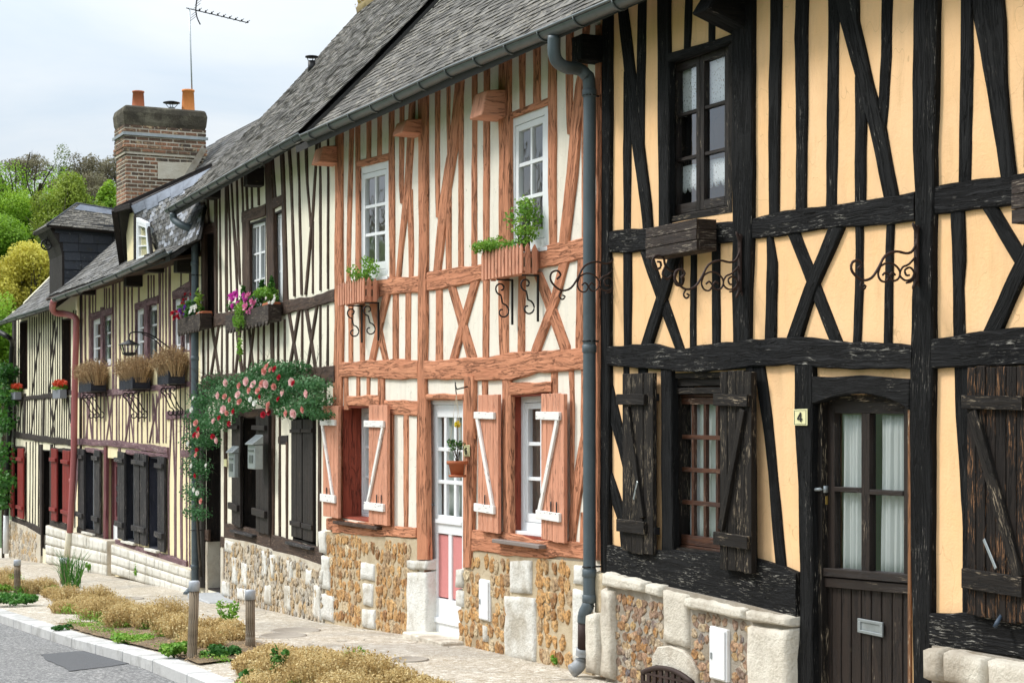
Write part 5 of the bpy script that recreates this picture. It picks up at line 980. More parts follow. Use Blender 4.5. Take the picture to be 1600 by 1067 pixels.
Z.wall(hE, cB, gh0, zh+.28, [hole(h) for h in (fo1, fo2, fg1, fg2, fd)], M['pl_H'], .22); Z.shell(hE, cB, gh0, 0, back(PH), M['pl_H'])
V = lambda rows, n='stud', p=.012, m=None: Z.V(n, rows, p, m, .003)
V([(18.5, 22, 490), (18, 21.5, 830)], 'corner_post', .03); x = 24.0
while x < 118:
    if not (30 < x < 44 or 96 < x < 112): V([(x, x+.9, 485 if x > 60 else 495), (x, x+.9, 625)])
    V([(x, x+.9, 620), (x-.5, x+.5, 685)]); x += 3.6
for x0, x1, y0, y1 in ((61, 48, 520, 622), (88, 74, 510, 622), (84, 78, 500, 560), (34, 26, 622, 680), (54, 47, 622, 680), (76, 84, 620, 682), (88, 78, 620, 682), (104, 112, 620, 682)): V([(x0, x0+1.2, y0), (x1, x1+1.2, y1)], 'brace', .016)
for x in (37, 66.5): V([(x, x+2.4, 615), (x-1, x+1.4, 680)], 'post', .02)
Z.H('rail', [(22, 623, 628), (41, 619, 625), (82, 614, 622), (119, 609, 615)], .022); Z.H('middle_beam', [(20, 674, 683), (60, 680, 690), (119, 687, 697)], .03)
for x in (40, 46, 50.5, 54.5, 59.5, 84, 116.5): V([(x, x+1.1, 690), (x-.8, x+.4, 824)])
V([(61.5, 65, 694), (61, 64.5, 868)], 'post', .026); V([(78, 81, 694), (77.5, 80.5, 828)], 'post', .024); V([(119, 121, 700), (110, 112, 830)], 'brace')
Z.H('window_head', [(20, 696, 702), (38, 698, 704)], .018); Z.H('window_head', [(81, 699, 705), (112, 701, 707)], .018); Z.H('sill_beam', [(18, 806, 815), (40, 814, 824), (62, 824, 838)], .028); Z.H('sill_beam', [(78, 812, 822), (110, 820, 833)], .028)
for h in (fo1, fo2): reveal(rootH, h, .15, M['far_dark'], .02); window(rootH, push(h, .14), 1, 2, 1, .05, .05, .03, plainm('red_brown_frame', (.09, .028, .016)), label='tall dark red brown upper opening')
for h in (fg1, fg2, fd): reveal(rootH, h, .15, M['brn_dark'], .02)
for h in (fg1, fg2): window(rootH, push(h, .14), 1, 2, 1, .04, .04, .03, M['brn_dark'])
mb = MB(); push(fd, .15).box(mb, .02, .98, .01, 1, -.05, 0); part('door', mb, M['brn_dark'], rootH, .003)
for (x0, x1, y0, y1, y2, y3) in ((18.2, 23, 700, 700, 805, 807), (29.5, 38, 700, 701, 808, 811), (82, 91, 700, 701, 812, 814), (100, 111, 703, 705, 816, 820)): shutter(rootH, hq(C, x0, x1, y0, y1, y2, y3, .05), 3, .03, M['red_shut'], M['red_shut'], ((.13, .18), (.82, .87)), .035, (-.03, 1.0))
plinth_body(rootH, [(14, 812), (40, 822), (63, 836)], [(14, 870), (63, 882)], C, .04, M['mortar_w']); flints(rootH, hq(C, 14.5, 57, 816, 836, 868, 878, .04), .16, .10, M['flint_w'], .0, .022, jit=.8)
q = hq(C, 72, 110, 820, 832, 880, 887, .08); mb = MB(); mb.prism(q.c, -.07, .15); part('mortar_bed', mb, M['mortar_w'], rootH)
for j in range(4):
    for i in range(6): bb = Q(q.p(i/6+.004, (j+.03)/4), q.p((i+1)/6-.004, (j+.03)/4), q.p((i+1)/6-.004, (j+.97)/4), q.p(i/6+.004, (j+.97)/4)); block(rootH, bb, -.05, .012, M['block'], rnd_=.007, amp=.002)
rf = roof_deck(rootH, back(PH), C.L(0, 503, .4).x, cB-.14, M['dark'], .06, 'roof'); slates(rf, PH, C.L(0, 503, .4).x, cB-.14, M['slate_far'], .24, .13, 15)

# =================================================== dormers
def facet(mb, *p): mb.poly([Vector(q) for q in p], r=.5)
def tiled(parent, q, tw, ex, mat, name='slates', seed=1, side=1):
    qq = random.Random(seed); mb = MB(); rows = int(q.h/ex)+1; n = q.n
    for j in range(rows):
        v0 = max(0, 1-(j+1.9)*ex/q.h); v1 = 1-j*ex/q.h; nt_ = max(1, int(q.w/tw)); sh = .5*(j % 2)
        if v1 <= 0: continue
        for i in range(-1, nt_+1):
            u0 = max(0, (i+sh)/nt_+.004); u1 = min(1, (i+1+sh)/nt_-.004)
            if u1-u0 < .02: continue
            l = .012+qq.uniform(0, .008); mb.hex([q.p(u0, v0, .002), q.p(u1, v0, .002), q.p(u1, v1, .002), q.p(u0, v1, .002), q.p(u0, v0, .008), q.p(u1, v0, .008), q.p(u1, v1, l+.004), q.p(u0, v1, l)], r=qq.random())
    return part(name, mb, mat, parent)
def nrm(a, b, c): return (Vector(b)-Vector(a)).cross(Vector(c)-Vector(a)).normalized()
def fq(TL, TR, BR, BL, toward):
    n = nrm(TL, BL, TR)
    if n.dot(toward) < 0: n = -n
    return Q(TL, TR, BR, BL, n)
# dormer on the yellow house
ac = C.L(222, 420, 0).x; P0 = C.perp(183, 329, ac); P1 = C.perp(330, 262, ac); rb = C.perp(243, 407, ac+.85); lb = C.perp(196, 424, ac-.75); rb2 = C.L(309, 374, .40); lb2 = lb+(P1-P0)*.97
print('dormer', P0, P1, rb, lb, rb2)
dm = part('dormer', (lambda mb: (mb.add([lb+Vector((.1, .06, 0)), rb+Vector((-.12, .06, 0)), P0+Vector((0, .3, -.16)), lb2+Vector((.12, 0, -.1)), rb+(P1-P0)*.8+Vector((-.12, 0, -.1)), P1+Vector((0, 0, -.16))], [(0, 1, 2), (3, 5, 4), (0, 3, 4, 1), (1, 4, 5, 2), (0, 2, 5, 3)], r=.5), mb)[1])(MB()), M['pl_C'], rootC, label='slate hung dormer leaning out over the eaves of the yellow house')
PR = C.perp(207, 322, ac+.3)
for (b, b2, tw_, s_) in ((rb, rb2, Vector((1, -.2, .5)), 3), (lb, lb2, Vector((-1, -.2, .5)), 4)):
    q = fq(P0 if b is lb else PR, C.perp(333, 262, -.8) if b is rb else P1, b2, b, tw_); mb = MB(); [q.box(mb, i/10, (i+1)/10, j/10, (j+1)/10, -.04, -.012, .5) for i in range(10) for j in range(10)]; part('roof_slope', mb, M['dark'], dm); q2 = Q(*[p for p in q.c], q.n); tiled(dm, q2, .2, .11, M['slate_mix'], 'slates', s_)
q = fq(PR, C.perp(333, 262, -.8), rb2, rb, Vector((1, -.2, .5))); mb = MB()
for k in range(12):
    w_ = .15+.04*((k//2) % 2)
    for j in range(3): q.box(mb, k/12+(.002 if k % 2 == 0 else 0), (k+1)/12-(.002 if k % 2 else 0), w_*j/3, w_*(j+1)/3, .018, .026, .5)
part('lead_flashing', mb, M['lead'], dm); mb = MB(); mb.beam(P0+Vector((0, -.03, .03)), P1+Vector((0, 0, .04)), .10, .05); mb.beam(P0+Vector((0, -.04, .0)), lb+Vector((-.03, -.03, 0)), .05, .09, (0, -1, .3)); mb.beam(P0+Vector((0, -.03, 0)), PR+Vector((0, -.02, 0)), .05, .08); mb.beam(PR, rb+Vector((0, -.02, 0)), .03, .05, (0, -1, .3)); mb.add([P0+Vector((0, 0, -.01)), PR+Vector((0, 0, -.01)), P1+Vector((.22, 0, -.01)), P1+Vector((0, 0, -.01)), P0+Vector((0, 0, .02)), PR+Vector((0, 0, .02)), P1+Vector((.22, 0, .02)), P1+Vector((0, 0, .02))], [(0, 1, 2, 3), (7, 6, 5, 4), (0, 4, 5, 1), (1, 5, 6, 2), (3, 2, 6, 7), (0, 3, 7, 4)]); part('bargeboard', mb, M['brn_dark'], dm, .004)
yf = min(rb.y, lb.y)-.10; FT = lambda x, y, d=0: C.L(x, y, -(yf+d)); mb = MB(); fp = [FT(200, 424), FT(244, 407), FT(209, 332), FT(196, 336)]; mb.prism(fp, yf, yf+.06, (0, 0, 1)); part('front_wall', mb, M['pl_C'], dm)
qw = Q(FT(214, 340, -.03), FT(229, 348, -.03), FT(234, 408, -.03), FT(214, 415, -.03)); window(dm, qw, 1, 3, 1, .06, .04, .02, M['white'], name='window')
mb = MB(); mb.beam(FT(211, 337, -.02), FT(211, 417, -.02), .08, .03, (0, -1, 0)); part('frame_post', mb, M['brn_dark'], dm); mb = MB(); mb.beam(FT(232, 356, -.02), FT(238, 406, -.02), .08, .03, (0, -1, 0)); part('frame_post', mb, M['brn_dark'], dm)
# dormer of the far house, hung with black slates
ad = C.L(97, 462, .12).x; prj = lambda x, y: C.perp(x, y, ad)
ct, cbk, ckb = [prj(x, y) for x, y in ((80, 356), (186, 366), (186, 388))], None, None
pts = [(76, 354), (183, 364), (186, 392), (150, 424), (104, 462), (97, 466), (97, 398), (93, 382), (86, 370)]; Lp = [prj(x, y) for x, y in pts]; wd = 1.15
mb = MB(); n = len(Lp); mb.add(Lp+[p+Vector((-wd, 0, 0)) for p in Lp], [tuple(range(n)), tuple(range(n, 2*n))[::-1]]+[(i, (i+1) % n, n+(i+1) % n, n+i) for i in range(n)], r=.5); d2 = part('dormer', mb, M['brn_dark'], rootH, label='dormer cheek hung with near black slates under a hipped roof')
zt, zb = prj(97, 376).z, prj(97, 464).z; sm_ = MB(); qq = random.Random(6); j = 0; z = zb+.02
while z < prj(97, 358).z-.05:
    y0 = max(prj(97, 466).y, -9); h = .16; f = lambda z_: pw([(zb, prj(97, 462).y), (prj(97, 398).z, prj(97, 398).y), (prj(86, 370).z, prj(86, 370).y), (prj(77, 356).z, prj(77, 356).y)], z_)
    y = f(z)+.04; ye = 1.3; o = .17*(j % 2)
    yb_ = pw([(a[0], a[1]) for a in [(p_[1], p_[0]) for p_ in PC]], z)+.25
    while y < min(ye, yb_): w_ = qq.uniform(.26, .36); mb2 = sm_; mb2.hex([Vector(v) for v in ((ad+.002, y, z), (ad+.002, y+w_-.006, z), (ad+.002, y+w_-.006, z+h*1.2), (ad+.002, y, z+h*1.2), (ad+.022, y, z), (ad+.022, y+w_-.006, z), (ad+.006, y+w_-.006, z+h*1.2), (ad+.006, y, z+h*1.2))], r=qq.random()); y += w_
    z += h; j += 1
part('slate_hanging', sm_, M['slate_blk'], d2)
E0, E1, R0, R1 = prj(72, 353), prj(186, 364), C.perp(119, 319, ad-wd/2), C.perp(186, 330, ad-wd/2); E0 += Vector((.12, 0, 0)); E1 += Vector((.12, 0, 0)); far = Vector((-wd-.24, 0, 0))
for (a, b, c_, d_, tw_, s_) in ((R0, R1, E1, E0, Vector((1, 0, 1)), 21), (R1, R0, E0+far, E1+far, Vector((-1, 0, 1)), 22)):
    q = fq(a, b, c_, d_, tw_); mb = MB(); q.box(mb, 0, 1, 0, 1, -.05, 0); part('roof_slope', mb, M['brn_dark'], d2); tiled(d2, q, .16, .085, M['slate'], 'slates', s_)
q = fq(E0+far, R0, R0, E0, Vector((0, -1, .5))); mb = MB(); mb.add([E0+far, E0, R0, R0+Vector((0, .05, -.06)), E0+Vector((0, .05, -.06)), E0+far+Vector((0, .05, -.06))], [(0, 1, 2), (3, 4, 5), (0, 5, 4, 1), (1, 4, 3, 2), (2, 3, 5, 0)], r=.3); part('hip', mb, M['slate'], d2)
mb = MB(); mb.tube([R0, R1], .035, 8); mb.tube([R0, E0], .025, 6); part('ridge', mb, M['slate_blk'], d2); q = fq(R0, R1, E1, E0, Vector((1, 0, 1))); mb = MB(); q.box(mb, .1, 1, 0.02, .26, .016, .022); part('lead_flashing', mb, M['lead'], d2)
pc = prj(82, 378)+Vector((-wd/2, 0, 0)); pt = thing('pulley', 'small iron pulley wheel hanging under the tip of the black slated dormer', 'pulley', C, pc); mb = MB(); r_ = .09
mb.tube([pc+Vector((0, math.cos(t*.5236)*r_, math.sin(t*.5236)*r_)) for t in range(13)], .016, 6, caps=False); [mb.tube([pc, pc+Vector((0, math.cos(t)*r_, math.sin(t)*r_))], .008, 5) for t in (0, 2.1, 4.2)]; part('wheel', mb, M['iron'], pt); mb = MB(); mb.tube([pc+Vector((0, 0, 0)), pc+Vector((0, .02, .16)), pc+Vector((0, .06, .26))], .012, 6); part('hanger', mb, M['iron'], pt)
# =================================================== chimney
ach = -7.0; cq = [C.perp(x, y, ach) for x, y in ((197, 215), (318, 215), (318, 275), (190, 320))]; y0, y1 = cq[0].y, cq[1].y; cw_ = .70; ztop = C.perp(250, 168, ach).z; zbt = C.perp(190, 330, ach).z-1.2; print('chimney', y0, y1, ztop, zbt)
ch = thing('chimney', 'broad old brick chimney with a blackened cap above the slate roofs', 'chimney', C, (ach-cw_/2, (y0+y1)/2, zbt)); mb = MB(); mb.box(ach-cw_, ach, y0, y1, zbt, ztop-.35); mb.box(ach-cw_-.03, ach+.03, y0-.03, y1+.03, zbt+.01+(ztop-zbt)*.0+ (C.perp(195, 232, ach).z-.10-zbt), ztop-.36); part('mortar_core', mb, stonem('lime_mortar', (.74, .68, .56), (.62, .56, .46), (.30, .26, .2), .004), ch)
M['brick'] = flintm('old_brick', [(0, (.05, .038, .032)), (.3, (.12, .07, .045)), (.5, (.22, .115, .07)), (.75, (.37, .16, .085)), (1, (.48, .23, .13))], .003); bm_ = MB(); bh = .068; z = zbt; j = 0; qb = random.Random(3)
zk = C.perp(195, 232, ach).z
while z < ztop-.36:
    hgt = (z-zbt)/(ztop-zbt); o = .006+(.045 if zk-.10 < z < zk+.03 else 0)+(.03 if z >= zk+.03 else 0); y = y0-o-.11*(j % 2)
    red = (lambda: qb.uniform(.45, 1)) if hgt < .52 else ((lambda: qb.choice((qb.uniform(0, .45), qb.uniform(.3, .9)))) if hgt < .85 else (lambda: qb.uniform(0, .5)))
    while y < y1+o: w_ = .215; a, b = max(y0-o, y), min(y1+o, y+w_-.018); y += w_; (b-a > .03) and bm_.box(ach-.05, ach+o+qb.uniform(-.003, .003), a, b, z, z+bh-.024, r=red())
    x = ach-cw_-o+.1*(j % 2)-.1
    while x < ach-.05: w_ = .215; a, b = max(ach-cw_-o, x), min(ach-.052, x+w_-.012); x += w_; (b-a > .03) and bm_.box(a, b, y0-o, y0+.05, z, z+bh-.024, r=red())
    z += bh; j += 1
part('bricks', bm_, M['brick'], ch); mb = MB(); zz_ = [ztop-.36, ztop-.28, ztop-.12, ztop-.02, ztop]; oo = [.02, .045, .06, .035, -.02]; vs = []
for z, o in zip(zz_, oo): vs += [Vector(v) for v in ((ach-cw_-o, y0-o, z), (ach+o, y0-o, z), (ach+o, y1+o, z), (ach-cw_-o, y1+o, z))]
mb.add(vs, [(4*i+k, 4*i+(k+1) % 4, 4*i+4+(k+1) % 4, 4*i+4+k) for i in range(4) for k in range(4)]+[(16, 17, 18, 19), (3, 2, 1, 0)], r=.5); part('cap', mb, stonem('sooty_cap', (.075, .062, .045), (.035, .03, .025), (.20, .18, .13), .02), ch, .02)
mb = MB(); zs = C.perp(195, 209, ach).z; o = .065; [mb.box(*v) for v in ((ach-cw_-o, ach+o, y0-o, y0-o+.01, zs-.025, zs+.025), (ach+o-.01, ach+o, y0-o+.01, y1+o, zs-.025, zs+.025))]; part('steel_band', mb, M['galv'], ch)
mb = MB(); q = Q(*[C.perp(x, y, ach)+Vector((.016, 0, 0)) for x, y in ((246, 254), (303, 254), (290, 280), (246, 280))], n=(1, 0, 0)); q.box(mb, 0, 1, 0, 1, 0, .012); part('render_patch', mb, M['mortar_w'], ch)
mb = MB(); mb.beam(C.perp(318, 232, ach)+Vector((.02, 0, 0)), C.perp(285, 288, ach)+Vector((.02, 0, 0)), .07, .11); part('flashing', mb, M['mortar_g'], ch)
for (x, yb, yt, r_, m_, lb_) in ((216, 167, 143, .105, 'terra', 'weathered red clay chimney pot on the left of the chimney'), (294, 166, 141, .112, 'terra_o', 'clean orange clay chimney pot at the foot of the aerial mast')):
    c = C.perp(x, 176, ach-.25); zt = C.perp(x, yt, ach-.25).z; c.z = ztop-.02; t = thing('chimney_pot', lb_, 'chimney pot', C, c, 'chimney pots'); mb = MB(); h = zt-c.z; mb.lathe(c, [(r_*1.15, 0), (r_*1.05, .03), (r_*.9, h*.9), (r_, h*.92), (r_, h), (r_*.75, h), (r_*.7, h*.5)], 14); part('pot', mb, M[m_], t)
c = C.perp(268, 176, ach-.25); c.z = ztop-.02; t = thing('chimney_cowl', 'low flue with a round dark rain cap between the clay pots', 'chimney cowl', C, c); mb = MB(); mb.lathe(c, [(.06, 0), (.06, .08)], 12); part('flue', mb, M['galv'], t); mb = MB(); mb.lathe(c, [(.15, .155), (.15, .165), (.07, .185), (.01, .19)], 16); [mb.tube([c+Vector((.05*math.cos(a), .05*math.sin(a), .07)), c+Vector((.12*math.cos(a), .12*math.sin(a), .157))], .006, 5) for a in (0, 1.6, 3.1, 4.7)]; part('rain_cap', mb, M['iron'], t)
c = C.perp(301, 176, ach-.30); c.z = ztop-.01; top = C.perp(296, 14, ach-.30); t = thing('tv_aerial', 'television aerial on a tall thin steel mast above the chimney', 'aerial', C, c); mb = MB(); mb.tube([c, lerp(c, top, .5), top], .013, 8); part('mast', mb, M['galv'], t)
e = C.perp(387, 36, ach-.30); b0 = C.perp(291, 13, ach-.30); mb = MB(); mb.beam(b0, e, .014, .014)
for k in range(9):
    p = lerp(C.perp(312, 17, ach-.3), e, k/8); mb.box(p.x-.13, p.x+.13, p.y-.004, p.y+.004, p.z+.012, p.z+.02); mb.box(p.x-.012, p.x+.012, p.y-.012, p.y+.012, p.z-.005, p.z+.03)
part('boom', mb, M['iron'], t); mb = MB(); r0 = C.perp(306, 15, ach-.3); mb.tube(smooth([C.perp(308, -4, ach-.3), r0, C.perp(308, 28, ach-.3), C.perp(313, 39, ach-.3)], 3), .012, 6); [mb.tube([r0+Vector((-.22, .02*k, .06*k)), r0+Vector((.22, .02*k, .06*k))], .004, 5) for k in (-3, -2, -1, 1, 2, 3)]; part('reflector', mb, M['iron'], t)
# =================================================== ground
def sheet(name, s0, s1, ny, y0, y1, zf, mat, ns=60, kind='structure', thick=0, frame=A):
    mb = MB(); vs = []
    for i in range(ns+1):
        s = lerp(s0, s1, i/ns)
        for j in range(ny+1):
            y = lerp(y0, y1, j/ny); vs.append(Vector((s, y, zf(s, y))))
    mb.add(vs, [(i*(ny+1)+j, (i+1)*(ny+1)+j, (i+1)*(ny+1)+j+1, i*(ny+1)+j+1) for i in range(ns) for j in range(ny)], (1, 0, 0), .5, True)
    return single(name, None, None, mb, mat, frame, (0, 0, 0), kind=kind, recalc=False)
m = NT('meadow'); o = m.coord('Object'); c = m.mix(m.ramp(m.noise(o, .15, 5), .35, .65), (.035, .075, .015), (.06, .10, .025)); c = m.mix(m.ramp(m.noise(o, 2.5, 5), .4, .7), c, (.03, .05, .012)); m.done(c, .95)
M['meadow'] = m.m
m = NT('asphalt'); o = m.coord('Object'); f = m.noise(o, 130, 3, .8); v = m.voro(o, 170); g = m.noise(o, 1.1, 5, .6); k = m.noise(m.vmul(o, (.4, 3.5, 1)), 1.0, 4)
c = m.mix(m.ramp(g, .3, .7), (.21, .205, .20), (.28, .27, .265)); c = m.mix(m.ramp(f, .4, .65, 0, .55), c, (.12, .12, .12)); f2 = m.noise(o, 34, 4, .8); c = m.mix(m.ramp(f2, .46, .56, 0, .8), c, (.11, .11, .11)); c = m.mix(m.ramp(f2, .46, .38, 0, .8), c, (.46, .45, .42)); cr_ = m.ramp(m.math('ABSOLUTE', m.math('SUBTRACT', m.noise(o, .8, 4, .7), .5)), 0, .006, .7, 0); c = m.mix(cr_, c, (.05, .05, .05)); c = m.mix(m.ramp(v, .12, .3, .5, 0), c, (.5, .48, .46)); c = m.mix(m.ramp(k, .5, .75, 0, .3), c, (.20, .20, .20))
m.bump(m.math('ADD', f, v), .7, .006); M['asphalt'] = m.done(c, .9, 0, .3)
m = NT('patch_asphalt'); o = m.coord('Object'); f = m.noise(o, 140, 3, .8); c = m.mix(m.ramp(f, .35, .65), (.06, .062, .065), (.125, .125, .13)); m.bump(f, .6, .005); M['patch'] = m.done(c, .85, 0, .3)
m = NT('gravel_paving'); o = m.coord('Object'); v = m.n('ShaderNodeTexVoronoi'); m.put(v.inputs['Vector'], o); v.inputs['Scale'].default_value = 62; cc = m.n('ShaderNodeSeparateColor'); m.put(cc.inputs[0], v.outputs['Color'])
c = m.cr(cc.outputs[0], [(0, (.36, .29, .20)), (.3, (.56, .50, .40)), (.6, (.66, .61, .52)), (.85, (.47, .41, .34)), (1, (.78, .74, .66))]); c = m.mix(m.ramp(v.outputs['Distance'], .35, .6), c, (.40, .34, .26))
g = m.noise(o, .9, 5, .6); c = m.mix(m.ramp(g, .45, .7, 0, .45), c, (.38, .34, .29)); h = m.noise(m.vmul(o, (.5, 2.5, 1)), 2.2, 4); c = m.mix(m.ramp(h, .5, .7, 0, .35), c, (.70, .66, .58))
p2 = m.n('ShaderNodeTexVoronoi'); m.put(p2.inputs['Vector'], o); p2.inputs['Scale'].default_value = 24; s2 = m.n('ShaderNodeSeparateColor'); m.put(s2.inputs[0], p2.outputs['Color']); c = m.mix(m.ramp(s2.outputs[1], .72, .9, 0, .45), c, (.26, .21, .15)); c = m.mix(m.ramp(s2.outputs[2], .8, .95, 0, .5), c, (.85, .82, .75)); mo = m.ramp(m.noise(o, .45, 5, .7), .52, .62, 0, .4); c = m.mix(mo, c, (.30, .28, .25))
cr_ = m.ramp(m.math('ABSOLUTE', m.math('SUBTRACT', m.noise(m.vmul(o, (.5, 1, 1)), .7, 3, .6), .5)), 0, .005, .75, 0); c = m.mix(cr_, c, (.12, .11, .09)); m.bump(m.math('SUBTRACT', 1.0, v.outputs['Distance']), .8, .008); M['gravel'] = m.done(c, .9, 0, .3)
M['kerb'] = stonem('kerb_granite', (.58, .57, .55), (.48, .47, .46), (.30, .29, .27), .004)
def bowl(X, Y): return hill(X, Y)-.10
mb = MB(); rings = [0, 4, 8, 12, 16, 20, 26, 32, 40, 52, 60, 70, 82, 95, 110, 130, 155, 185, 220, 270, 350, 500, 900, 1600]; ns = 72; vs = []
for r in rings:
    for k in range(ns): a = 2*math.pi*k/ns; X, Y = r*math.cos(a), r*math.sin(a); vs.append(Vector((X, Y, bowl(X, Y)-.02)))
mb.add(vs, [(i*ns+j, (i+1)*ns+j, (i+1)*ns+(j+1) % ns, i*ns+(j+1) % ns) for i in range(len(rings)-1) for j in range(ns)], r=.5, sm=True)
single('ground', None, None, mb, M['meadow'], WD, (0, 0, 0), kind='structure', recalc=False)
KY0, KY1 = -2.42, -2.62
KL = (A.inv(*ground_pt(0, 950)[:2]), A.inv(*ground_pt(355, 1059)[:2])); print('kerb inner', KL, 'outer', A.inv(*ground_pt(0, 958)[:2]), A.inv(*ground_pt(323, 1067)[:2]))
def ky(s): return lerp(KL[0][1], KL[1][1], (s-KL[0][0])/(KL[1][0]-KL[0][0]))
KW = .19
def bent(name, s0, s1, f0, f1, zf, mat, ny=4, ns=90):
    mb = MB(); vs = []
    for i in range(ns+1):
        s = lerp(s0, s1, i/ns)
        for j in range(ny+1): y = lerp(f0(s), f1(s), j/ny); vs.append(Vector((s, y, zf(s, y))))
    mb.add(vs, [(i*(ny+1)+j, (i+1)*(ny+1)+j, (i+1)*(ny+1)+j+1, i*(ny+1)+j+1) for i in range(ns) for j in range(ny)], (1, 0, 0), .5, True)
    return single(name, None, None, mb, mat, A, (0, 0, 0), kind='structure', recalc=False)
bent('road', -75, 22, lambda s: ky(s)-KW-5.5, lambda s: ky(s)-KW+.02, lambda s, y: gz(s)-.095, M['asphalt'], 8)
bent('pavement', -75, 22, lambda s: ky(s)-.01, lambda s: 1.6, lambda s, y: gz(s)+.004*math.sin(s*3)*math.sin(y*4)-.004, M['gravel'], 16, 240)
s = -75.0
kb = MB()
while s < 20:
    e = s+1.0; s_ = s+.006; e_ = e-.006; z0, z1 = gz(s), gz(e); y0, y1 = ky(s), ky(e)
    kb.hex([Vector((s_, y0-KW, z0-.3)), Vector((e_, y1-KW, z1-.3)), Vector((e_, y1, z1-.3)), Vector((s_, y0, z0-.3)), Vector((s_, y0-KW, z0+.004)), Vector((e_, y1-KW, z1+.004)), Vector((e_, y1, z1+.006)), Vector((s_, y0, z0+.006))], Vector((1, 0, 0))); s = e
single('kerb', None, None, kb, M['kerb'], A, (0, 0, 0), kind='structure', bevel=.012)
# darker repair patch in the road
pp = [ground_pt(x, y, -.09) for x, y in ((60, 1022), (168, 1013), (216, 1034), (108, 1048))]; mb = MB(); c4 = [Vector((*A.inv(p[0], p[1]), gz(A.inv(p[0], p[1])[0])-.090)) for p in pp]
n = 8; g = [[lerp(lerp(c4[0], c4[1], i/n), lerp(c4[3], c4[2], i/n), j/n)+Vector((R.uniform(-.02, .02)*(j in (0, n)), R.uniform(-.02, .02)*(i in (0, n)), 0)) for i in range(n+1)] for j in range(n+1)]
mb.add([p for r_ in g for p in r_], [(j*(n+1)+i, j*(n+1)+i+1, (j+1)*(n+1)+i+1, (j+1)*(n+1)+i) for j in range(n) for i in range(n)], (1, 0, 0), .5)
single('road_patch', None, None, mb, M['patch'], A, (0, 0, 0), kind='structure', recalc=False)
# =================================================== gutters and downpipes
gutter(A, [A.L(x, y, .43) for x, y in ((478, 213), (596, 161), (710, 107), (860, 47), (1000, -12))]+[Vector((A1, -.43, A.L(1000, -12, .43).z-.02))], .058, M['zinc'], M['zinc'], 'long grey zinc gutter along the terracotta and black houses')
gutter(B, [B.L(x, y, .39) for x, y in ((263, 329), (330, 291), (400, 251), (474, 210))], .050, M['zinc'], M['zinc'], 'grey zinc gutter along the eaves of the brown timbered house', gap=.5)
gutter(C, [C.L(x, y, .55) for x, y in ((85, 467), (135, 449), (182, 430), (235, 406), (264, 391))]+[Vector((-.05, -.55, C.L(264, 391, .55).z))], .05, M['zinc'], M['zinc'], 'grey gutter above the wide soffit of the yellow house', gap=.9)
gutter(C, [C.L(x, y, .40) for x, y in ((-3, 505), (30, 494), (84, 477))], .05, M['zinc'], M['zinc'], 'grey gutter of the farthest house', gap=1)
def xy(fr, x, y, o): p = fr.L(x, y, o); return (p.x, p.y)
px_ = A.L(921, 500, .09).x; P_ = lambda y, x=921, o=.09: Vector((px_, -o, A.L(x, y, o).z))
pipe(A, [A.L(866, 56, .43), A.L(866, 84, .42), A.L(872, 98, .38), A.L(886, 106, .30), A.L(903, 108, .18), A.L(915, 117, .12), P_(140), P_(300), P_(540), P_(760), P_(925), A.L(919, 945, .10), A.L(913, 958, .12), A.L(912, 972, .12)], .046, M['pipe'], 'tall blue grey downpipe between the terracotta and the black house',
     [(P_(y).z, (px_, -.09)) for y in (146, 545, 895, 935)], [(P_(y).z, (px_, -.09)) for y in (150, 533, 885)], [('iron_section', [A.L(912, 970, .12), A.L(911.5, 1014, .12)], .042, M['rust']), ('shoe', [A.L(911, 1012, .12), A.L(909, 1030, .12), A.L(903, 1041, .15), A.L(893, 1048, .2)], .050, M['pvc'])])
bx_ = B.L(304.5, 600, .12).x; Q_ = lambda y, o=.12: Vector((bx_, -o, B.L(304.5, y, o).z))
pipe(B, [B.L(271, 333, .39), B.L(272, 343, .38), B.L(284, 352, .3), B.L(299, 358, .18), Q_(370), Q_(560), Q_(760), Q_(905), B.L(303, 915, .13), B.L(291, 929, .25)], .050, M['pipe'], 'blue grey downpipe between the yellow and the brown timbered house', [(Q_(y).z, (bx_, -.12)) for y in (412, 560, 725, 885)], [(Q_(y).z, (bx_, -.12)) for y in (430, 828)])
cx_ = C.L(115, 600, .15).x
pipe(C, [C.L(84, 470, .5), C.L(82, 482, .46), C.L(88, 489, .38), C.L(104, 491, .22), C.L(118, 497, .15), C.L(119, 512, .15), C.L(119, 530, .15), C.L(117, 600, .15), C.L(115, 720, .15), C.L(109, 832, .15)], .055, M['pipe_red'], 'dull red downpipe between the farthest and the yellow house', [(C.L(117, 664, .15).z, tuple(C.L(115.5, 664, .15))[:2]), (C.L(113, 750, .15).z, tuple(C.L(113, 750, .15))[:2])], [], [('cream_section', [C.L(109, 831, .15), C.L(104, 886, .16)], .065, M['pipe_cream'])])
pipe(C, [C.L(-1, 519, .4), C.L(12, 526, .3), C.L(19, 535, .14), C.L(18, 560, .12), C.L(14, 700, .12), C.L(10, 806, .12)], .05, M['iron'], 'black downpipe at the far corner of the farthest house', [], [], [('white_section', [C.L(10, 805, .12), C.L(9, 864, .12)], .06, M['white'])])

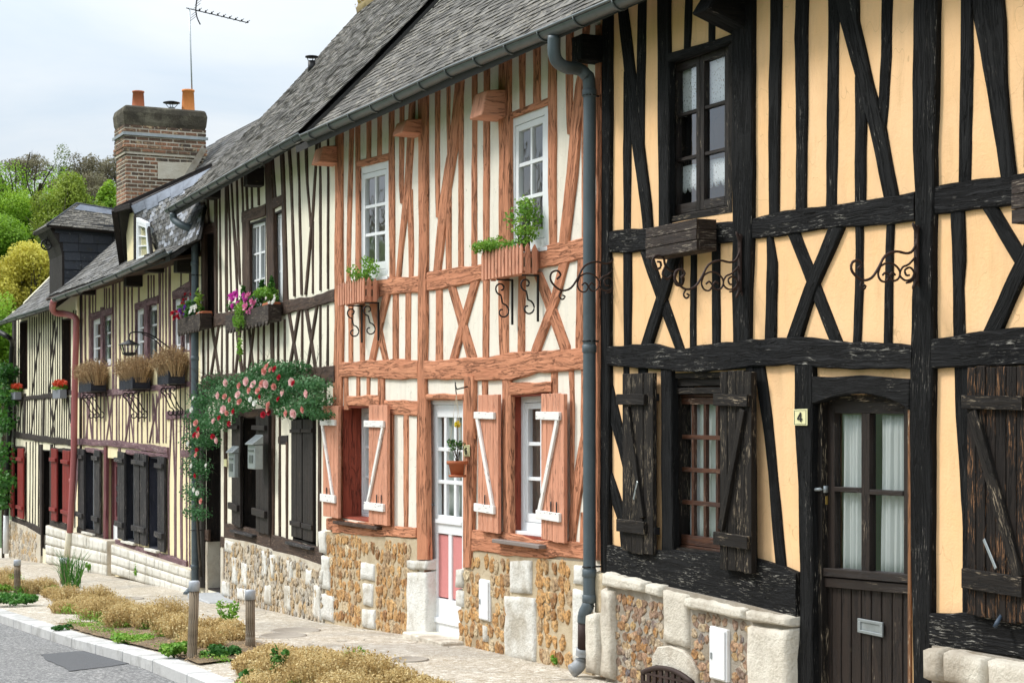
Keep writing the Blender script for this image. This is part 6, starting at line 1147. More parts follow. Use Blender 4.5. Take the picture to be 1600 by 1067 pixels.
# =================================================== planters
def corner(fr, xw, xc_, y):                      # right end against the wall at xw, outer corner at xc_
    a1_ = fr.L(xw, y).x; return a1_, -fr.perp(xc_, y, a1_).y
def plank_box(name, label, fr, xl, xc_, xw, yt, yb, wood, boards=3, soil=True, group=None, vert=0, picket=False, scal=False, cat='planter', back=.05):
    """a box whose outer corner stands at picture column xc_ between rows yt and yb"""
    a1_, d = corner(fr, xw, xc_, (yt+yb)/2); a0_ = fr.L(xl, (yt+yb)/2, d).x; zt = fr.perp(xc_, yt, a1_).z; zb = fr.perp(xc_, yb, a1_).z; t = thing(name, label, cat, fr, ((a0_+a1_)/2, -(d+back)/2, zb), group); th = .022
    mb = MB(); mb.box(a0_+th, a1_-th, -d+th, -back, zb, zb+.02, Vector((1, 0, 0))); part('floor_board', mb, wood, t, .002)
    sides = (('front_panel', (a0_, a1_), None), ('side_panel', None, a1_), ('side_panel', None, a0_), ('back_panel', (a0_, a1_), 1))
    for nm, ax, aa in sides:
        mb = MB()
        if picket:
            if nm == 'back_panel': mb.box(a0_+th, a1_-th, -back, -back+.012, zb+.02, zt-.05); part(nm, mb, wood, t, .002); continue
            L_ = (a1_-a0_) if ax else (d-back); n = max(2, int(L_/(.062 if ax else .06))); w_ = .042
            for k in range(n):
                c = (k+.5)/n; tz = zt+R.uniform(-.006, .006)
                if ax: x = lerp(a0_, a1_, c); P = [(x-w_/2, -d), (x+w_/2, -d)]; e = Vector((0, .016, 0))
                else: y = lerp(-d+.02, -back, c); P = [(aa, y-w_/2), (aa, y+w_/2)]; e = Vector((-.016 if aa == a1_ else .016, 0, 0))
                A_, B_ = Vector((*P[0], zb-.01)), Vector((*P[1], zb-.01)); H_ = tz-zb-.03; ring = [A_, B_, B_+Vector((0, 0, H_)), (A_+B_)/2+Vector((0, 0, H_+.04)), A_+Vector((0, 0, H_))]
                mb.add(ring+[p+e for p in ring], [(0, 1, 2, 3, 4), (9, 8, 7, 6, 5)]+[(i, (i+1) % 5, 5+(i+1) % 5, 5+i) for i in range(5)], (0, 0, 1))
            if ax: [mb.box(a0_, a1_, -d+.017, -d+.032, z_, z_+.03, Vector((1, 0, 0))) for z_ in (zb+.01, zt-.11)]
            else: [mb.box(aa-.03 if aa == a1_ else aa+.017, aa-.017 if aa == a1_ else aa+.03, -d+.033, -back, z_, z_+.03, Vector((0, 1, 0))) for z_ in (zb+.01, zt-.11)]
        elif vert and ax and not aa:
            for k in range(vert): x0, x1 = lerp(a0_, a1_, k/vert), lerp(a0_, a1_, (k+1)/vert); mb.box(x0+.003, x1-.003, -d, -d+th+R.uniform(-.004, .004), zb-.004+R.uniform(-.006, .006), zt, Vector((0, 0, 1)))
        else:
            for k in range(boards):
                z0, z1 = lerp(zb, zt, k/boards)+.002, lerp(zb, zt, (k+1)/boards)-.002; j = R.uniform(-.002, .002)
                if nm == 'front_panel': mb.box(a0_, a1_, -d+j, -d+th, z0, z1, Vector((1, 0, 0)))
                elif nm == 'back_panel': mb.box(a0_+th+.001, a1_-th-.001, -back-th, -back, z0, z1, Vector((1, 0, 0)))
                else: mb.box(aa-(th if aa == a1_ else 0)+j*.5, aa+(0 if aa == a1_ else th)+j*.5, -d+th+.001, -back, z0, z1, Vector((0, 1, 0)))
            if scal and nm == 'front_panel':
                n = max(3, int((a1_-a0_)/.16))
                for k in range(n): x0, x1 = lerp(a0_, a1_, k/n), lerp(a0_, a1_, (k+1)/n); mb.prism([Vector((x0+(x1-x0)*i/6, 0, zb-.045*math.sin(math.pi*i/6))) for i in range(7)], -d, -d+th)
        part(nm, mb, wood, t, .002)
    if soil: mb = MB(); mb.box(a0_+th+.002, a1_-th-.002, -d+th+.04, -back-th-.001, zb+.021, lerp(zb, zt, .72)); part('soil', mb, M['bedsoil'], t)
    return t, a0_, a1_, d, zb, zt
def scroll_bracket(name, label, fr, a, d, zt, h, r=.007, group=None):
    """wall bracket in the plane across the wall: upright, arm and an S scroll"""
    t = thing(name, label, 'bracket', fr, (a, -.03, zt-h), group); mb = MB(); mb.beam((a, -.035, zt-h), (a, -.035, zt), .016, .014); mb.beam((a, -.03, zt-.008), (a, -d, zt-.008), .016, .012); part('frame', mb, M['iron'], t)
    mb = MB(); ex, ez = (0, -1, 0), (0, 0, 1); c1 = Vector((a, -d*.80, zt-.075)); c2 = Vector((a, -.12, zt-h+.10))
    s1 = spiral(c1, .055, 1.0, math.pi*1.5, ex, ez, 14); s2 = spiral(c2, .065, 1.0, math.pi*.5, ex, ez, 14); mid = smooth([s1[0], lerp(s1[0], s2[0], .5)+Vector((0, 0, .0)), s2[0]], 3); mb.tube(s1[::-1]+mid[1:-1]+s2, r, 6); part('scroll', mb, M['iron'], t)
    return t
PL = {}
PL['o1'] = plank_box('picket_planter', 'salmon picket planter under the left upper window of the terracotta house', A, 527, 569, 599, 433, 469, M['org_flat'], picket=True, group='picket planters on the terracotta house')
PL['o2'] = plank_box('picket_planter', 'larger salmon picket planter under the right upper window of the terracotta house', A, 751, 816, 850.5, 379, 425, M['org_flat'], picket=True, group='picket planters on the terracotta house')
for k, lb in (('o1', 'left picket planter'), ('o2', 'larger right picket planter')):
    _, a0_, a1_, d, zb, zt = PL[k]
    for j, a in enumerate((a0_+.35*(a1_-a0_), a1_-.04)): scroll_bracket('iron_bracket', 'black scrolled iron bracket under the %s of the %s' % (('far end', 'near end')[j], lb), A, a, d-.02, zb-.012, .36)
PL['k'] = plank_box('window_box', 'empty black plank window box below the lace curtained window', A, 1008.6, 1088, 1130, 341, 391, M['planter'], 3)
PL['kr'] = plank_box('window_box', 'dark plank window box cut off by the right edge', A, 1580, 1690, 1745, 262, 334, M['planter'], 3)
PL['b1'] = plank_box('window_box', 'small dark window box of mixed flowers beside the downpipe', B, 277, 312, 337, 489, 512, M['planter'], 1, scal=True)
PL['b2'] = plank_box('window_box', 'long dark window box of pink geraniums on the brown timbered house', B, 352, 419, 447, 475, 501, M['planter'], 1, scal=True)
for nm, xl, xk, xw, yt, yb in (('left', 122.6, 142, 171, 594, 611), ('middle', 186, 207, 240, 589, 607), ('right', 245.5, 263, 295, 579, 599)):
    PL['c'+nm] = plank_box('window_box', '%s of the three black slatted window boxes on the yellow house' % nm, C, xl, xk, xw, yt, yb, M['navy'], 1, vert=10, group='black window boxes on the yellow house')
    _, a0_, a1_, d, zb, zt = PL['c'+nm]
    for j, u in enumerate((.12, .5, .9)): scroll_bracket('iron_bracket', '%s scrolled iron bracket under the %s lavender box' % (('far', 'central', 'near')[j], nm), C, lerp(a0_, a1_, u), d-.03, zb-.01, .48, .010, 'scrolled brackets under the lavender boxes')
M['grey_box'] = plainm('grey_box', (.20, .21, .24), .6)
PL['h1'] = plank_box('window_box', 'small grey box of red flowers at the far corner of the farthest house', C, 16, 23.4, 37.5, 612, 624, M['grey_box'], 1, group='grey flower boxes'); PL['h2'] = plank_box('window_box', 'small grey box of red flowers beside the red downpipe', C, 82, 93.6, 108.6, 608, 622, M['grey_box'], 1, group='grey flower boxes')

# ornate sign brackets, each in a plane across the wall
def trace(mb, fr, a, pts, r=.006, k=3): mb.tube(smooth([fr.perp(x, y, a) for x, y in pts], k), r, 6)
def sp(cx_, cy, r0, a0, turns, n=14, sq=.95):
    return [(cx_+r0*(1-.75*i/n)*math.cos(a0+turns*6.283*i/n)*sq, cy+r0*(1-.75*i/n)*math.sin(a0+turns*6.283*i/n)) for i in range(n+1)]
def ornate(fr, X, Yy, label, xwall):
    a = fr.L(xwall, Yy+10, .05).x; t = thing('sign_bracket', label, 'iron bracket', fr, fr.perp(X+104, Yy+60, a)); mb = MB(); o = lambda l: [(X+x, Yy+y) for x, y in l]
    mb.beam(fr.perp(X+104, Yy-28, a), fr.perp(X+104, Yy+60, a), .03, .012, (0, 1, 0)); [mb.tube(smooth([fr.perp(*p, a) for p in o(l)], 3), [.004]+[.01]*(len(smooth([0*Vector((1, 1, 1))]*len(l), 3))-1), 5) for l in ([(98, -32), (103, -18), (104, -8)], [(112, -32), (105, -18), (104, -8)], [(98, 72), (103, 60), (104, 50)], [(112, 72), (105, 60), (104, 50)])]; part('wall_plate', mb, M['rust'], t)
    mb = MB(); trace(mb, fr, a, o([(104, -2), (98, 12), (88, 16), (72, 13), (55, 20), (45, 38), (34, 54), (20, 58), (8, 50), (2, 40), (4, 30), (13, 27), (18, 34), (12, 40)]), .0075); trace(mb, fr, a, o([(48, 36), (44, 48), (48, 58), (56, 60), (61, 52), (56, 46), (51, 50)])); trace(mb, fr, a, o([(48, 36), (58, 31), (70, 34), (78, 44), (76, 55), (68, 59), (62, 53), (66, 46), (71, 50)]))
    trace(mb, fr, a, o([(102, 22), (92, 33), (82, 38), (78, 50), (86, 58), (96, 56), (100, 46), (94, 38), (86, 42), (88, 50), (93, 50)])); trace(mb, fr, a, o([(100, 24), (103, 40), (98, 58), (88, 62)])); trace(mb, fr, a, o([(20, 58), (16, 66), (20, 72), (25, 68), (21, 65)])); part('scrollwork', mb, M['rust'], t)
ornate(A, 1328, 380, 'rusty scrolled sign bracket on the black post above the door', 1434); ornate(A, 1052, 394, 'rusty scrolled sign bracket under the empty black window box', 1157); ornate(A, 858, 396, 'rusty scrolled sign bracket at the black corner post, passing the downpipe', 948)
a_ = A.L(1090, 398, .03).x; t = thing('iron_bracket', 'rusty scrolled bracket holding the far end of the empty black window box', 'bracket', A, A.perp(1062, 440, A.L(1062, 420, .05).x)); mb = MB(); a_ = A.L(1062, 420, .05).x
for l in ([(1068, 396), (1060, 420), (1054, 436), (1058, 446), (1066, 444), (1068, 434), (1062, 432)], [(1060, 420), (1050, 424), (1040, 416), (1036, 402), (1024, 400), (1019, 410), (1024, 420), (1032, 418), (1032, 410), (1027, 409)], [(1040, 416), (1035, 428), (1042, 436), (1050, 430)]): trace(mb, A, a_, l, .008)
mb.beam(A.perp(1066, 395, a_), A.perp(1066, 445, a_), .016, .012, (0, 1, 0)); part('scrollwork', mb, M['rust'], t)

# lantern
lc = C.L(202, 545, .62); t = thing('wall_lantern', 'black iron lantern hanging from a curved arm on the yellow house', 'lantern', C, lc); zt = C.L(202, 531, .62).z; zb = C.L(202, 556, .62).z; h = zt-zb; mb = MB()
c = Vector((lc.x, lc.y, zb)); mb.lathe(c, [(.03, h), (.05, h*.92), (.155, h*.72), (.16, h*.68), (.02, h*.69)], 6); mb.lathe(c, [(.06, 0), (.10, .02), (.10, .045), (.03, .05)], 6)
for k in range(6): an = k*1.0472; mb.beam(c+Vector((.13*math.cos(an), .13*math.sin(an), h*.70)), c+Vector((.095*math.cos(an), .095*math.sin(an), .03)), .010, .010)
part('cage', mb, M['iron'], t); mb = MB(); mb.lathe(c, [(.085, .05), (.12, h*.67)], 6); part('lantern_glass', mb, M['glass_d'], t, recalc=False); mb = MB(); mb.tube(smooth([c+Vector((0, 0, h)), c+Vector((0, 0, h+.05)), c+Vector((0, .05, h+.11)), c+Vector((0, .3, h+.08)), Vector((lc.x, -.02, zb+h-.12))], 4), .011, 6); mb.tube(smooth([c+Vector((0, .18, h+.09)), c+Vector((0, .40, h-.02)), Vector((lc.x, -.02, zb+h-.34))], 4), .009, 6); part('arm', mb, M['iron'], t)

# mailboxes of the rose house
def mailbox(label, xl, xk, xr, yt, yb, roof=.06):
    a1_ = B.L(xr, (yt+yb)/2, .14).x; o_ = .14; d = -B.perp(xk, (yt+yb)/2, a1_).y; a0_ = B.L(xl, (yt+yb)/2, d).x; zt = B.perp(xk, yt, a1_).z; zb = B.perp(xk, yb, a1_).z; t = thing('mailbox', label, 'mailbox', B, ((a0_+a1_)/2, -o_, zb)); mb = MB()
    mb.box(a0_, a1_, -d, -o_, zb, zt); part('body', mb, M['galv'], t, .006); mb = MB(); mb.hex([Vector(v) for v in ((a0_-.01, -d-.03, zt), (a1_+.01, -d-.03, zt), (a1_+.01, -o_, zt+roof*.2), (a0_-.01, -o_, zt+roof*.2), (a0_-.01, -d-.03, zt+.012), (a1_+.01, -d-.03, zt+.012), (a1_+.01, -o_, zt+roof+.05), (a0_-.01, -o_, zt+roof+.05))], Vector((0, 1, 0)))
    for k in range(6): x = lerp(a0_, a1_, (k+.5)/6); mb.beam((x, -d-.03, zt+.016), (x, -o_, zt+roof+.056), .012, .006)
    part('lid', mb, M['galv'], t, .002); mb = MB(); mb.box(a0_+.05, a1_-.05, -d-.012, -d+.002, lerp(zb, zt, .74), lerp(zb, zt, .80)); mb.box(a0_+.08, a1_-.08, -d-.008, -d+.002, lerp(zb, zt, .25), lerp(zb, zt, .58)); part('slot', mb, M['zinc'], t, .002)
mailbox('ribbed roofed zinc mailbox in front of the dark open window', 387, 398, 411, 695, 733); mailbox('second, smaller zinc mailbox left of the ribbed one', 357, 366, 373, 708, 746, .03)
plate(B, hq(B, 350.5, 354.5, 717, 717, 728, 729, .045), '6', 'tiny yellow plate beside the dark rose framed door') if False else None
t = thing('letter_plate', 'tiny cream plate on the timber beside the rose framed door', 'plate', B, B.L(352, 729, .04)); mb = MB(); hq(B, 350.5, 354.5, 717, 717, 728, 729, .04).box(mb, 0, 1, 0, 1, 0, .008); part('enamel', mb, M['yel'], t)

# hanging pot by the white door
ah = A.L(731, 604, .05).x; t = thing('hanging_pot', 'terracotta pot with a spindly yellow flowering plant hanging beside the white door', 'hanging pot', A, A.perp(714, 744, ah)); tip = A.perp(711.5, 602, ah); mb = MB(); mb.tube([A.perp(731, 604, ah), A.perp(714, 608, ah), tip, A.perp(711.5, 597, ah)], .006, 6); mb.tube([tip, A.perp(713, 616, ah)], .005, 6); part('hook', mb, M['iron'], t)
c = A.perp(714.5, 743, ah); zt = A.perp(714, 720, ah).z-c.z; mb = MB(); mb.lathe(c, [(.052, 0), (.072, zt*.76), (.088, zt*.78), (.09, zt), (.075, zt), (.07, zt*.8)], 16); mb.lathe(c+Vector((0, 0, -.012)), [(.07, 0), (.075, .018), (.06, .02)], 16); part('pot', mb, M['terra'], t)
mb = MB(); [mb.tube([c+Vector((.075*math.cos(k), .075*math.sin(k), 0)), c+Vector((.085*math.cos(k), .085*math.sin(k), zt)), A.perp(713, 616, ah)], .0018, 4) for k in (.4, 2.5, 4.6)]; part('string', mb, plainm('string', (.5, .42, .28)), t)
qh = random.Random(12); mb = MB(); tops = []
for k in range(7): p = c+Vector((qh.uniform(-.02, .02), qh.uniform(-.02, .02), zt)); e = p+Vector((qh.uniform(-.07, .07), qh.uniform(-.08, .08), .11+.05*qh.random())); mb.tube([p, lerp(p, e, .5)+Vector((qh.uniform(-.01, .01), 0, 0)), e], .003, 4); tops.append(e)
e = c+Vector((0, .0, zt+.30)); mb.tube([c+Vector((0, 0, zt)), e], .003, 4); part('stem', mb, M['bark'], t); mb = MB(); [leaves(mb, p, (.035, .035, .03), 30, .028, qh, .2, asp=.25) for p in tops]; part('foliage', mb, M['green'], t, recalc=False); mb = MB(); leaves(mb, e, (.03, .03, .035), 60, .02, qh, .2); part('flower', mb, M['f_yel'], t, recalc=False)

# =================================================== plants in the boxes
def box_plant(name, label, fr, c, rad, mats, n=500, sz=.04, seed=1, cat='plant', stem=True, clumps=7, group=None, asp=.5):
    q = random.Random(seed); c = Vector(c); t = thing(name, label, cat, fr, c, group); mb = MB(); sb = MB()
    for k in range(clumps):
        d = rdir(q); p = c+Vector((d.x*rad[0]*.75, d.y*rad[1]*.7, rad[2]*(.9+.75*d.z))); sb.tube([c+Vector((d.x*.3*rad[0], d.y*.3*rad[1], -.03)), lerp(c, p, .5)+Vector((0, 0, .02)), p], [.005, .004, .002], 4)
        leaves(mb, p, (rad[0]*.42, rad[1]*.5, rad[2]*.48), int(n*1.8)//clumps, sz*.62, q, .2, .3, (.2, .8), asp)
    part('stem', sb, M['bark'], t); part('foliage', mb, mats, t, recalc=False); return t, q
def flowers(t, fr_c, rad, n, r, mat, q, name='flower'):
    c = Vector(fr_c)
    for k in range(n):
        d = rdir(q); mb = MB(); p = c+Vector((d.x*rad[0], -abs(d.y)*rad[1], d.z*rad[2])); bloom(mb, p, r*q.uniform(.7, 1.2), q, Vector((q.uniform(-.5, .5), -1, q.uniform(-.2, .8))), 12); part(name, mb, mat, t, recalc=False)
_, a0_, a1_, d, zb, zt = PL['o1']; m_ = A.perp(578, 415, a1_-.05)
box_plant('potted_shrub', 'small bright green leafy shrub in the left picket planter', A, ((a0_+a1_)/2+.14, -d*.6, zt-.04), (.26, .12, .14), M['lime_leaf'], 420, .035, 3, clumps=11)
_, a0_, a1_, d, zb, zt = PL['o2']
box_plant('potted_shrub', 'taller airy bright green shrub in the right picket planter', A, (a1_-.14, -d*.55, zt-.02), (.17, .13, .20), M['lime_leaf'], 520, .036, 5, clumps=13)
t, q = box_plant('trailing_plant', 'green herbs trailing over the left end of the right picket planter', A, (a0_+.14, -d*.7, zt-.02), (.34, .12, .07), M['lime_leaf'], 640, .030, 6, clumps=14)
_, a0_, a1_, d, zb, zt = PL['b2']; w_ = a1_-a0_
t, q = box_plant('geranium', 'magenta and pink geraniums at the left of the long window box', B, (a0_+.30*w_, -d*.7, zt+.0), (.42, .14, .10), M['green'], 500, .05, 8, clumps=10); flowers(t, (a0_+.30*w_, -d*.75, zt+.14), (.34, .12, .09), 12, .055, M['f_mag'], q); flowers(t, (a0_+.55*w_, -d*.8, zt+.06), (.22, .10, .10), 8, .055, M['f_pink'], q)
t, q = box_plant('trailing_plant', 'pale variegated leaves trailing below the long window box', B, (a0_+.42*w_, -d-.02, zt-.20), (.30, .07, .16), M['lime_leaf'], 700, .035, 9, clumps=14); mb = MB(); leaves(mb, (a0_+.40*w_, -d-.02, zt-.42), (.07, .04, .18), 120, .03, q, .1); part('trail', mb, M['lime_leaf'], t, recalc=False)
t, q = box_plant('bedding_plant', 'pale green bushy plant with white blooms at the right of the long window box', B, (a0_+.80*w_, -d*.6, zt+.02), (.34, .14, .10), M['lime_leaf'], 620, .045, 10, clumps=12); flowers(t, (a0_+.95*w_, -d*.5, zt+.05), (.14, .1, .05), 7, .035, M['f_white'], q)
for k, u in enumerate((.22, .66, .86)):
    c = Vector((a0_+u*w_, -d*.45, zt)); t = thing('dwarf_conifer', ('left', 'middle', 'right')[k]+' small dark conifer standing in the long window box', 'conifer', B, c, 'dwarf conifers'); mb = MB(); mb.tube([c-Vector((0, 0, .06)), c+Vector((0, 0, .25))], .008, 5); part('trunk', mb, M['bark'], t); mb = MB(); qq = random.Random(k); [leaves(mb, c+Vector((0, 0, .04+.05*i)), (.095-.014*i, .095-.014*i, .05), 70, .035, qq, .3, asp=.3) for i in range(6)]; part('foliage', mb, M['green'], t, recalc=False)
c = Vector((a1_-.16, -d*.55, zt-.04)); t = thing('flower_pot', 'orange clay trough at the near end of the long window box', 'flower pot', B, c); mb = MB(); mb.box(c.x-.22, c.x+.10, c.y-.07, c.y+.07, c.z, c.z+.07); part('trough', mb, M['terra'], t, .01)
_, a0_, a1_, d, zb, zt = PL['b1']; w_ = a1_-a0_
t, q = box_plant('bedding_plant', 'mixed violet, white and red flowers in the small box beside the downpipe', B, (a0_+.4*w_, -d*.7, zt+.02), (.45, .14, .10), M['green'], 420, .05, 11, clumps=12); flowers(t, (a0_+.1*w_, -d*.8, zt+.06), (.22, .12, .08), 8, .05, M['f_red'], q); flowers(t, (a0_+.45*w_, -d*.9, zt+.08), (.18, .1, .06), 6, .045, M['f_vio'], q); flowers(t, (a0_+.8*w_, -d*.8, zt+.06), (.22, .1, .05), 8, .035, M['f_white'], q); flowers(t, (a0_+.3*w_, -d*.6, zt+.24), (.22, .12, .10), 7, .030, M['f_red'], q)
mb = MB(); leaves(mb, (a0_+.7*w_, -d*.6, zt+.20), (.10, .06, .16), 110, .05, q, .1, asp=.25); part('spike', mb, M['lime_leaf'], t, recalc=False); c = Vector((a1_-.16, -d*.5, zt-.04)); t = thing('flower_pot', 'orange clay trough in the small window box beside the downpipe', 'flower pot', B, c); mb = MB(); mb.box(c.x-.25, c.x+.12, c.y-.07, c.y+.07, c.z, c.z+.07); part('trough', mb, M['terra'], t, .01)
for nm in ('left', 'middle', 'right'):
    _, a0_, a1_, d, zb, zt = PL['c'+nm]; c = Vector(((a0_+a1_)/2, -d*.55, zt-.08)); q = random.Random(len(nm)); mb = MB()
    for k in range(9): stems(mb, (lerp(a0_+.08, a1_-.08, k/8), -d*.55, zt-.08), (.13, .13), .44, 260, q, .0035, .35)
    single('dried_lavender', 'dry brown lavender standing in the %s window box of the yellow house' % nm, 'dried plant', mb, M['dry_br'], C, c, 'dried lavender in window boxes', recalc=False)
for nm, lb in (('h1', 'red flowers in the grey box at the far corner'), ('h2', 'red flowers in the grey box beside the red downpipe')):
    _, a0_, a1_, d, zb, zt = PL[nm]; t, q = box_plant('bedding_plant', lb, C, ((a0_+a1_)/2, -d*.6, zt-.01), (.45, .12, .06), M['lime_leaf'], 300, .05, 3, clumps=9); mb = MB(); leaves(mb, ((a0_+a1_)/2, -d*.6, zt+.11), (.45, .12, .07), 330, .045, q, .1); part('flower', mb, M['f_orange'], t, recalc=False)

# =================================================== climbing roses
t = thing('climbing_rose', 'climbing rose with pink and red blooms arching over the dark door and window', 'climbing rose', B, (B.L(316, 925, .1).x, -.12, g_at(B, BL+.2, 0))); q = random.Random(31)
spine = [(314, 900), (309, 820), (308, 760), (310, 700), (318, 650), (335, 622), (362, 608), (395, 600), (430, 590), (462, 592), (488, 610), (500, 640)]; mb = MB(); mb.tube(smooth([B.L(x, y, .10) for x, y in spine], 4), [.022*(1-.6*i/44) for i in range(len(smooth([B.L(x, y, .10) for x, y in spine], 4)))], 6)
for k in range(40): x, y = q.choice(spine[3:]); p = B.L(x+q.uniform(-14, 14), y+q.uniform(-12, 12), .12); branchy(mb, p, (rdir(q)+Vector((0, -.2, .5))).normalized(), q.uniform(.2, .42), .004, 1, q, .6)
part('stem', mb, M['bark'], t); mb = MB()
cl = [(308, 800, 11, 12), (304, 770, 10, 16), (308, 730, 12, 20), (305, 690, 12, 18), (310, 655, 14, 18), (325, 690, 10, 10), (318, 625, 14, 14), (335, 600, 14, 14), (345, 645, 16, 16), (330, 665, 14, 12), (352, 615, 16, 15), (375, 600, 18, 15), (372, 635, 14, 10), (392, 618, 16, 14), (400, 590, 16, 12), (420, 572, 12, 9), (420, 605, 18, 16), (445, 590, 18, 18), (445, 620, 16, 14), (460, 575, 14, 10), (470, 605, 18, 18), (475, 635, 16, 13), (492, 625, 12, 14), (455, 645, 12, 8), (500, 648, 8, 8), (428, 628, 10, 10), (490, 600, 12, 10), (410, 578, 8, 7)]
for x, y, rx, ry in cl:
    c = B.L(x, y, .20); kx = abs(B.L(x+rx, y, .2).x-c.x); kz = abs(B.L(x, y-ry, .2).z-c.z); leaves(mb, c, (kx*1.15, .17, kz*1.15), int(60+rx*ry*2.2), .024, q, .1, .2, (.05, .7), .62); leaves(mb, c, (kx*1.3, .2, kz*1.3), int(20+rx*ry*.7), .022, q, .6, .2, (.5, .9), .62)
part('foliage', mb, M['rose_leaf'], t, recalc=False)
bl = [(418, 573, 's'), (424, 578, 's'), (414, 580, 's'), (437, 590, 'r'), (386, 596, 'p'), (375, 603, 's'), (397, 601, 'p'), (411, 600, 's'), (417, 600, 'p'), (429, 604, 's'), (459, 599, 'r'), (457, 597, 'p'), (480, 615, 'p'), (443, 614, 'p'), (436, 624, 'r'), (373, 617, 'p'), (352, 620, 's'), (342, 618, 'p'), (360, 625, 's'), (407, 620, 'r'), (392, 624, 'w'), (399, 630, 'w'), (421, 633, 's'), (421, 645, 'r'), (448, 646, 's'), (460, 646, 'p'), (350, 640, 'p'), (355, 645, 's'), (335, 658, 'p'), (343, 653, 'r'), (359, 662, 'r'), (305, 680, 'r'), (311, 680, 's'), (333, 682, 'r'), (340, 688, 'p'), (307, 711, 's'), (308, 703, 'r'), (306, 743, 'r'), (315, 783, 's'), (304, 765, 'w'), (309, 770, 'w'), (300, 728, 'w'), (303, 622, 'w'), (300, 640, 'w'), (474, 640, 's'), (354, 598, 'p'), (404, 611, 's'), (430, 577, 'r'), (391, 610, 's'), (366, 643, 'r'), (412, 648, 'r'), (375, 628, 's'), (295, 693, 'w'), (311, 671, 'r'), (323, 727, 'w'), (420, 640, 's'), (307, 661, 's')]
for x, y, k in bl:
    mb = MB(); r_ = .052 if k in 'p' else (.044 if k == 's' else .038); bloom(mb, B.L(x, y, .34+q.uniform(0, .04)), r_*q.uniform(.85, 1.15), q, Vector((q.uniform(-.2, .8), -1, q.uniform(-.2, .5))), 18); part('rose_bloom', mb, M[{'s': 'f_salm', 'r': 'f_red', 'p': 'f_pale', 'w': 'f_white'}[k]], t, recalc=False)
# dark climber at the far left corner
t = thing('climbing_shrub', 'dark leafy climber hanging at the far left corner of the farthest house', 'climber', C, (hE-.5, -.1, g_at(C, hE-.5, 0))); mb = MB(); sb = MB(); sb.tube([(hE-.5, -.1, g_at(C, hE-.5, 0)-.1), (hE-.45, -.12, 2.0), (hE-.4, -.1, 3.0)], .03, 6); part('stem', sb, M['bark'], t)
for x, y, rx, ry in ((4, 590, 12, 30), (10, 620, 8, 22), (6, 660, 12, 26), (4, 710, 10, 26), (8, 750, 8, 20), (2, 780, 8, 20), (12, 580, 6, 14)): c = C.L(x, y, .25); kx = abs(C.L(x+rx, y, .25).x-c.x); leaves(mb, c, (kx*.8, .3, ry/78), 260, .075, q, .1, .2, (.1, .6))
part('foliage', mb, M['green'], t, recalc=False)

# =================================================== bollards, hedges, weeds
def post_(px, yb, yt, w, label, lean=0, capm='cap'):
    X, Yw, z = ground_pt(px, yb); h = (yb-yt)/F*Yw; r_ = w/2/F*Yw; t = thing('bollard', label, 'bollard', WD, (X, Yw, z), 'wooden bollards along the kerb'); L_ = lean/F*Yw; mb = MB(); mb.tube([(X, Yw, z-.2), (X, Yw, z+.02), (X+L_*.5, Yw, z+h*.5), (X+L_*.88, Yw, z+h-.075)], [r_*1.02, r_, r_*.98, r_*.97], 14)
    part('post', mb, M['post'], t); mb = MB(); p = Vector((X+L_*.88, Yw, z+h-.08)); mb.tube([p, p+Vector((0, 0, .07)), p+Vector((0, 0, .08))], [r_*1.08, r_*1.08, r_*.9], 14); part('cap', mb, M[capm], t)
post_(300, 1030, 907, 16, 'wooden bollard with a pale cap leaning slightly in the middle hedge', 4); post_(391, 1015, 921, 15.5, 'thick weathered wooden bollard at the gap between two hedge beds'); post_(27, 928, 874, 10.5, 'most distant wooden bollard, at the left edge of the picture'); post_(100, 912, 871, 12, 'mossy bollard with a pale cap beside long grass', 0)
def bed(label, cs, seed, hgt=.30, weed=()):
    q = random.Random(seed); cs = [(x+q.uniform(-5, 5), y+q.uniform(-4, 4), rx*q.uniform(.8, 1.4), n) for x, y, rx, n in cs]; P = [ground_pt(x, y) for x, y, *_ in cs]; t = thing('dry_hedge', label, 'hedge', WD, P[len(P)//2], 'dry low hedges beside the kerb'); mb = MB()
    for (x, y, rx, n), p in zip(cs, P):
        r_ = rx/F*p[1]; k = hgt*q.uniform(.6, 1.2); c = Vector((p[0], p[1], p[2]))
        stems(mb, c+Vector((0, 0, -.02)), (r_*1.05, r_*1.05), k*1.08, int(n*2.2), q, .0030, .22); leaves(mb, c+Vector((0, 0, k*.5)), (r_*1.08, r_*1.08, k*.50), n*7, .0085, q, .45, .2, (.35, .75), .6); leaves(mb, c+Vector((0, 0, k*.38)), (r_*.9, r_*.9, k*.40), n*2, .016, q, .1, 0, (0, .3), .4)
    part('twigs', mb, M['dry'], t, recalc=False)
    gb = MB()
    for (x, y, rx, n), p in zip(cs, P):
        if q.random() < .75: r_ = rx/F*p[1]; leaves(gb, (p[0]+q.uniform(-r_, r_), p[1]-r_*1.0, p[2]+.05), (r_*1.0, r_*.5, .08), 340, .017, q, .1, .3, (.2, .8), .5)
    part('green_shoots', gb, M['lime_leaf'], t, recalc=False)
    return t
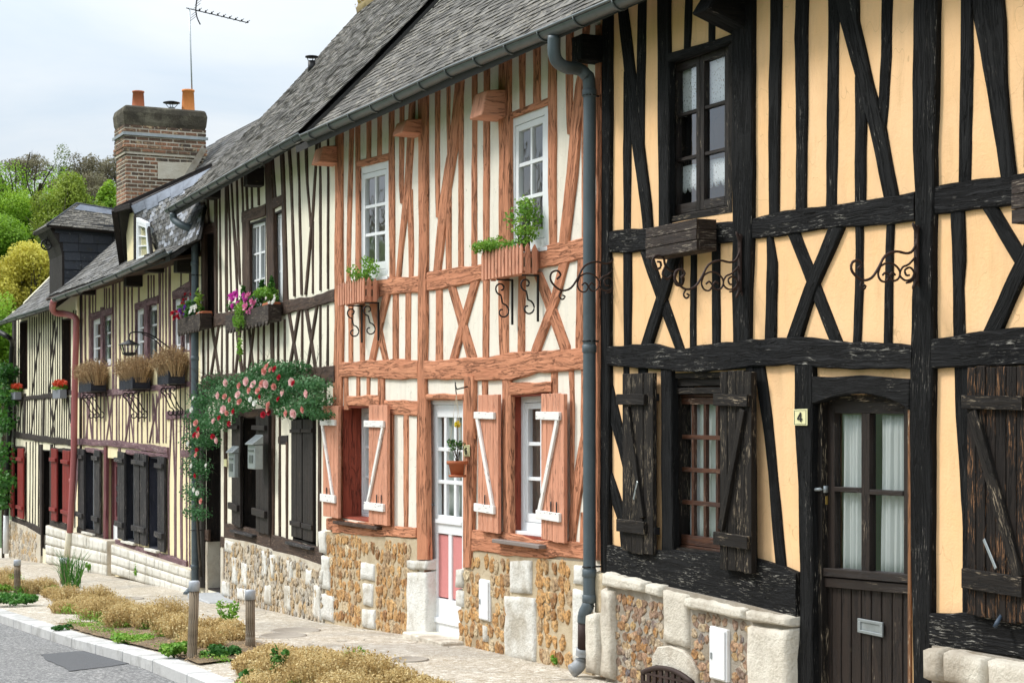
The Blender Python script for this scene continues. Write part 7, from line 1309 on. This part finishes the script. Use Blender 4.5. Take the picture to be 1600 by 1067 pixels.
def soil(s0, s1, w, seed):
    q = random.Random(seed); sh_ = wob(seed); mb = MB(); vs = []; n = 40
    for i in range(n+1):
        s = lerp(s0, s1, i/n); e = math.sqrt(min(1, min(i, n-i)/7)); 
        for j in range(5): y = ky(s)+.03+(w*e+.06*sh_(s*1.5))*j/4; vs.append(Vector((s, y, gz(s)+.012+.02*math.sin(j*.785)*e+q.uniform(0, .006))))
    mb.add(vs, [(i*5+j, (i+1)*5+j, (i+1)*5+j+1, i*5+j+1) for i in range(n) for j in range(4)], (1, 0, 0), .5, True); single('planting_bed', None, None, mb, M['bedsoil'], A, (0, 0, 0), kind='structure', recalc=False)
    lb = MB()
    for _ in range(3200):
        s = q.uniform(s0, s1); y = ky(s)+q.uniform(-.05, w+.1); c = Vector((s, y, gz(s)+.03+q.uniform(0, .012))); x = rdir(q)*.012; yv = rdir(q)*.016; x.z *= .3; yv.z *= .3; lb.quads(c, x, yv, q.random())
    gc = MB()
    for _ in range(int((min(s1, 14)-max(s0, -12))*9)): s = q.uniform(max(s0, -12), min(s1, 14)); y = ky(s)+.1+abs(q.gauss(0, .25)); r_ = q.uniform(.05, .14); leaves(gc, (s, y, gz(s)+.03), (r_, r_, .035), int(r_*900), .014, q, .05, .5, (.1, .9), .5)
    single('ground_cover', 'low green weeds covering the planting bed', None, gc, M['lime_leaf'], A, (0, 0, 0), kind='stuff', recalc=False)
    single('leaf_litter', 'dry leaf litter over the planting bed', None, lb, M['dry_br'], A, (0, 0, 0), kind='stuff', recalc=False)
S_ = lambda x, y: A.inv(*ground_pt(x, y)[:2])[0]
soil(S_(90, 975), S_(372, 1035), .95, 5); soil(S_(370, 1067)+.05, 13.5, .95, 6); soil(-40, S_(92, 940), .95, 7)
bed('long dry golden hedge in the bed between two bollards', [(105, 958, 24, 330), (128, 955, 26, 340), (155, 966, 26, 340), (178, 962, 26, 340), (185, 984, 22, 300), (210, 975, 26, 340), (235, 985, 25, 340), (255, 980, 26, 340), (270, 1000, 22, 320), (290, 1004, 24, 340), (318, 1012, 26, 360), (345, 1008, 28, 360), (362, 1000, 22, 320), (330, 996, 26, 320), (110, 944, 22, 260), (150, 946, 22, 260)], 41, .24)
bed('dry golden hedge nearest the camera, at the bottom edge', [(400, 1050, 28, 420), (430, 1040, 30, 440), (460, 1055, 32, 440), (490, 1045, 30, 440), (520, 1065, 32, 440), (555, 1075, 30, 420), (590, 1085, 30, 400), (440, 1075, 34, 440), (490, 1085, 34, 440), (630, 1092, 28, 380), (665, 1098, 26, 360), (540, 1100, 34, 400), (410, 1085, 30, 360)], 43, .26)
bed('far dry hedge beyond the mossy bollard', [(5, 925, 16, 200), (28, 925, 18, 220), (50, 930, 16, 220), (68, 930, 14, 200), (84, 930, 10, 160), (-10, 915, 16, 160), (15, 908, 14, 160)], 45, .21)
def weed(label, px, py, w, h, mat='green', n=160, sz=.05, seed=0, name='weed', tall=False, spread_y=None):
    X, Yw, z = ground_pt(px, py); r_ = w/2/F*Yw; hh = h/F*Yw; t = thing(name, label, 'weed', WD, (X, Yw, z)); q = random.Random(seed+px); mb = MB(); sb = MB(); c = Vector((X, Yw, z))
    for k in range(9): a = q.uniform(0, 6.28); e = c+Vector((math.cos(a)*r_*.7, math.sin(a)*r_*.7, hh*q.uniform(.5, .95))); sb.tube([c, lerp(c, e, .5)+Vector((0, 0, .02)), e], .003, 4); leaves(mb, e, (r_*.5, r_*.5, hh*.36), int(n*1.9)//9, sz*.58, q, .1, .4, (.2, .8), .35 if tall else .6)
    part('stem', sb, M['green'], t); part('foliage', mb, M[mat], t, recalc=False)
weed('bushy bright green weed at the foot of the white stone base', 229, 908, 34, 26, 'lime_leaf', 700, .04); weed('green weed in the wall foot beside the mauve door', 172, 897, 26, 10, 'lime_leaf', 220, .04); weed('small green weed below the left shutters of the yellow house', 138, 894, 12, 12, 'lime_leaf', 160, .04); weed('green tuft by the cream end of the red pipe', 120, 888, 16, 14, 'green', 160, .04); weed('green moss clump at the foot of the farthest house', 88, 882, 12, 16, 'lime_leaf', 200, .035)
weed('green nettle patch beneath the most distant bollard', 22, 946, 66, 16, 'green', 800, .05); weed('lime green leaves at the left edge by the far hedge', 6, 925, 34, 12, 'lime_leaf', 260, .06); weed('green weeds under the long golden hedge by the kerb', 205, 1004, 60, 12, 'lime_leaf', 500, .05); weed('leafy green weed at the foot of the leaning bollard', 272, 1028, 40, 22, 'lime_leaf', 500, .045); weed('green weeds below the near end of the long hedge', 345, 1028, 56, 16, 'green', 500, .045)
weed('upright sprig with light green leaves behind the thick bollard', 356, 985, 34, 42, 'lime_leaf', 120, .05, 5); weed('tall narrow leaved green weed in the nearest hedge', 436, 1080, 26, 62, 'green', 260, .06, 6, tall=True); weed('broad leaved green weed at the front corner of the nearest hedge', 388, 1078, 36, 30, 'green', 300, .05, 7); weed('reddish green dock leaves in the nearest hedge', 560, 1072, 44, 52, 'lime_leaf', 110, .07, 8, tall=True); weed('moss and weed tuft beside the downpipe foot', 872, 1040, 22, 14, 'lime_leaf', 260, .025, 9); weed('low green plants on the left end of the long hedge', 96, 985, 30, 8, 'green', 200, .04, 10)
t = thing('tall_grass', 'tuft of long grass beside the mossy bollard', 'grass', WD, ground_pt(112, 918)); mb = MB(); [mb.add([p0-Vector((.004, 0, 0)), p0+Vector((.004, 0, 0)), p0+Vector((dx*.4+.004, dy*.4, h_*.7)), p0+Vector((dx*.4-.004, dy*.4, h_*.7)), p0+Vector((dx, dy, h_))], [(0, 1, 2, 3), (3, 2, 4)], r=R.random()) for p0, dx, dy, h_ in [(Vector(ground_pt(112, 918))+Vector((R.uniform(-.12, .12), R.uniform(-.12, .12), 0)), R.uniform(-.3, .3), R.uniform(-.3, .3), R.uniform(.25, .6)) for _ in range(90)]]; part('blades', mb, M['green'], t, recalc=False)
for (px, py, w_, lb) in ((462, 985, .24, 'round iron cover set in the pavement'), (442, 993, .22, 'second round cover, just behind the nearest hedge'), (640, 1030, .15, 'small oval cover in the pavement below the amber flint wall'), (198, 935, .22, 'pale flat cover in the pavement near the bushy weed')):
    X, Yw, z = ground_pt(px, py); mb = MB(); mb.lathe((X, Yw, z-.02), [(w_, 0), (w_, .026), (w_*.9, .029), (w_*.88, .024)], 24); single('pavement_cover', lb, 'manhole cover', mb, plainm('worn_iron_cover', (.33, .29, .24), .8, .1, .5, .004, 30), WD, (X, Yw, z))

# =================================================== trees on the slope
TM = {n: leafm(n, s, .35) for n, s in dict(t_yel=[(0, (.22, .20, .03)), (.5, (.50, .44, .06)), (1, (.72, .66, .13))], t_lime=[(0, (.07, .16, .012)), (.5, (.21, .37, .025)), (1, (.40, .57, .06))], t_lo=[(0, (.09, .13, .015)), (.5, (.22, .29, .03)), (1, (.38, .46, .07))], t_grn=[(0, (.025, .085, .008)), (.5, (.075, .20, .014)), (1, (.16, .34, .03))], t_olv=[(0, (.045, .07, .012)), (.5, (.13, .17, .03)), (1, (.24, .28, .07))], t_brn=[(0, (.09, .075, .05)), (.5, (.19, .165, .10)), (1, (.30, .28, .16))]).items()}
tr = lambda lb, px, yt, yb, hw, d, m, **k: tree(lb, px, yt, yb, hw, d, TM[m], 'trees on the slope', **k)
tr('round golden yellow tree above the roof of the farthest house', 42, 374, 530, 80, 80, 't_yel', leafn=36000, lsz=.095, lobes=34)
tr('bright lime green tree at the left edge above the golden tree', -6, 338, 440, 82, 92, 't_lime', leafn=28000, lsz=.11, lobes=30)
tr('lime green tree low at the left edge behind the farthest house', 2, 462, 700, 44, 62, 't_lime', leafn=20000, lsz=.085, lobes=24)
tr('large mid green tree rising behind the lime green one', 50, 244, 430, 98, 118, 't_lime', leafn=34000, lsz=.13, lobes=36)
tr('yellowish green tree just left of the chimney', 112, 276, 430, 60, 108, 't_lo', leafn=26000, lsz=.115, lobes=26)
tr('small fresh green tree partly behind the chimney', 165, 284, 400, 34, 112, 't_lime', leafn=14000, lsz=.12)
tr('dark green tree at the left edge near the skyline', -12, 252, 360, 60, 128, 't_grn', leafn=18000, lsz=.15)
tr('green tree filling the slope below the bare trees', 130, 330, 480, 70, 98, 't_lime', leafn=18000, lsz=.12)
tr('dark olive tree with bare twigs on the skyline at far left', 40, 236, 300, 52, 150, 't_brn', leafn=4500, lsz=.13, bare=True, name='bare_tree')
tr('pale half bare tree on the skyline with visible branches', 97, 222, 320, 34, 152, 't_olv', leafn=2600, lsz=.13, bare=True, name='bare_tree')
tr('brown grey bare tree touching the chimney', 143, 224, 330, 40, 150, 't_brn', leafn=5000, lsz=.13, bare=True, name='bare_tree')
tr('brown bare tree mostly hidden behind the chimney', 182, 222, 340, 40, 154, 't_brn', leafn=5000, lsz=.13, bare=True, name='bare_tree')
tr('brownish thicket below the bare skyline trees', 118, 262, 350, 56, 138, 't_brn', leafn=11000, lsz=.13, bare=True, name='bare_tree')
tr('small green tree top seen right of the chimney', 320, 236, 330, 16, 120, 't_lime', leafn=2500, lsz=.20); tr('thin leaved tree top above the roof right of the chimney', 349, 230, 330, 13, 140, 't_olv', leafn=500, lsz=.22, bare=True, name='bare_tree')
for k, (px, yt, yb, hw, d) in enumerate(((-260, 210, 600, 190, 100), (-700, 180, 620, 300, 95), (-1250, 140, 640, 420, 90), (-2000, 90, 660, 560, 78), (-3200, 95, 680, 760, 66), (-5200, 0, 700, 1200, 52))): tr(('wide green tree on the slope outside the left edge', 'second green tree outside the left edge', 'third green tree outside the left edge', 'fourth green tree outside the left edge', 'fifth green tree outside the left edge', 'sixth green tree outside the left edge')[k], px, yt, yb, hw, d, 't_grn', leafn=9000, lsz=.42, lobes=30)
# =================================================== light, sky, camera
w = bpy.data.worlds.new('World'); sc.world = w; w.use_nodes = True; nt = w.node_tree; nt.nodes.clear()
wo = nt.nodes.new('ShaderNodeOutputWorld'); bg = nt.nodes.new('ShaderNodeBackground'); bg.inputs[1].default_value = .1; nt.links.new(bg.outputs[0], wo.inputs[0])
class WN(NT):
    def __init__(s): s.t = nt
wn = WN(); SE, SR = math.radians(47), math.radians(-78)
sky = wn.n('ShaderNodeTexSky', sky_type='NISHITA'); sky.sun_disc = False; sky.sun_elevation = SE; sky.sun_rotation = SR; sky.air_density = 1; sky.dust_density = 2
tc = wn.coord('Generated'); sp = wn.n('ShaderNodeSeparateXYZ'); nt.links.new(tc, sp.inputs[0]); z = wn.math('MAXIMUM', sp.outputs[2], 0.0)
zz = wn.math('ADD', z, .22); dx = wn.math('DIVIDE', sp.outputs[0], zz); dy = wn.math('DIVIDE', sp.outputs[1], zz); cv = wn.n('ShaderNodeCombineXYZ'); wn.put(cv.inputs[0], dx); wn.put(cv.inputs[1], dy)
n1 = wn.noise(cv.outputs[0], 1.9, 6, .55, .4); n2 = wn.noise(cv.outputs[0], .5, 3)
cc = wn.mix(wn.ramp(n1, .35, .65), (6.9, 7.9, 8.9), (9.0, 9.35, 9.6)); lum = wn.math('MULTIPLY', wn.math('ADD', wn.math('MULTIPLY', wn.math('POWER', z, 1.4), 1.35), .43), 1.0)
c2 = wn.mix(1.0, cc, lum, 'MULTIPLY'); cb_ = wn.n('ShaderNodeCombineColor'); [wn.put(cb_.inputs[i], lum) for i in range(3)]; c2 = wn.mix(1.0, cc, cb_.outputs[0], 'MULTIPLY')
wn.put(bg.inputs[0], wn.mix(wn.ramp(n2, .2, .5, .84, .96), sky.outputs[0], c2))
sd = bpy.data.lights.new('sun', 'SUN'); sd.energy = 1.5; sd.angle = math.radians(11); sd.color = (1, .96, .90); so = bpy.data.objects.new('sun', sd); col.objects.link(so)
az = SR; dv = Vector((math.sin(az)*math.cos(SE), math.cos(az)*math.cos(SE), math.sin(SE)))
so.rotation_euler = dv.to_track_quat('Z', 'Y').to_euler()
cd = bpy.data.cameras.new('camera'); cam = bpy.data.objects.new('camera', cd); col.objects.link(cam); sc.camera = cam
cam.location = (0, 0, EZ); cam.rotation_euler = (math.pi/2, 0, 0); cd.sensor_fit = 'HORIZONTAL'; cd.sensor_width = 36; cd.lens = F/1600*36; cd.shift_y = (HY-533.5)/1600; cd.clip_end = 3000; cd.clip_start = .1
cd.dof.use_dof = True; cd.dof.focus_distance = 13; cd.dof.aperture_fstop = 15
sc.render.engine = 'CYCLES'; sc.view_settings.view_transform = 'Standard'; sc.view_settings.look = 'None'; sc.view_settings.gamma = 1; sc.view_settings.exposure = EXPOSURE
sc.cycles.use_denoising = True; sc.cycles.max_bounces = 7; sc.cycles.transparent_max_bounces = 16; sc.cycles.caustics_reflective = False; sc.cycles.caustics_refractive = False
